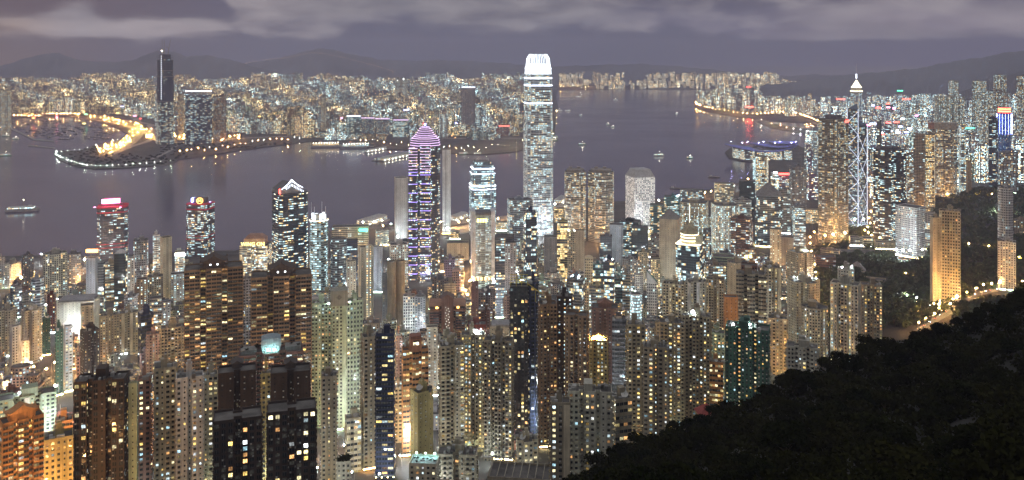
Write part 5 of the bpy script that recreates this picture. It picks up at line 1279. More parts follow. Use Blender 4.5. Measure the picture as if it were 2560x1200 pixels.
def faceted():
    D = 1950; r = random.Random(13); gz = 12; root, a = base_tower('faceted_glass_tower', 'faceted dark glass tower with white diagonal light lines', 2143, D, gz); z = lambda py: ztop(py, D, gz)
    w = 15; S = [(-w, -w), (w, -w), (w, w), (-w, w)]; cc = (0, 0); ro = R(-40)+a
    S = rotp(S, ro)
    tops = [z(395), z(300), z(348), z(250)]   # quadrants: front, right, back, left; each one a triangular shaft
    tops = [z(258), z(298), z(330), z(285)]
    col = (.10, .13, .18)
    for k in range(4):
        A, B_ = S[k], S[(k+1) % 4]; t0 = tops[k]; tri = [A, B_, cc]
        volume(root, tri, (0, 0), z(570), t0-13, 'off', col, r, False, lit=.30, warm=.4, gain=.8, nm='shaft')
        b = MB(); b.face([(*A, t0-13), (*B_, t0-13), (*cc, t0)], 0, (.13, .17, .24)); b.face([(*B_, t0-13), (*cc, t0-13), (*cc, t0)], 0, col); b.face([(*cc, t0-13), (*A, t0-13), (*cc, t0)], 0, col); b.obj('sloping_top', ['wall'], root)
    b = MB(); b.prism([(x*1.03, y*1.03) for x, y in S], 0, z(570), 0, (.42, .42, .42)); b.obj('stone_base', ['wall'], root)
    zs = [z(570), z(508), z(452), z(392), z(335), z(278)]
    off = [(x*1.015, y*1.015) for x, y in S]
    b = MB()
    for k in range(4):
        A, B_ = off[k], off[(k+1) % 4]; top = tops[k]-13
        for q in range(len(zs)-1):
            z0, z1 = zs[q], zs[q+1]
            if z1 > top+6: continue
            if k in (0, 1, 3):
                M_ = ((A[0]+B_[0])/2, (A[1]+B_[1])/2)
                zm = (z0+z1)/2
                if k == 0: b.bar((*B_, z0), (*A, zm), .26); b.bar((*A, zm), (*B_, z1), .26)
                else: b.bar((*A, z0), (*B_, z1), .2); b.bar((*B_, z0), (*A, z1), .2)
        b.bar((*A, z(570)), (*A, max(top, tops[k-1]-13)), .4)
    b.obj('light_lines', ['neon_blue'], root)
    for x in (-3, 3):
        b = MB(); b.bar((x, 0, tops[2]-4), (x, 0, z(222)), .5, 0, (.7, .7, .75)); b.obj('mast', ['wall'], root)
    reg(2122, 2166, 250, 578, D, 25)
faceted()

def spired():
    D = 3050; r = random.Random(14); root, a = base_tower('spired_skyscraper', 'tall tower with a gold lit pyramid crown and needle spire behind the faceted glass tower', 2141, D); z = lambda py: ztop(py, D)
    P, O, s = fit(plan('oct', 1), 2126, 2157, D, 10); volume(root, P, (0, 0), 0, z(232), 'off', (.3, .3, .38), r, False, lit=.55, warm=.3)
    b = MB(); b.prism(P, z(232), z(228), 0, (.5, .45, .3)); b.obj('roof', ['wall'], root)
    b = MB(); b.prism([(x*.85, y*.85) for x, y in P], z(228), z(217), 0, (.5, .45, .35)); b.obj('crown_drum', ['wall'], root)
    band(root, P, z(229), 4, .5, 'dome_lit'); band(root, [(x*.85, y*.85) for x, y in P], z(219), 3, .5, 'dome_lit')
    b = MB(); b.prism([(x*.8, y*.8) for x, y in P], z(217), z(200), P1=[(x*.08, y*.08) for x, y in P]); b.obj('pyramid_crown', ['dome_lit'], root)
    b = MB(); b.bar((0, 0, z(201)), (0, 0, z(160)), 1.6, 0, (.75, .75, .9)); b.obj('spire', ['wall'], root)
    b = MB(); b.box((0, 0, z(196)), (3.6, 3.6, 16)); b.obj('spire_light', ['neon_white'], root)
    reg(2126, 2157, 200, 300, D, 25)
spired()

def domed():
    D = 1330; r = random.Random(15); gz = 20; root, a = base_tower('domed_office_tower', 'dark glass tower with a cream glowing ringed dome', 1724, D, gz); z = lambda py: ztop(py, D, gz)
    P, O, s = fit(plan('cham', .9), 1690, 1759, D, -14); volume(root, P, (0, 0), 0, z(608), 'glass', (.08, .12, .15), r, False, lit=.5, warm=.4)
    b = MB(); b.face([(*q, z(608)) for q in P]); b.obj('roof', ['roof'], root); band(root, P, z(608), 1.0, .5, 'dome_lit', 'roof_edge_light')
    R_ = 13.5; circ = lambda k: [(R_*k*cos(2*pi*i/24), R_*k*sin(2*pi*i/24)) for i in range(24)]
    b = MB(); b.prism(circ(1), z(608), z(584), 0, (.6, .55, .42)); b.obj('drum', ['wall'], root)
    for py in (600, 592, 585): band(root, circ(1), z(py), 1.5, .6, 'dome_lit', 'glowing_ring')
    for k0, k1, p0, p1 in ((1.02, .95, 584, 574), (.8, .72, 574, 566), (.55, .25, 566, 556)):
        b = MB(); b.prism(circ(k0), z(p0), z(p1), 0, (.34, .32, .22), P1=circ(k1)); b.obj('dome_tier', ['wall'], root)
    b = MB(); b.bar((0, 0, z(557)), (0, 0, z(512)), .5); b.obj('lit_mast', ['dome_lit'], root)
    b = MB(); b.box((12, -12, z(606)), (11, 6, 12), 0, (.4, .4, .33)); b.obj('lift_tower', ['wall'], root)
    reg(1690, 1759, 555, 695, D, 25)
domed()

def lawyers_dark():
    D = 1720; r = random.Random(16); gz = 24; root, a = base_tower('dark_slotted_tower', 'black glass tower slotted with bright white floor strips left of the white block', 2224, D, gz); z = lambda py: ztop(py, D, gz)
    P, O, s = fit(plan('cross', 1), 2184, 2266, D, -20); volume(root, P, (0, 0), 0, z(372), 'strip', (.03, .035, .06), r, False, lit=.48, warm=.35, gain=1.15)
    b = MB(); b.face([(*q, z(372)) for q in P]); b.obj('roof', ['roof'], root)
    b = MB(); b.prism([(x*.6, y*.6) for x, y in P], z(372), z(366), 0, (.1, .1, .13)); b.obj('roof_house', ['wall'], root)
    reg(2184, 2266, 366, 602, D, 30)
lawyers_dark()

def curved_hotel():
    D = 2150; r = random.Random(17); gz = 50; root, a = base_tower('curved_hotel_tower', 'tall curved hotel tower with gold windows and a plain pale rim', 2361, D, gz); z = lambda py: ztop(py, D, gz)
    P, O, s = fit([(.5*cos(2*pi*i/24), .36*sin(2*pi*i/24)) for i in range(24)], 2335, 2398, D, 0)
    volume(root, P, (0, 0), 0, z(322), 'off', (.36, .34, .30), r, False, lit=.42, warm=.7, gain=.85)
    b = MB(); Q = inset(P, -.6); b.prism(Q, z(322), z(306), 0, (.46, .42, .36)); b.obj('plain_rim', ['wall'], root)
    b = MB()
    for py in range(328, 480, 5): b.prism(inset(P, -.3), z(py), z(py)+1.0, 0, (.5, .46, .4), bottom=True)
    b.obj('balcony_bands', ['wall'], root)
    b = MB(); b.box((-31, 6, z(322)), (10, 12, z(307)-z(322)), 0, (.5, .28, .22)); b.obj('side_fin', ['wall'], root)
    reg(2323, 2398, 305, 480, D, 30)
    building('office_tower', 2397, 2414, 312, 465, 2200, 'rect', 2.2, 12, 'strip', 'white', 'flat', 'thin white lit slab with a brown edge behind the curved hotel tower', 'office tower', lit=.6, gain=1.1)
    building('office_tower', 2283, 2314, 332, 505, 2050, 'rect', .9, -5, 'strip', 'tan', 'flat', 'plain tan slab tower with one vertical glass slot left of the curved hotel tower', 'office tower', lit=.1, warm=.2)
    building('office_tower', 2310, 2338, 334, 505, 2060, 'rect', 1.2, -5, 'strip', 'tan', 'plant', 'tan tower face of gold strip windows joined to the slotted slab', 'office tower', lit=.6, warm=.8)
    building('hotel_tower', 2494, 2528, 283, 330, 2500, 'round', 1, 0, 'dots', (.05, .16, .5), 'flat', 'round blue lit tower with a red and gold striped top at the right', 'hotel tower', lit=.3)
    root2 = bpy.data.objects['hotel_tower']; z2 = 0
    zt = CAMZ-(283-HZ)/F*2520-root2.location.z
    for k, (h, m_) in enumerate(((3, 'sign_red'), (6.5, 'sign_yellow'), (10, 'sign_red'), (13.5, 'sign_yellow'), (17, 'sign_red'))):
        b = MB(); b.prism([(16.5*cos(2*pi*i/20), 16.5*sin(2*pi*i/20)) for i in range(20)], zt+h, zt+h+1.6, bottom=True); b.obj('light_ring', [m_], root2)
    b = MB(); b.prism([(15.5*cos(2*pi*i/20), 15.5*sin(2*pi*i/20)) for i in range(20)], zt-1, zt+20, 0, (.12, .1, .1)); b.obj('crown_drum', ['wall'], root2)
    b = MB()
    for i in range(16):
        q = 2*pi*i/16; b.bar((20.6*cos(q), 20.6*sin(q), zt-60), (20.6*cos(q), 20.6*sin(q), zt), .35)
    b.obj('blue_light_tubes', ['sign_blue'], root2)
    for a_ in ((2472, 2495, 292, 350, 2300, 'rect', 1, -10, 'strip', 'navy', 'plant', 'dark navy office tower left of the round blue tower'),
               (2496, 2546, 378, 455, 1950, 'rect', .6, 0, 'grid', 'grey', 'plant', 'wide grey gridded tower under the round blue tower'),
               (2268, 2284, 405, 500, 2000, 'rect', 1, 0, 'off', 'tan', 'flat', 'narrow tan lit slab behind the black slotted tower'),
               (2415, 2429, 400, 465, 2050, 'rect', 1, 0, 'blank', 'tan', 'flat', 'plain tan tower with a green lit podium right of the curved hotel tower'),
               (2212, 2228, 310, 366, 2350, 'rect', 1, 0, 'strip', 'purple', 'flat', 'white and violet striped slab above the black slotted tower'),
               (2192, 2204, 298, 366, 2400, 'rect', 1, 0, 'glass', 'steel', 'flat', 'narrow steel glass tower left of the white and violet striped slab'),
               (2336, 2412, 240, 300, 3100, 'saw5', .3, 4, 'bal', 'pale', 'plant', 'long dense pale green white housing slab behind the curved hotel tower'),
               (2371, 2397, 201, 245, 3500, 'saw2', .6, 0, 'bal', 'pale', 'plant', 'pair of slim lit towers standing above the long pale housing slab'),
               (2430, 2466, 202, 245, 3600, 'saw3', .6, 0, 'bal', 'pale', 'plant', 'cluster of pale hillside towers between the slim pair and the orange lit ones'),
               (2484, 2516, 187, 232, 3500, 'saw3', .6, 0, 'bal', 'tan', 'plant', 'orange lit hillside towers high at the right'),
               (2541, 2580, 190, 235, 3400, 'saw3', .6, 0, 'bal', 'tan', 'plant', 'pale hillside tower cut by the right edge'),
               (2462, 2483, 228, 275, 3000, 'saw1', .6, 0, 'bal', 'pale', 'plant', 'slim cool lit tower below the orange lit hillside towers'),
               (2449, 2462, 232, 290, 2950, 'saw1', .6, 0, 'bal', 'pale', 'plant', 'slim cool lit tower left of its near twin on the slope'),
               (2514, 2528, 233, 270, 2900, 'saw1', .6, 0, 'bal', 'white', 'plant', 'slim white tower just above the round blue tower')):
        building('apartment_tower' if a_[8] == 'bal' else 'office_tower', *a_[:11], a_[11], 'apartment tower' if a_[8] == 'bal' else 'office tower', lit={'bal': .4}.get(a_[8]), warm=.35 if a_[8] == 'bal' else None)
curved_hotel()

# big towers of the far shore
for a_ in ((462, 530, 236, 352, 3900, 'rect', .35, 4, 'strip', (.12, .13, .2), 'flat', 'wide dark slab with white light columns right of the unfinished supertall', .3),
           (534, 549, 240, 345, 3950, 'rect', .8, 0, 'res', 'rbrown', 'plant', 'red brown tower, left of two beside the wide dark slab', .3),
           (549, 566, 236, 340, 4000, 'rect', .8, 0, 'res', 'rbrown', 'plant', 'red brown tower, right of two beside the wide dark slab', .3),
           (388, 395, 212, 345, 4050, 'rect', 1, 0, 'strip', 'purple', 'flat', 'thin violet edged slab just left of the unfinished supertall', .4),
           (444, 460, 236, 330, 4100, 'rect', .8, 0, 'res', 'tan', 'plant', 'tan tower between the unfinished supertall and the wide dark slab', .4),
           (0, 28, 226, 290, 4400, 'saw3', .5, 0, 'bal', 'gbrown', 'lamps', 'brown estate tower with an orange lit roof at the left edge across the water', .5),
           (802, 816, 238, 340, 4600, 'rect', .8, 0, 'res', 'gbrown', 'plant', 'tall slim tan residential tower above the far harbour blocks', .45),
           (866, 902, 290, 348, 4300, 'rect', .8, 0, 'strip', 'teal', 'flat', 'teal glass harbour office with a cyan roof line, left of three', .4),
           (903, 936, 295, 345, 4350, 'rect', .6, 0, 'grid', 'navy', 'flat', 'dark harbour office with a pink roof line, middle of three', .35),
           (938, 974, 297, 345, 4350, 'rect', .6, 0, 'grid', 'navy', 'flat', 'dark harbour office with a pink roof line, right of three', .35),
           (982, 1022, 300, 358, 4250, 'rect', .6, 0, 'strip', 'teal', 'flat', 'cool lit harbour block left of the stepped pink pyramid top', .6),
           (1098, 1120, 285, 340, 4200, 'rect', .8, 8, 'strip', 'white', 'flat', 'curved white striped tower right of the stepped pink pyramid top', .5),
           (1153, 1189, 218, 312, 4700, 'rect', .5, 0, 'res', (.34, .31, .33), 'flat', 'tall mauve slab tower with a white lit roof standing alone on the far shore', .1),
           (988, 1019, 199, 240, 6300, 'rect', .6, 0, 'grid', 'tan', 'lamps', 'tan lit block with a bright roof in front of the far hills', .5),
           (1190, 1197, 268, 312, 4600, 'rect', 1, 0, 'strip', 'white', 'flat', 'thin white striped tower beside the mauve slab', .7),
           (1240, 1275, 322, 345, 4300, 'rect', .5, 0, 'grid', 'red', 'flat', 'low red brown block under a red neon roof name', .2),
           (1255, 1310, 344, 372, 4150, 'rect', .5, 0, 'blank', 'pale', 'flat', 'pale windowless cultural hall by the far ferry pier', .1),
           (1105, 1165, 344, 372, 4150, 'rect', .4, 0, 'grid', 'white', 'flat', 'white lit promenade block near the far ferry pier', .5),
           (1873, 1886, 217, 290, 6000, 'rect', .8, 0, 'glass', 'dgrey', 'flat', 'dark tower edged with red neon across the bay at right', .2),
           (1840, 1856, 232, 280, 6300, 'rect', .8, 0, 'glass', 'navy', 'flat', 'dark navy glass tower over the curving bay road', .1)):
    building('far_shore_tower', *a_[:11], a_[11], 'tower', lit=a_[12], z0=3, geo=False)
def roof_line(px0, px1, py, D, m_, label, name='roof_light_line'):
    b = MB(); x0, x1 = px2x(px0, D), px2x(px1, D); b.box(((x0+x1)/2, D, CAMZ-(py-HZ)/F*D), (x1-x0, 3, 4.5)); tag(b.obj(name, [m_]), label, 'neon sign')
roof_line(463, 529, 229, 3885, 'neon_white', 'white light bar on the wide dark slab across the water')
roof_line(867, 901, 291, 4262, 'neon_white', 'cyan white light bar on the leftmost teal harbour office')
roof_line(903, 936, 296, 4330, 'neon_pink', 'pink light bar on the middle harbour office')
roof_line(938, 974, 298, 4330, 'neon_pink', 'pink light bar on the right harbour office')
roof_line(983, 1021, 301, 4230, 'neon_pink', 'pink light bar on the cool lit harbour block')
roof_line(1154, 1188, 219, 4680, 'neon_white', 'white light bar on the mauve slab tower')
roof_line(1248, 1273, 316, 4280, 'sign_red', 'red neon name on the low far shore block', 'neon_sign')
roof_line(1009, 1021, 276, 4500, 'sign_blue', 'violet neon sign behind the harbour offices', 'neon_sign')
roof_line(1866, 1878, 218, 5980, 'sign_red', 'red neon name on top of the dark bayside tower', 'neon_sign')
roof_line(1864, 1882, 268, 5950, 'sign_strong_red', 'lower red neon name on the dark bayside tower', 'neon_sign')
roof_line(2243, 2257, 228, 3900, 'sign_green', 'green neon name above the right hand district', 'neon_sign')
roof_line(2091, 2112, 249, 3600, 'sign_red', 'red neon name left of the gold spired tower', 'neon_sign')
roof_line(2257, 2275, 249, 3300, 'sign_red', 'red neon bar right of the green neon name', 'neon_sign')
roof_line(2216, 2224, 261, 3200, 'sign_red', 'small red neon sign on a lit block right of the spire', 'neon_sign')
roof_line(2235, 2247, 307, 2900, 'sign_red', 'small red neon sign low among the right hand offices', 'neon_sign')
roof_line(2175, 2190, 311, 2700, 'sign_blue', 'violet glaring billboard right of the faceted glass tower', 'billboard')
roof_line(2180, 2186, 265, 3000, 'sign_blue', 'blue white billboard above the violet one', 'billboard')
roof_line(2415, 2435, 322, 2700, 'sign_green', 'cyan floodlit sports ground light right of the curved hotel', 'floodlight')
roof_line(1946, 1972, 437, 2210, 'sign_red', 'red lit crown band on the purple grey waterfront block', 'neon_sign')
roof_line(1934, 1943, 434, 2170, 'sign_white', 'bright white billboard near the convention hall', 'billboard')
roof_line(898, 919, 578, 1622, 'sign_green', 'green video screen at the right end of the wide pier building', 'video_screen')
roof_line(438, 462, 640, 1440, 'sign_white', 'white video screen on the shopping block', 'video_screen')
roof_line(216, 243, 631, 1222, 'sign_orange', 'orange lit roof board on the blank pale blue slab', 'billboard')
roof_line(1862, 1869, 646, 1400, 'sign_yellow', 'left one of two glaring yellow lamps on a brown roof', 'floodlight')
roof_line(1873, 1879, 644, 1400, 'sign_yellow', 'right one of two glaring yellow lamps on a brown roof', 'floodlight')

rs = random.Random(41)
for k in range(16):
    m_ = rs.choice(('sign_blue', 'sign_pink', 'sign_blue', 'sign_red', 'neon_purple', 'sign_white')); px = rs.uniform(2160, 2290); D = rs.uniform(2500, 3400); py = rs.uniform(265, 345)
    roof_line(px, px+rs.uniform(5, 12), py, D, m_, 'small glowing sign among the violet lit blocks right of the faceted glass tower', 'neon_sign'); C.objects[-1]['group'] = 'glowing signs right of the faceted tower'
for k in range(34):
    m_ = rs.choice(('sign_blue', 'sign_pink', 'sign_green', 'sign_red', 'sign_white', 'sign_yellow', 'sign_orange')); px = rs.uniform(60, 1300); D = rs.uniform(4150, 5600) if px > 440 else rs.uniform(4700, 6000); py = HZ+F*(CAMZ-rs.uniform(25, 60))/D
    roof_line(px, px+rs.uniform(4, 8), py, D, m_, 'small coloured neon sign lost among the far shore blocks', 'neon_sign'); C.objects[-1]['group'] = 'neon signs of the far shore'
# ------------------------------------------------------------------ convention hall on its own platform
slab('convention_platform', [(1812, 380), (1822, 394), (1850, 402), (1886, 404.5), (1905, 397.5), (2010, 395), (2018, 372), (1990, 362), (1850, 366), (1825, 370)])
def convention():
    D = 3350; root = empty('convention_hall', (px2x(1905, D), D, 3), 'convention hall with sweeping blue violet wing roofs on the water', 'convention hall'); r = random.Random(3)
    volume(root, [(-90, -75), (95, -75), (120, 10), (110, 70), (-100, 70), (-115, 0)], (0, 0), 0, 38, 'strip', (.5, .5, .5), r, False, lit=.85, warm=.45, gain=1.4)
    b = MB(); b.face([(x, y, 38) for x, y in [(-90, -75), (95, -75), (120, 10), (110, 70), (-100, 70), (-115, 0)]]); b.obj('roof', ['roof'], root)
    for s, (cx, w, d, h, lift) in enumerate(((-5, 165, 110, 36, 22), (45, 105, 80, 50, 12), (80, 62, 55, 62, 6))):
        b = MB(); N, K = 16, 5; g = [[None]*(K+1) for _ in range(N+1)]
        for i in range(N+1):
            u = -1+2*i/N
            for j in range(K+1):
                v = -1+2*j/K; e = (1-abs(u)**2.2)**.6 if abs(u) < 1 else 0
                g[i][j] = (cx+u*w*.9, v*d*e*.9, h+lift*abs(u)**1.8+6*(1-v*v)*e-3)
        for i in range(N):
            for j in range(K):
                b.face([g[i][j], g[i+1][j], g[i+1][j+1], g[i][j+1]], 0, (.24, .26, .62)); b.face([tuple(q-(0, 0, 2)[k] for k, q in enumerate(p)) for p in (g[i][j+1], g[i+1][j+1], g[i+1][j], g[i][j])], 0, (.3, .3, .4))  # violet lamp glow put into the roof colour
        b.obj('wing_roof', ['wall'], root)
        b = MB(); b.prism([(cx+x*w*.6, y*d*.5) for x, y in ((-1, -1), (1, -1), (1, 1), (-1, 1))], 37, max(h-2, 40)); b.obj('lit_clerestory', ['wall'], root)
    for k in range(9):
        b = MB(); x = -130+k*32; y = -70 if k % 2 else -30; b.box((x, y, 66), (1.2, 1.2, 1.0)); b.obj('roof_lamp', ['lamp_violet'], root)  # violet lamps on masts, added to light the wing roofs
        b = MB(); b.bar((x, y, 38), (x, y, 66), .3, 0, (.3, .3, .3)); b.obj('lamp_post', ['wall'], root)
    for k in range(14):
        b = MB(); q = pi+pi*k/13; b.box((100*cos(q)-10, 78*sin(q), 1), (2.2, 2.2, 2)); b.obj('terrace_lamp', ['lamp_small'], root)

convention()

# ------------------------------------------------------------------ street lamps
for k_, s_ in (('lamp_warm', 3300), ('lamp_white', 2500), ('lamp_cool', 160)): M[k_].node_tree.nodes['Principled BSDF'].inputs['Emission Strength'].default_value = s_
def lamp_proto(name, m_, h=11):
    root = empty(name, (0, -500, 0)); b = MB(); b.bar((0, 0, 0), (0, 0, h), .16, 0, (.3, .3, .3)); b.bar((0, 0, h), (0, -1.8, h+.3), .1, 0, (.3, .3, .3)); b.obj('pole', ['wall'], root)
    b = MB(); n = 6; rr = .55
    up = [(rr*cos(2*pi*i/n), rr*sin(2*pi*i/n)-1.9) for i in range(n)]
    b.prism([(x, (y+1.9)*.6-1.9) for x, y in up], h-.35, h+.25, bottom=True, P1=[(x*.5, (y+1.9)*.3-1.9) for x, y in up]); b.obj('lamp_head', [m_], root)
    return root
LP = {k: lamp_proto('street_lamp', 'lamp_'+k) for k in ('warm', 'white')}; LK = {k: lamp_proto('park_lamp', 'lamp_'+k) for k in ('warm', 'white')}
LQ = {k: lamp_proto('harbour_lamp', 'harbour_'+k) for k in ('warm', 'white')}; LQ['road'] = lamp_proto('highway_lamp', 'highway_lamp')
used = set(); lamp_log = []
def lamp(px, D, kind, where, sc=1.0, group='street lamps between the towers', z=None, protos=None):
    pr = (protos or LP)[kind]; key = pr.name
    z = island_z(px, D) if z is None else z; loc = (px2x(px, D), D, z)
    if key not in used: used.add(key); o = pr; o.location = loc; o.scale = (sc,)*3
    else: o = copy_tree(pr, loc, rnd.uniform(0, 6), scale=sc)
    tag(o, None, 'street lamp' if protos is None else 'lamp', group); lamp_log.append((o, px, HZ+F*(CAMZ-z)/D, kind, where)); return o

def free(px, D, m=3):
    for L, Rr, T_, V, Db, hd in ALLB:
        if abs(D-Db) < hd+m and L-4 < px < Rr+4: return False
    return True
# ------------------------------------------------------------------ infill buildings
CAP = [(-200, 655), (0, 655), (100, 660), (200, 668), (205, 650), (600, 655), (630, 655), (850, 620), (900, 612), (1000, 600), (1150, 618), (1300, 580), (1400, 572), (1560, 565), (1700, 545), (1880, 525), (1990, 545), (2050, 640)]
VOID = [(1150, 1183, 1180, 1900), (2012, 2050, 1500, 2000), (2028, 2068, 900, 1500), (60, 140, 800, 900), (232, 262, 560, 760), (1226, 1262, 900, 1200), (930, 965, 1100, 1700)]
fills = []
def cap_for(px0, px1, D, top):
    for L, Rr, T_, V, Db, hd in ALLB:
        if Db > D and px1 > L+1 and px0 < Rr-1: top = max(top, V-6)
    return top
def infill():
    r = random.Random(21); D = 1880
    while D > 545:
        px = -60+r.uniform(0, 20)
        while px < 2045:
            w = r.uniform(15, 30); wp = w/D*F
            a, b = px, px+wp; px = b+r.choice((2, 3, 5, 9, 14))*1000/D
            if any(v0 < b and v1 > a and d0 < D < d1 for v0, v1, d0, d1 in VOID) or b > 1395 and D < 640: continue
            if not all(free(q, D, 14) for q in (a, (a+b)/2, b)): continue
            if (a+b)/2 > 1950 and 900 > D or D > shore_d((a+b)/2)-75: continue
            gz = island_z(a, D); h = r.choice((28, 38, 48, 60, 75, 90, 100))*r.uniform(.85, 1.15)
            top = HZ+F*(CAMZ-gz-h)/D; lim = interp((a+b)/2, CAP)
            if D < 1500: lim += (1640-D)*.10
            top = max(top, lim+r.uniform(0, 30)); top = cap_for(a, b, D, top)
            base = HZ+F*(CAMZ-gz)/D
            if (base-top)/F*D < 11: continue
            if top > 1215: continue
            fills.append((a, b, top, D)); ALLB.append((a, b, top, top+20, D, w/2))
        D -= r.uniform(32, 46)
infill()
FCOL = [('beige', .17), ('pale', .17), ('gbrown', .14), ('grey', .13), ('tan', .1), ('white', .07), ('pink', .04), ('brown', .05), ('rbrown', .03), ('pblue', .04), ('dgrey', .06)]
NAMEC = dict(beige='beige', pale='pale', gbrown='taupe', grey='grey', tan='tan', white='white', pink='salmon', brown='brown', rbrown='red brown', pblue='pale blue', dgrey='dark grey', cream='cream', pgreen='pale green', navy='navy', teal='teal', steel='steel grey')
def pick(r, tab):
    q = r.random()*sum(w for _, w in tab)
    for c, w in tab:
        q -= w
        if q <= 0: return c
    return tab[-1][0]
autos = []       # (object, px, py, adjective, noun)
fills.sort(key=lambda f: -(f[1]-f[0])*max(5, min(1200, HZ+F*(CAMZ-island_z(f[0], f[3]))/f[3])-f[2])); extra = []; nap = 0
for (a, b, top, D) in fills:
    r = random.Random(int(a*31+D)); col = pick(r, FCOL); c = tuple(v*r.uniform(.85, 1.1) for v in COL[col])
    office = D > 1250 and r.random() < (.5 if a > 950 else .2)
    st = r.choice(('off', 'strip', 'grid', 'glass', 'blank')) if office else r.choice(('res', 'bal', 'res', 'bal', 'dots', 'grid', 'off'))
    if not office:
        nap += 1
        if nap > 292: extra.append((a, b, top, D, c, st)); continue
    w = (b-a)/F*D; pl = r.choice(('rect', 'saw3', 'saw2', 'cross', 'cham', 'saw2', 'oct')) if w > 19 else r.choice(('rect', 'cross', 'saw2', 'cham'))
    root, P, O, z, ang = building('office_tower' if office else 'apartment_block', a, b, top, 0, D, pl, r.uniform(.6, 1.0), r.choice((0, 0, r.uniform(-35, 35), r.uniform(-12, 12))), st, c,
        r.choice(('plant', 'plant', 'plant', 'lamps' if r.random() < .35 else 'plant', 'hip' if r.random() < .1 else 'plant')), None, 'office tower' if office else 'apartment block', 'towers filling the slope between the landmarks', lit=(.45 if office else .3)*r.uniform(.5, 1.5), warm=r.uniform(.2, .8), geo=D < 760, reg=False)
    if r.random() < .45:        # a podium or a lower wing steps out in front
        k = r.uniform(1.1, 1.35); hh = r.uniform(9, 20); gz2 = 2+hh
        if z > gz2+12:
            Pp = [(x*k+r.uniform(-1, 1)*0, y*k) for x, y in P]; volume(root, Pp, O, 0, gz2, r.choice(('off', 'strip', 'res')), tuple(v*.9 for v in c), r, False, nm='podium'); bb = MB(); bb.face([(*q, gz2) for q in Pp]); bb.obj('podium_roof', ['roof'], root)
    if r.random() < .3 and D < 1400:      # penthouse set back from the parapet
        q = r.uniform(.5, .75); hh = r.uniform(3, 9); cx_ = sum(p[0] for p in P)/len(P); cy_ = sum(p[1] for p in P)/len(P); Pq = [(cx_+(x-cx_)*q, cy_+(y-cy_)*q) for x, y in P]
        volume(root, Pq, O, z-1.1, z+hh, st, c, r, False, nm='penthouse'); bb = MB(); bb.face([(*p_, z+hh) for p_ in Pq]); bb.obj('penthouse_roof', ['roof'], root)
    autos.append((root, (a+b)/2, top, NAMEC[col]+(' curved' if pl == 'oct' else ' stepped' if pl.startswith('saw') else ''), {'off': 'office block', 'strip': 'banded office', 'grid': 'gridded block', 'glass': 'glass office', 'blank': 'blank walled block', 'res': 'flats', 'bal': 'balcony flats', 'dots': 'stair lit slab'}[st]))

# ------------------------------------------------------------------ far districts
KOWLIM = [(-60, 292), (180, 285), (250, 286), (330, 290), (395, 305), (440, 330), (600, 334), (700, 336), (780, 348), (1010, 362), (1120, 370), (1320, 371)]
def far_ground(D): return interp(D, [(6400, 3), (8000, 35), (9600, 105), (11000, 120)])
me_ = MB()
xs_ = [px for px in range(-700, 1400, 30)]
Vg = [(px2x(px, d), d, far_ground(d)+.6) for px in xs_ for d in range(6400, 10700, 300)]; nd = len(range(6400, 10700, 300))
me = bpy.data.meshes.new('kowloon_foothills'); me.from_pydata(Vg, [], [(i*nd+j, (i+1)*nd+j, (i+1)*nd+j+1, i*nd+j+1) for i in range(len(xs_)-1) for j in range(nd-1)]); me.materials.append(M['soil'])
o = bpy.data.objects.new('kowloon_foothills', me); C.objects.link(o); struct(o)
slab('far_shore_rise', [(px2x(p, d), d) for p, d in ((1390, 10700), (2300, 11200), (2300, 14000), (1390, 14000))], z=40, thick=44, at=False)
far = []; far_r = random.Random(99)
def add_far(px, D, w, h, z0, st, col, lit, warm, gain, pl='rect', asp=.6): 
    top = HZ+F*(CAMZ-z0-h)/D; a, b = px-w/2/D*F, px+w/2/D*F
    t2 = top
    for L, Rr, T_, V, Db, hd in ALLB:
        if Db > D and b > L and a < Rr: t2 = max(t2, V-10)
        if abs(Db-D) < hd+20 and b > L-2 and a < Rr+2: return
    h -= (t2-top)/F*D
    if h < 9: return
    v = far_r.choice((.55, .8, 1, 1, 1.3)); far.append((w*h/D/D, px, D, w, h, z0, st, tuple(c*min(v, 1) for c in col), lit, warm, gain*v, pl, asp))
PARKS = [(890, 226, 75, 9), (960, 250, 60, 7), (1330, 236, 200, 3), (560, 222, 40, 5), (780, 214, 40, 4), (250, 205, 25, 4), (1540, 205, 60, 0)]
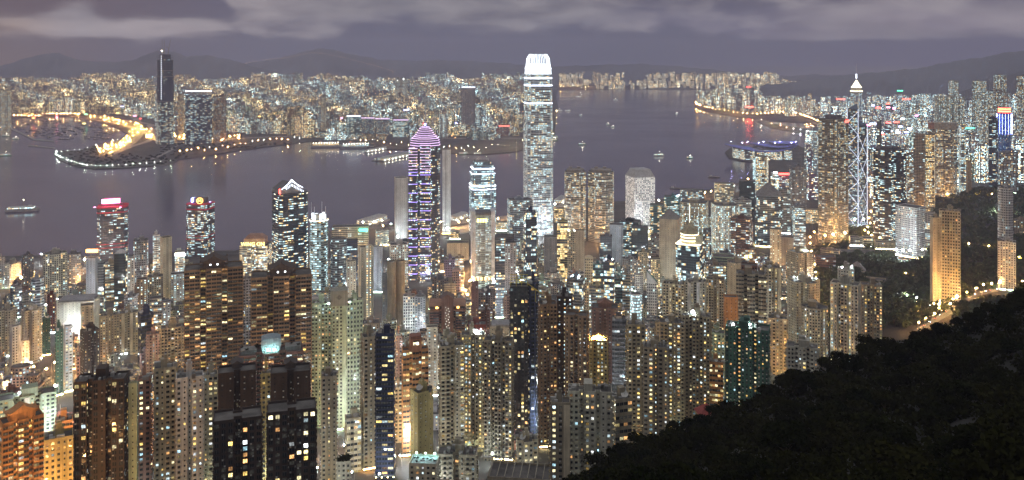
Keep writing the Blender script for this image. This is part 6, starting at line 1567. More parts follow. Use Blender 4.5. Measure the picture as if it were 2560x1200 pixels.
def far_fill():
    r = random.Random(33); D = 4080
    while D < 9900:
        px = -70; dist = r.random()
        while px < 1335:
            w = r.uniform(20, 46) if D < 6000 else r.uniform(24, 60); wp = w/D*F; q = px+wp/2; px += wp*r.choice((1.0, 1.02, 1.08, 1.3))
            gy = HZ+F*(CAMZ-3)/D
            if gy > interp(q, KOWLIM) or (q > 1300 and D < 7000): continue
            if any(((q-x)/a)**2+((gy-y)/max(b, .1))**2 < 1 for x, y, a, b in PARKS): continue
            z0 = far_ground(D); district = sin(q*.013+D*.0011)+sin(q*.031-D*.0007)
            h = r.uniform(32, 72)+max(0, district)*r.uniform(20, 50)
            if D > 7600: h = r.uniform(50, 80) if district < .2 else r.uniform(95, 135)
            if D < 4700 and q > 780: h = r.uniform(18, 50)
            st = r.choice(('res', 'bal', 'bal', 'res', 'off', 'dots')); col = tuple(v*r.uniform(.7, 1.1) for v in COL[r.choice(('gbrown', 'tan', 'beige', 'pale', 'grey', 'brown'))])
            left = interp(q, [(0, 1), (500, .6), (900, .35)]); glowk = .45+1.5*max(0, .5+.5*sin(q*.021+D*.0026)*sin(q*.047-D*.0013+1))**1.5; left = max(0, min(1, left+.5*sin(q*.033+D*.002)))
            add_far(q, D, w, h, z0, st, tuple(v*r.uniform(.35, .7) for v in col), r.uniform(.25, .6), .3+.65*left, r.uniform(.9, 2.2)*(1+D/9000)*glowk, r.choice(('rect', 'rect', 'cross', 'saw2')), r.uniform(.4, .9))
        D *= r.uniform(1.018, 1.028)
    # across the bay to the east
    D = 5750
    while D < 9000:
        px = 1740+r.uniform(0, 8)
        while px < 2052:
            w = r.uniform(22, 46); wp = w/D*F; q = px+wp/2; px += wp*r.choice((1.03, 1.15, 1.4))
            gy = HZ+F*(CAMZ-3)/D; near = interp(q, [(1740, 262), (1770, 272), (1885, 287), (2052, 300)]); farb = interp(q, [(1740, 252), (1800, 234), (1860, 228), (2052, 232)])
            if gy > near-3 or gy < farb: continue
            h = r.uniform(45, 85) if r.random() < .7 else r.uniform(85, 125)
            add_far(q, D, w, h, 3, r.choice(('res', 'bal', 'off', 'bal')), tuple(v*r.uniform(.7, 1.1) for v in COL[r.choice(('tan', 'pale', 'grey', 'pink'))]), r.uniform(.3, .6), .55, r.uniform(2.0, 4.5), r.choice(('rect', 'saw2', 'cross')), .6)
        D *= r.uniform(1.03, 1.05)
    # east of the centre: dense, bright, climbing the slope
    D = 2350
    while D < 7200:
        px = (2014 if D < 3950 else 2052) if D > 2250 else 2175
        while px < 2620:
            w = r.uniform(17, 36) if D < 4000 else r.uniform(24, 50); wp = w/D*F; q = px+wp/2; px += wp*r.choice((1.03, 1.1, 1.3, 1.7))
            if q > 2410 and D < 2550: continue
            if q > 2400 and 5000 < D: continue
            z0 = island_z(q, D); h = r.uniform(35, 75) if r.random() < .65 else r.uniform(75, 115)
            lim = interp(q, [(2050, 250), (2150, 262), (2300, 258), (2420, 262), (2560, 250)]) if D < 4500 else interp(q, [(2050, 215), (2200, 235), (2560, 232)])
            top = HZ+F*(CAMZ-z0-h)/D
            if top < lim: h -= (lim+r.uniform(0, 12)-top)/F*D
            vio = q < 2260
            add_far(q, D, w, h, z0, r.choice(('res', 'bal', 'off', 'off', 'grid', 'strip')), tuple(v*r.uniform(.7, 1.1) for v in (COL[r.choice(('pale', 'grey', 'pblue', 'pink', 'tan'))] if not vio else (.33, .28, .4))), r.uniform(.3, .65), .35 if vio else .3, r.uniform(1.7, 3.6), r.choice(('rect', 'saw2', 'cross', 'cham')), r.uniform(.5, .9))
        D *= r.uniform(1.03, 1.048)
    # far eastern shore
    for D in (10750, 10950, 11200, 11500, 11900):
        px = 1398
        while px < 1990:
            w = r.uniform(30, 62); wp = w/D*F; q = px+wp/2; px += wp*r.choice((1.05, 1.2, 1.5, 2.2))
            tall = (1480 < q < 1560 or 1610 < q < 1755 or 1762 < q < 1945 or 1385 < q < 1460)
            if not tall and r.random() < .3: continue
            h = (r.uniform(60, 110) if D < 11100 else r.uniform(110, 165)) if tall else r.uniform(30, 80)
            add_far(q, D, w, h, 3 if D < 10900 else 40, r.choice(('bal', 'res', 'bal')), COL['brown'], r.uniform(.3, .55), .75, r.uniform(3, 5), 'saw2', .5)
far_fill()
far.sort(key=lambda f: -f[0])
def far_mesh(b, f, ox, oy, oz, r, simple=False):
    _, px, D, w, h, z0, st, col, lit, warm, gain, pl, asp = f
    bay, fh, ww, wh, L0, w0, run, g0, dk, dep, pt = ST[st]
    if D > 3400: q = min(1.9, D/4300); bay *= q*1.1; fh *= q; run = min(run, 2)
    P = plan('rect' if simple else pl, asp); an = r.uniform(-.5, .5)-math.atan2(px2x(px, D), D); P = [(x*w, y*w) for x, y in P]; P = rotp(P, an); e = max(x for x, y in P)-min(x for x, y in P); P = [(x*w/e, y*w/e) for x, y in P]
    X, Y = px2x(px, D)-ox, D-oy; n = len(P); nf = max(2, int(h/fh)); u0 = r.randint(0, 900); sd = r.random()
    zb = z0-oz
    for i in range(n):
        a, c = P[i], P[(i+1) % n]; L = math.dist(a, c); k = max(1, round(L/bay))
        b.face([(a[0]+X, a[1]+Y, zb), (c[0]+X, c[1]+Y, zb), (c[0]+X, c[1]+Y, zb+h), (a[0]+X, a[1]+Y, zb+h)], 0, col, (lit, sd, warm, ww), (wh, dk, run, g0*gain), uv=[(u0, 0), (u0+k, 0), (u0+k, nf), (u0, nf)]); u0 += k
    b.face([(x+X, y+Y, zb+h) for x, y in P], 1)
    if not simple:
        cx, cy = X+r.uniform(-.1, .1)*w, Y; b.box((cx, cy, zb+h-.1), (w*.35, w*.22, r.uniform(3, 7)), 2, tuple(v*.8 for v in col), an)
ind = far[:340]; rest = far[340:]
for f in ind:
    r = random.Random(int(f[1]*9+f[2])); b = MB(); far_mesh(b, f, px2x(f[1], f[2]), f[2], f[5], r)
    o = b.obj('distant_tower', ['facade', 'roof', 'wall'], None, (px2x(f[1], f[2]), f[2], f[5])); tag(o, None, 'distant tower' if f[1] < 1400 else 'eastern tower', 'lit towers of the far shore' if f[1] < 1400 else 'lit towers of the eastern district')
    if f[1] >= 1400: o.name = 'eastern_tower'
    autos.append((o, f[1], HZ+F*(CAMZ-f[5]-f[4])/f[2], ('broad ' if f[3] > 40 else 'slim ' if f[3] < 26 else '')+('warm lit' if f[9] > .6 else 'cool lit'), {'res': 'flats', 'bal': 'housing slab', 'off': 'office', 'dots': 'stair lit slab', 'grid': 'gridded block', 'strip': 'banded office'}[f[6]]))
b = MB(); r = random.Random(6)
for a, e, top, D, c, st in extra:
    gz = island_z(a, D)-2; far_mesh(b, (0, (a+e)/2, D, (e-a)/F*D, CAMZ-(top-HZ)/F*D-gz, gz, st, c, .3, .5, 1, 'cross', .8), 0, 0, 0, r)
tag(b.obj('small_blocks', ['facade', 'roof', 'wall']), 'small flats showing only slivers between the larger towers', 'flats', kind='stuff')
b = MB(); r = random.Random(5)
for f in rest: far_mesh(b, f, 0, 0, 0, r, True)
tag(b.obj('distant_city', ['facade', 'roof', 'wall']), 'mass of small lit blocks spreading over the far shores in the haze', 'city', kind='stuff')

# ------------------------------------------------------------------ roads
lampq = []
slab('marina_mole', [(1888, 302), (1925, 318), (1985, 330), (2044, 338), (2046, 326), (1990, 318), (1935, 308), (1900, 300.5)])
for p, y in ((1900, 304), (1915, 310), (1932, 315), (1950, 319), (1968, 323), (1986, 326), (2004, 328), (2022, 331), (2038, 333)): lampq.append((p, Dz(y)))
def road(name, pts, w, zf=None, m_='asphalt', lift=.35):
    P = []
    for px, D in pts:
        z = (island_z(px, D) if zf is None else zf)+lift; P.append((px2x(px, D), D, z))
    b = MB(); n = len(P); Ls = []
    for i in range(n):
        a, c = P[max(0, i-1)], P[min(n-1, i+1)]; d = norm2(c[0]-a[0], c[1]-a[1]); x, y, z = P[i]
        Ls.append(((x-d[1]*w/2, y+d[0]*w/2, z), (x+d[1]*w/2, y-d[0]*w/2, z)))
    for i in range(n-1): b.face([Ls[i][0], Ls[i][1], Ls[i+1][1], Ls[i+1][0]])
    for f in range(len(b.f)):
        v = [b.v[k] for k in b.f[f]]
        if (Vector(v[1])-Vector(v[0])).cross(Vector(v[2])-Vector(v[1])).z < 0: b.f[f] = tuple(reversed(b.f[f]))
    struct(b.obj(name, [m_])); return P
def smooth(pts, k=6):
    out = []
    for i in range(len(pts)-1):
        p0, p1, p2, p3 = pts[max(0, i-1)], pts[i], pts[i+1], pts[min(len(pts)-1, i+2)]
        for j in range(k):
            t = j/k; out.append(tuple(.5*((2*b)+(c-a)*t+(2*a-5*b+4*c-d)*t*t+(3*b-a-3*c+d)*t**3) for a, b, c, d in zip(p0, p1, p2, p3)))
    return out+[pts[-1]]
PR = smooth([(2295, 870), (2332, 905), (2372, 945), (2415, 990), (2460, 1025), (2500, 1045), (2600, 1060)])
road('park_road', PR, 10, lift=1.2)
AV = [(1168, 1030), (1167, 1150), (1168, 1300), (1170, 1450), (1172, 1600), (1175, 1750)]
road('avenue', AV, 16, lift=.8)
AL = [(2058, 940), (2050, 1040), (2045, 1150), (2040, 1300), (2036, 1450), (2026, 1600), (2030, 1750), (2045, 1850)]
road('side_street', AL, 12, lift=.8)
BR = [(2190, 1650), (2176, 1720), (2168, 1800), (2172, 1950), (2180, 2150), (2178, 2500), (2180, 3000)]
road('flyover_road', BR, 22, lift=1.5)
CR = [(p, Dz(interp(p, SHORE)+9, 4)-0) for p in range(-60, 1900, 30)]
for p in range(1600, 1890, 16): lampq.append((p, Dz(interp(p, SHORE)+14, 4)))
road('waterfront_road', CR, 18, zf=4.2)
for i, pts in enumerate(([(195, 296), (260, 303), (320, 316), (370, 335), (400, 352), (470, 356), (620, 345), (760, 340)], [(270, 388), (300, 375), (335, 352), (350, 330), (345, 305), (330, 290)],
        [(285, 384), (330, 366), (372, 352), (385, 335), (372, 312)], [(120, 290), (200, 292), (300, 300), (380, 312), (440, 340), (520, 352)], [(380, 398), (420, 380), (440, 366), (470, 360)])):
    road('expressway', [(p, Dz(y)) for p, y in smooth(pts, 4)], (34, 40, 28, 30, 14)[i], zf=3.3+.05*i, m_='concrete')
road('bay_highway', [(p, Dz(y)) for p, y in smooth([(1738, 262), (1752, 270), (1800, 281), (1880, 292), (1950, 288), (1990, 290), (2020, 300), (2040, 312)], 5)], 30, zf=4.5)
struct(slab('pier_apron', [(1120, 552), (1300, 536), (1420, 506), (1440, 518), (1330, 555), (1180, 580), (1120, 590)], 'concrete', z=4.3, thick=2)[0])

# ------------------------------------------------------------------ lamps along them
for i in range(0, len(PR), 3): lamp(PR[i][0], PR[i][1], 'warm', 'on the curved park road', 1.0, 'lamps of the park', None, LK)
for px, D in [(1160, 1080), (1176, 1080), (1160, 1180), (1176, 1250), (1160, 1320), (1177, 1400), (1161, 1480), (1178, 1560), (1163, 1640)]: lamp(px, D, 'warm', 'along the orange avenue', 1.35)
for px, D in smooth(AL, 2): lamp(px+rnd.uniform(-4, 4), D, 'warm', 'in the orange alley right of the cream cross shaped tower', 1.3)
for px, D in smooth(BR, 2): lamp(px+rnd.uniform(-6, 6), D, 'warm', 'on the flyover beside the faceted glass tower', 1.5)
for px in range(860, 1430, 24): lamp(px, Dz(interp(px, SHORE)+6+rnd.uniform(0, 14), 4), 'warm' if rnd.random() < .75 else 'white', 'on the ferry pier front', 1.3)
for px, D in ((20, 405), (60, 398), (100, 402), (140, 385), (175, 388), (55, 420)): lamp(px, D, 'warm', 'added out of view to light the orange brick tower', .95)  # unseen street lamps added under the frame to light the corner towers
for px, D in ((2335, 965), (2352, 962), (2378, 970), (2396, 975), (2345, 955)): lamp(px, D, 'warm', 'at the foot of the orange twin tower', 1.0)
for px, D in ((246, 700), (250, 640), (232, 720), (88, 860), (110, 850), (130, 880), (20, 1500), (98, 1420), (205, 1390), (446, 1440), (455, 1300), (150, 480), (95, 500), (30, 505), (178, 470)): lamp(px, D, 'warm', 'between the flats at the left', 1.4)
rl = random.Random(77); n = 0; tries = 0
for px, D, k in ((2245, 1435, 'white'), (2262, 1425, 'white'), (2280, 1425, 'white'), (2300, 1435, 'white'), (2085, 1690, 'warm'), (2060, 1700, 'warm'), (2110, 1700, 'warm'), (2135, 1890, 'white'), (2155, 1890, 'white'), (1675, 1350, 'white'), (1580, 1830, 'white'), (1610, 1830, 'white'), (1320, 1830, 'white'), (1350, 1820, 'white'), (1375, 1830, 'white'), (1430, 1760, 'warm'), (1500, 1760, 'warm'), (990, 1760, 'white'), (1115, 1850, 'white'), (1740, 1750, 'warm'), (1810, 1600, 'white'), (2505, 1640, 'white'), (2370, 2100, 'warm'), (2300, 2000, 'warm')): lamp(px, D, k, 'added at the foot of a large tower to light it', 2.0)  # floodlights added to brighten dim tower faces
while n < 98 and tries < 9000:
    tries += 1; D = rl.uniform(560, 1650); px = rl.uniform(-20, 2040)
    if px > 1400 and D < 640: continue
    if free(px, D, 1.5): lamp(px, D, 'white' if rl.random() < .62 else 'warm', 'added in a gap between towers to light their walls', rl.uniform(1.3, 1.8)); n += 1  # lamps added in free gaps to wash the lower walls
n = 0
while n < 48 and tries < 30000:
    tries += 1; D = rl.uniform(470, 900); px = rl.uniform(150, 1830)
    if px > 1380 and D < 640: continue
    if free(px, D, 1.0): lamp(px, D, 'white' if rl.random() < .6 else 'warm', 'added deep between the nearer towers to light them', .75); n += 1  # more lamps added to lift the dark nearer walls
for px, D in ((2425, 1400), (2470, 1350), (2262, 1250), (2130, 1150), (2400, 1900), (2440, 1900), (2480, 1850), (2545, 1000), (2550, 1250), (2320, 1900)): lamp(px, D, 'warm', 'among the park trees', .8, 'lamps of the park', None, LK)
for px, D in ((2290, 1040), (2270, 1060), (2225, 1120)): lamp(px, D, 'white', 'in the dark park', .8, 'lamps of the park', None, LK)
for px, D in lampq: lamp(px+rnd.uniform(-5, 5), D, rnd.choice(('warm', 'white', 'warm')), 'on the harbour works below the convention hall', 1.0)
for px in range(2070, 2600, 26): lamp(px, rl.uniform(2500, 3600), rl.choice(('white', 'warm', 'white')), 'in the bright district at the right', 2.0)
G2 = 'lamps along the far waterfronts'
edge = smooth([(140, 384), (140, 392), (155, 400), (190, 414), (235, 421), (330, 417), (425, 409)], 6)
for p, y in edge: lamp(p+2, Dz(y-1.6), 'white', 'on the promenade of the green headland', .8, G2, 3, LQ)
for p, y in smooth([(142, 383), (200, 377), (240, 366), (292, 352)], 4): lamp(p, Dz(y), 'white', 'on the inner edge of the green headland', .7, G2, 3, LQ)
rq = random.Random(9); kk = 0
for p, y in ((1391, 283), (1392, 300), (1384, 340), (1330, 366), (1290, 376)): lamp(p, Dz(y), 'road', 'at the point beside the tallest silver tower', 1.2, G2, 3, LQ)
while kk < 170:
    p, y = rq.uniform(185, 600), rq.uniform(290, 390)
    ok = abs(y-interp(p, [(190, 294), (320, 312), (400, 345), (560, 350)])) < 8 or (230 < p < 400 and abs(y-interp(p, [(230, 392), (300, 368), (345, 330), (400, 345)])) < 14)
    if ok and inside(p, y, KOW): lamp(p, Dz(y), 'road', 'by the orange expressway', 1.25, G2, 3, LQ); kk += 1
for p in range(450, 1385, 15):
    y = interp(p, [(445, 397), (600, 374), (780, 351), (845, 355), (1010, 373), (1200, 385), (1320, 367), (1385, 344)])
    lamp(p, Dz(y-rq.uniform(1.5, 12)), 'warm' if rq.random() < .6 else 'white', 'on the far ferry quays', 1.3, G2, 3, LQ)
for p in range(1400, 1800, 9): lamp(p, Dz(interp(p, [(1395, 224), (1800, 217.5)])), 'warm' if rq.random() < .7 else 'white', 'on the farthest shore', 3.0, G2, 3, LQ)
for p, y in smooth([(1739, 262), (1752, 270), (1800, 281), (1880, 292), (1950, 287), (1990, 289), (2020, 300), (2046, 311)], 7): lamp(p, Dz(y), 'warm', 'on the curving bay road', 2.0, G2, 3, LQ)
for p in range(-20, 200, 9): lamp(p, Dz(291.5 if p > 100 else 296), 'warm', 'above the boat shelter', 1.8, G2, 3, LQ)
# mountain road lights
for i, (p, y) in enumerate(smooth([(590, 163), (650, 151), (720, 144), (780, 132), (830, 138), (890, 152), (940, 165), (985, 180)], 8)):
    b = MB(); D = 11500; x, _, z = P3(p, y, D); b.box((0, 0, 0), (3.2, 3.2, 3.2)); o = b.obj('hill_lamp', ['lamp_far'] if 'lamp_far' in M else [glow('lamp_far', (1, .6, .35), 7, False).mt.name], None, (x, D, z)); tag(o, 'tiny orange lamp on the road climbing the far mountain', 'lamp', 'lamps of the mountain road')

# ------------------------------------------------------------------ boats
def hull(b, L, B_, H, col, z=0):
    P = [(-L/2, -B_*.4), (-L/2, B_*.4), (L*.25, B_*.5), (L*.42, B_*.3), (L/2, 0), (L*.42, -B_*.3), (L*.25, -B_*.5)]; P = [(x, y) for x, y in reversed(P)]
    b.prism([(x*.92, y*.8) for x, y in P], z-.6, z+H, 0, col, P1=P, topcol=(.3, .25, .18))
def make_boat(name, L, kind, label):
    root = empty(name, (0, -600, 0), label, 'ferry' if kind != 'fish' else 'boat'); B_ = L*.26; r = random.Random(int(L))
    b = MB(); hull(b, L, B_, L*.08, (.1, .11, .12) if kind == 'fish' else (.08, .25, .12) if kind == 'star' else (.6, .6, .6)); b.obj('hull', ['wall'], root)
    b = MB()
    if kind == 'fish': b.box((-L*.25, 0, L*.08), (L*.22, B_*.6, L*.11), 0, (.5, .5, .48)); b.obj('cabin', ['wall'], root)
    else:
        volume(root, [(-L*.42, -B_*.42), (L*.32, -B_*.42), (L*.32, B_*.42), (-L*.42, B_*.42)], (0, 0), L*.08, L*.08+5.6, 'strip', (.55, .56, .53), r, False, lit=1, warm=.35, gain=1.3 if kind == 'star' else 2.6, nm='deck_house')
        b.box((0, 0, L*.08+5.6), (L*.7, B_*.8, .4), 0, (.5, .5, .48)); b.box((L*.2, 0, L*.08+6), (L*.1, B_*.5, 2.4), 0, (.6, .6, .6)); b.obj('upper_deck', ['wall'], root)
    b = MB(); b.bar((L*.02, 0, L*.08), (L*.02, 0, L*.42), L*.008, 0, (.25, .22, .18)); b.bar((L*.02, 0, L*.4), (-L*.3, 0, L*.2), L*.005, 0, (.25, .22, .18)); b.obj('mast', ['wall'], root)
    if kind != 'fish': b = MB(); b.box((L*.02, 0, L*.36), (1.1, 1.1, 1.0)); b.obj('mast_lamp', ['lamp_boat'], root)
    return root

bp = [make_boat('fishing_boat', 22, 'fish', ''), make_boat('fishing_boat', 30, 'fish', '')]
rb = random.Random(12); taken = [False, False]; nb = 0
SH = [(10, 306), (60, 300), (180, 296), (225, 306), (280, 322), (300, 338), (255, 352), (150, 348), (95, 343)]
pos = []
while nb < 120:
    p, y = rb.uniform(10, 300), rb.uniform(298, 350)
    if not inside(p, y, SH) or any(abs(p-a)*.45+abs(y-c)*2.2 < 3.0 for a, c in pos): 
        nb += .001; continue
    pos.append((p, y)); k = rb.randrange(2); D = Dz(y, 0); loc = (px2x(p, D), D, 0)
    if not taken[k]: o = bp[k]; taken[k] = True; o.location = loc; o.rotation_euler = (0, 0, rb.uniform(-.5, .5))
    else: o = copy_tree(bp[k], loc, rb.uniform(-.6, .6)+(pi if rb.random() < .5 else 0))
    tag(o, 'dark moored fishing boat packed in the boat shelter at the far left', 'boat', 'fishing boats moored in the shelter'); nb += 1
FER = [(1448, 243, 60, 'white', 'white lit cargo ship far out on the right harbour, left of another'), (1539, 251, 52, 'w', 'lone lit ship far out in the middle of the harbour'), (1456, 362, 40, 's', 'lit ferry with a green glow right of the tallest silver tower'),
       (1648, 390, 50, 'w', 'pale ferry in mid harbour above the porthole tower'), (1725, 396, 30, 's', 'small lit ferry alone left of the convention hall'), (1398, 278, 60, 'w', 'lit ship at the far pier beside the tallest silver tower'), (1420, 278, 50, 'w', 'second lit ship at the far pier, farther right'),
       (57, 528, 82, 'w', 'large fast ferry lit yellow green on open water at the left'), (16, 341, 42, 's', 'lit ferry near the breakwater at the left edge'), (40, 348, 34, 's', 'small pale boat right of the ferry near the breakwater'), (14, 390, 46, 's', 'lit ferry cut by the left edge below the breakwater'),
       (1785, 231, 46, 'w', 'long lit vessel near the far right shore'), (1688, 472, 34, 'd', 'dark barge behind the porthole tower'), (1785, 444, 40, 'd', 'dark crane barge on the right harbour'), (1385, 352, 40, 's', 'dark blue ferry touching the right side of the tallest silver tower'),
       (1452, 289, 22, 's', 'tiny boat in the upper middle harbour'), (1692, 285, 22, 's', 'tiny boat left of the bay road'), (1160, 386, 46, 's', 'dark ferry at the pier right of the violet banded skyscraper'), (1195, 386, 40, 's', 'second dark ferry at the pier, farther right'), (1520, 312, 26, 's', 'small fast boat in mid harbour, left of its twin'), (1532, 318, 26, 's', 'small fast boat in mid harbour, right of its twin')]
for p, y, L, k, lab in FER:
    o = make_boat('harbour_ferry' if k == 's' else 'barge' if k == 'd' else 'ship', L, 'fish' if k == 'd' else 'star' if k == 's' else 'ship', lab); D = Dz(y, 0); o.location = (px2x(p, D), D, 0); o.rotation_euler = (0, 0, rb.uniform(-.4, .4))
    o['category'] = 'ferry' if k == 's' else 'barge' if k == 'd' else 'ship'
for p, y, L, rz, lab in ((818, 368, 150, .18, 'long golden lit cruise ship at the quay, left of two'), (893, 370, 150, .2, 'white lit cruise ship at the quay, right of two')):
    D = Dz(y, 0); root = empty('cruise_ship', (px2x(p, D), D, 0), lab, 'cruise ship'); root.rotation_euler = (0, 0, rz); r = random.Random(p); w_ = .9 if p < 850 else .2
    b = MB(); hull(b, L, 24, 9, (.6, .6, .6)); b.obj('hull', ['wall'], root)
    volume(root, [(-L*.42, -11), (L*.34, -11), (L*.34, 11), (-L*.42, 11)], (0, 0), 9, 19, 'strip', (.6, .58, .5), r, False, lit=1, warm=w_, gain=1.5, nm='cabin_decks'); b = MB(); b.prism([(-L*.42, -11), (L*.34, -11), (L*.34, 11), (-L*.42, 11)], 19, 19.5, 0, (.5, .5, .5))
    b.box((0, 0, 19.5), (L*.5, 14, 4), 0, (.6, .6, .6)); b.box((-L*.2, 0, 23), (9, 7, 7), 0, (.6, .3, .2)); b.obj('sun_deck', ['wall'], root)
    for k in range(10):
        b = MB(); b.box((-L*.4+k*L*.08, -10, 20), (1.2, 1.2, 1.0)); b.obj('deck_lamp', ['lamp_boat'], root)
# piers
def pier(p0, y0, p1, y1, w, name, lab, lit=True):
    a, c = (px2x(p0, Dz(y0)), Dz(y0)), (px2x(p1, Dz(y1)), Dz(y1)); L = math.dist(a, c); an = math.atan2(c[1]-a[1], c[0]-a[0])
    root = empty(name, ((a[0]+c[0])/2, (a[1]+c[1])/2, 0), lab, 'pier'); root.rotation_euler = (0, 0, an); r = random.Random(int(p0))
    b = MB(); b.box((0, 0, -2), (L, w, 5), 0, (.3, .29, .27)); b.obj('quay', ['wall'], root)
    volume(root, [(-L*.47, -w*.36), (L*.47, -w*.36), (L*.47, w*.36), (-L*.47, w*.36)], (0, 0), 3, 12, 'strip', (.5, .5, .47), r, False, lit=.9 if lit else .1, warm=.5, gain=1.1, nm='terminal')
    b = MB(); P_ = [(-L*.48, -w*.38), (L*.48, -w*.38), (L*.48, w*.38), (-L*.48, w*.38)]; b.prism(P_, 12, 14.5, 0, (.42, .43, .42), P1=[(x, y*.5) for x, y in P_]); b.obj('roof', ['wall'], root)
    for k in range(int(L/26)):
        b = MB(); b.box((-L*.46+k*26, -w*.44, 5), (1.3, 1.3, 1.2)); b.obj('quay_lamp', ['lamp_boat'], root)
pier(945, 402, 1035, 384, 60, 'ferry_terminal', 'white lit ferry terminal jutting out left of the violet banded skyscraper')
pier(915, 380, 965, 372, 18, 'finger_pier', 'orange lit finger pier behind the ferry terminal')
pier(1340, 352, 1392, 344, 22, 'finger_pier', 'pier half hidden by the tallest silver tower')
pier(905, 562, 955, 546, 46, 'ferry_pier', 'brightly lit pier on the near shore left of the violet banded skyscraper')
pier(1128, 552, 1160, 540, 34, 'ferry_pier', 'warm roofed pier on the near shore left of the white ribbed bank')
pier(1395, 508, 1408, 498, 30, 'ferry_pier', 'arched orange lit pier hall left of the golden exchange towers', True)
for pts, lab, nm in (([(-60, 303), (0, 310), (85, 350), (135, 354), (136, 352), (88, 347), (2, 307), (-60, 300)], 'long dark stone breakwater sheltering the boats', 'breakwater'), ([(70, 364), (138, 371), (138, 369), (72, 362)], 'short dark breakwater left of the green headland', 'breakwater')):
    o, _ = slab(nm, pts, 'concrete', z=2.2, thick=4); del o['kind']; tag(o, lab, 'breakwater')

# ------------------------------------------------------------------ trees
def tree_proto(name, seed, R_=5.0, H=9.0, leaves=1500, ls=.42, lm='leaf'):
    r = random.Random(seed); root = empty(name, (0, -700, 0)); b = MB()
    def limb(a, c, r0, r1, n=5):
        a, c = Vector(a), Vector(c); d = (c-a).normalized(); u = d.cross(Vector((1, .3, 0))).normalized(); w = d.cross(u)
        A = [a+(u*cos(2*pi*i/n)+w*sin(2*pi*i/n))*r0 for i in range(n)]; B_ = [c+(u*cos(2*pi*i/n)+w*sin(2*pi*i/n))*r1 for i in range(n)]
        for i in range(n): j = (i+1) % n; b.face([tuple(A[i]), tuple(A[j]), tuple(B_[j]), tuple(B_[i])])
    limb((0, 0, -1), (.1, 0, H*.45), .35, .24); lobes = []
    for k in range(8):
        q = 2*pi*k/8+r.uniform(-.3, .3); e = r.uniform(.4, .75)*R_; c = Vector((e*cos(q), e*sin(q), H*r.uniform(.5, .85))); lobes.append((c, R_*r.uniform(.32, .5))); limb((.1, 0, H*r.uniform(.3, .45)), c, .16, .05, 4)
    lobes.append((Vector((0, 0, H*.85)), R_*.5)); b.obj('trunk', ['bark'], root); b = MB()
    for _ in range(leaves):
        c, q = r.choice(lobes); v = Vector([r.gauss(0, 1) for _ in range(3)]).normalized()*q*(r.random()**.35); p = c+Vector((v.x, v.y, v.z*.75))
        u = Vector([r.uniform(-1, 1) for _ in range(3)]).normalized(); w = u.cross(Vector([r.uniform(-1, 1) for _ in range(3)])).normalized(); s = ls*r.uniform(.6, 1.5)
        b.face([tuple(p-u*s), tuple(p-w*s*.6), tuple(p+u*s), tuple(p+w*s*.6)])
    b.obj('crown', [lm], root); return root
RID = [(0, 2100), (900, 1560), (1200, 1330), (1370, 1215), (1400, 1190), (1480, 1150), (1540, 1105), (1640, 1060), (1760, 1012), (1900, 955), (2000, 905), (2100, 870), (2200, 824), (2300, 802), (2400, 778), (2480, 748), (2560, 705), (2700, 640), (3300, 420)]
DR = 330
def hill_z(px, D):
    sr = (interp(px, RID)+36-HZ)/F; bump = (3.2*sin(px*.012+D*.03)*sin(D*.021+1)+1.6*sin(px*.031-D*.05))*min(1, max(0, D-40)/150)
    sn_ = max(.60, sr+.06)
    if D <= DR: t = max(0, min(1, (D-75)/(DR-75))); return CAMZ-D*(sn_+(sr-sn_)*t**.75)-1.5+bump*(1-.7*t)
    zr = CAMZ-DR*sr-1.5; t = min(1, (D-DR)/110); zi = island_z(px, DR+110)-3; return zr+(zi-zr)*t
pxh = list(range(600, 3700, 40)); dh = [4, 8, 15, 25, 40, 60, 80, 100, 125, 150, 175, 200, 225, 250, 275, 300, 330, 350, 380, 410, 440]
Vh = [(px2x(p, d), d, hill_z(p, d)) for p in pxh for d in dh]; nh = len(dh)
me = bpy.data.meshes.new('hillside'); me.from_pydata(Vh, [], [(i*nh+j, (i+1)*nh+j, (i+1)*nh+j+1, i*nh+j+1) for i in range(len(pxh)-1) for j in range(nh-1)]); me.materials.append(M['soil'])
for p_ in me.polygons: p_.use_smooth = True
o = bpy.data.objects.new('hillside', me); C.objects.link(o); struct(o)
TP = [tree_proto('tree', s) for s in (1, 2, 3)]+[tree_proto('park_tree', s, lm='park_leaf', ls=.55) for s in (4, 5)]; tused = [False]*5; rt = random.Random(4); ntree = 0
def tree(px, D, z, sc, label, group):
    k = 3+rt.randrange(2) if D > 800 else rt.randrange(3); loc = (px2x(px, D), D, z); rz = rt.uniform(0, 6)
    if not tused[k]: tused[k] = True; o = TP[k]; o.location = loc; o.scale = (sc,)*3
    else: o = copy_tree(TP[k], loc, rz, scale=(sc*rt.uniform(.85, 1.2), sc*rt.uniform(.85, 1.2), sc*rt.uniform(.8, 1.15)))
    tag(o, label, 'tree', group); return o
for q in range(46):          # skyline of the near slope
    px = 1392+q*27+rt.uniform(-8, 8); tree(px, DR+rt.uniform(-12, 6), hill_z(px, DR)-2.5, rt.uniform(.55, 1.0), None, 'dark trees along the near slope edge')
nn = 0
while nn < 125:
    D = math.sqrt(rt.uniform(110**2, 318**2)); px = rt.uniform(1440, 2640)
    y = HZ+F*(CAMZ-hill_z(px, D)-5)/D
    if y > 1260: continue
    tree(px, D, hill_z(px, D)-1.5, rt.uniform(.6, 1.15), 'dark leafy tree merging with its neighbours on the unlit slope', 'trees covering the unlit slope'); nn += 1
def blocked(px, D):
    for L, Rr, T_, V, Db, hd in ALLB:
        if abs(D-Db) < hd+6 and L-6 < px < Rr+6: return True
    return False
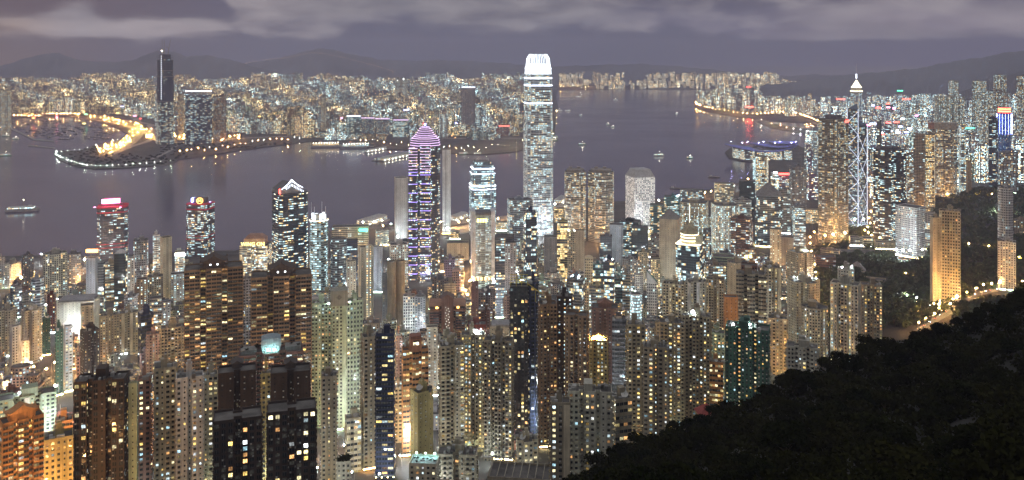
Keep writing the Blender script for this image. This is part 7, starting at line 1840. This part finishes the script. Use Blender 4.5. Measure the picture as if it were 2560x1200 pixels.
def park_spot():
    while 1:
        D = rt.uniform(900, 2250); px = rt.uniform(2035, 2620)
        if blocked(px, D) or (D > 1900 and px < 2330) : continue
        if any(-50 < D-d < 18 and abs(px-p) < 15 for p, d in PR[::2]) or any(abs(px-p) < 12 and abs(D-d) < 80 for p, d in AL): continue
        if px < 2075 and D < 1000: continue
        return px, D
for q in range(118): px, D = park_spot(); tree(px, D, island_z(px, D)-1, rt.uniform(1.2, 1.9), 'dark rounded tree in the unlit park behind the orange lit tower', 'trees of the dark park')
def mass(name, spots, label, n=70, s0=1.0, lm='leaf'):
    b = MB(); r = random.Random(3)
    for x, y, z, R_ in spots:
        for _ in range(n):
            v = Vector([r.gauss(0, 1) for _ in range(3)]).normalized()*R_*(r.random()**.3); p = Vector((x+v.x, y+v.y, z+abs(v.z)*.8))
            u = Vector([r.uniform(-1, 1) for _ in range(3)]).normalized(); w = u.cross(Vector([r.uniform(-1, 1) for _ in range(3)])).normalized(); s = s0*r.uniform(.5, 1.4)
            b.face([tuple(p-u*s), tuple(p-w*s*.7), tuple(p+u*s), tuple(p+w*s*.7)])
    tag(b.obj(name, [lm]), label, 'woods', kind='stuff')
sp = []
while len(sp) < 1500:
    D = math.sqrt(rt.uniform(80**2, 345**2)); px = rt.uniform(1380, 2680)
    if HZ+F*(CAMZ-hill_z(px, D)-4)/D < 1300: sp.append((px2x(px, D), D, hill_z(px, D)-.5, rt.uniform(2.6, 4.8)))
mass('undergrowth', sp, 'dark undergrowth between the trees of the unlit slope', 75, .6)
sp = [(px2x(p, d), d, island_z(p, d), rt.uniform(8, 13)) for p, d in (park_spot() for _ in range(1500))]
mass('park_woods', sp, 'dense dark woods of the park at the right', 48, 2.6, 'park_leaf')
b = MB(); r = random.Random(8); m_ = 0
while m_ < 900:
    p = r.uniform(-40, 1330); D = 4000*(1+r.random()**1.4*1.35); y = HZ+F*(CAMZ-3)/D
    if y > interp(p, KOWLIM)+4: continue
    if sin(p*.03)+sin(D*.004)+sin(p*.011+D*.002) < -.3+p*.0006: continue
    b.box((px2x(p, D), D, far_ground(D)+r.uniform(8, 22)), (2.5, 2.5, 2.0)); m_ += 1
tag(b.obj('distant_street_lights', ['far_sodium']), 'swarm of orange street lights between the far shore blocks', 'street lights', kind='stuff')
sp = []
while len(sp) < 240:
    p, y = rt.uniform(135, 470), rt.uniform(356, 418)
    if inside(p, y, KOW) and not (250 < p < 400 and y < 385): sp.append((px2x(p, Dz(y)), Dz(y), 3, rt.uniform(4, 8)))
for _ in range(120): p, y = rt.uniform(470, 780), rt.uniform(357, 372); sp.append((px2x(p, Dz(y)), Dz(y), 3, 5)) if inside(p, y, KOW) else None
mass('headland_scrub', sp, 'dark scrub covering the headland across the water', 40, 2.2)
# leaves catching a path lamp at the lower right corner
b = MB()
for k, (px, D, dz) in enumerate(((2548, 60, -4.5), (2500, 66, -6))): 
    o = tree(px, D, hill_z(px, D)-2.5, .55, 'near bush catching orange lamp light in the bottom right corner' if k == 0 else 'smaller near bush under the orange lamp at the lower right', 'bushes by the path lamp')
pl_ = lamp(2610, 55, 'warm', 'near the bottom right corner', .16, 'lamp of the viewpoint path', hill_z(2610, 55)+1.5)

# ------------------------------------------------------------------ cars on the lit roads
def make_car():
    root = empty('parked_car', (0, -800, 0)); b = MB(); c = (.4, .4, .42)
    b.box((0, 0, .35), (4.3, 1.75, .6), 0, c, bottom=True); P_ = [(-1.6, -.8), (1.0, -.8), (1.0, .8), (-1.6, .8)]; b.prism(P_, .95, 1.45, 0, (.05, .06, .07), P1=[(x*.72, y*.85) for x, y in P_]); b.obj('body', ['wall'], root)
    for x in (-1.3, 1.35):
        for y in (-.88, .88):
            b = MB(); b.bar((x, y-.1, .33), (x, y+.1, .33), .33, 0, (.02, .02, .02), 10); b.obj('wheel', ['wall'], root)
    for y in (-.6, .6):
        b = MB(); b.box((2.16, y, .6), (.08, .3, .2)); b.obj('headlight', ['lamp_boat'], root)
        b = MB(); b.box((-2.16, y, .6), (.08, .3, .2)); b.obj('tail_light', ['sign_red'], root)
    return root
car = make_car(); cu = False
for i in range(2, len(PR)-4, 2):
    px, D = PR[i]; p2, D2 = PR[i+1]; x, x2 = px2x(px, D), px2x(p2, D2); an = math.atan2(D2-D, x2-x); loc = (x-2.5*math.sin(an), D+2.5*cos(an), island_z(px, D)+.85)
    if not cu: cu = True; car.location = loc; car.rotation_euler = (0, 0, an); o = car
    else: o = copy_tree(car, loc, an+(pi if i % 4 else 0))
    tag(o, 'small car on the curved lit park road', 'car', 'cars on the park road')

# ------------------------------------------------------------------ labels for the repeated things
LMK = [(281, 590, 'pink lit tower'), (501, 570, 'orange logo tower'), (725, 560, 'lit gable tower'), (797, 630, 'round green lit tower'), (533, 780, 'left swept gable tower'), (703, 780, 'right swept gable tower'), (845, 660, 'violet banded round tower'),
       (1063, 560, 'violet neon skyscraper'), (1206, 620, 'white ribbed bank'), (1345, 400, 'silver skyscraper'), (1470, 540, 'golden rounded offices'), (1600, 500, 'porthole tower'), (1675, 620, 'huge blank slab'), (1724, 640, 'domed tower'), (1812, 570, 'pale window cube'),
       (2083, 450, 'golden gridded giant'), (2143, 420, 'faceted glass tower'), (2224, 480, 'black slotted tower'), (2361, 390, 'curved hotel tower'), (2363, 650, 'orange twin tower'), (2511, 300, 'blue round tower'), (1118, 780, 'arrow topped brown tower'), (1300, 850, 'yellow scaffolding'),
       (1412, 840, 'dark stair light slab'), (1520, 700, 'bright blue glass tower'), (1870, 870, 'green netted tower'), (1877, 720, 'terraced orange brown tower'), (2010, 790, 'cream cross shaped tower'), (2110, 780, 'blank white slab end'), (195, 770, 'wide grey roof'), (365, 850, 'dark navy tower'),
       (140, 680, 'pale balcony tower'), (415, 660, 'slim cream slab'), (413, 240, 'unfinished supertall'), (496, 290, 'wide dark harbour slab'), (1170, 260, 'mauve far slab'), (1000, 220, 'tan far block'), (809, 280, 'slim tan far tower'), (150, 310, 'boat shelter'), (920, 310, 'harbour offices'),
       (2141, 220, 'spired tower'), (1905, 370, 'convention hall'), (1875, 250, 'red neon bayside tower'), (2374, 265, 'long pale housing slab'), (1530, 190, 'far eastern shore'), (1680, 190, 'empty far water'), (843, 900, 'pale green complex'), (945, 950, 'dark blue black tower'), (1037, 950, 'framed letters tower'),
       (1185, 950, 'floodlit terrace tower'), (260, 1050, 'big dark brown tower'), (2250, 240, 'green neon name'), (1240, 330, 'red far shore name'), (20, 250, 'orange roofed estate tower'), (300, 340, 'orange expressway'), (700, 230, 'middle of the far shore'), (80, 760, 'corner lit cross tower'), (530, 730, 'brown gable pair')]
from collections import defaultdict
LMK = [l for l in LMK if 'empty' not in l[2] and 'middle' not in l[2]]
def relation(px, py):
    l = min(LMK, key=lambda l: math.hypot(px-l[0], (py-l[1])*1.3)); dx, dy = px-l[0], py-l[1]
    rel = ('right of' if dx > 0 else 'left of') if abs(dx) > abs(dy)*.8 else ('below' if dy > 0 else 'above')
    return l, rel, math.hypot(dx, dy)
ORD = ['', 'second ', 'third ', 'fourth ', 'fifth ', 'sixth ', 'seventh ', 'eighth ', 'ninth ', 'tenth ', 'eleventh ', 'twelfth ']
def label_all(items):
    g = defaultdict(list)
    for o, px, py, adj, noun in items:
        l, rel, d = relation(px, py); g[(adj, noun, rel, l[2])].append((d, o))
    for (adj, noun, rel, ph), v in g.items():
        v.sort(key=lambda t: t[0])
        for i, (d, o) in enumerate(v):
            o['label'] = (f'{adj} {noun} {rel} the {ph}' if len(v) == 1 else f'{ORD[min(i, 11)]}nearest {adj} {noun} {rel} the {ph}').strip()
label_all([(a[0], a[1], a[2], a[3], a[4]) for a in autos])
for o, px, y, kind, where in lamp_log:
    o['label'] = f'{"orange" if kind == "warm" else "white"} lamp {where}'
sk = [o for o in C.objects if o.type == 'EMPTY' and o.get('group') == 'dark trees along the near slope edge']
for o in sk: o['label'] = 'dark leafy tree on the skyline edge of the unlit slope'
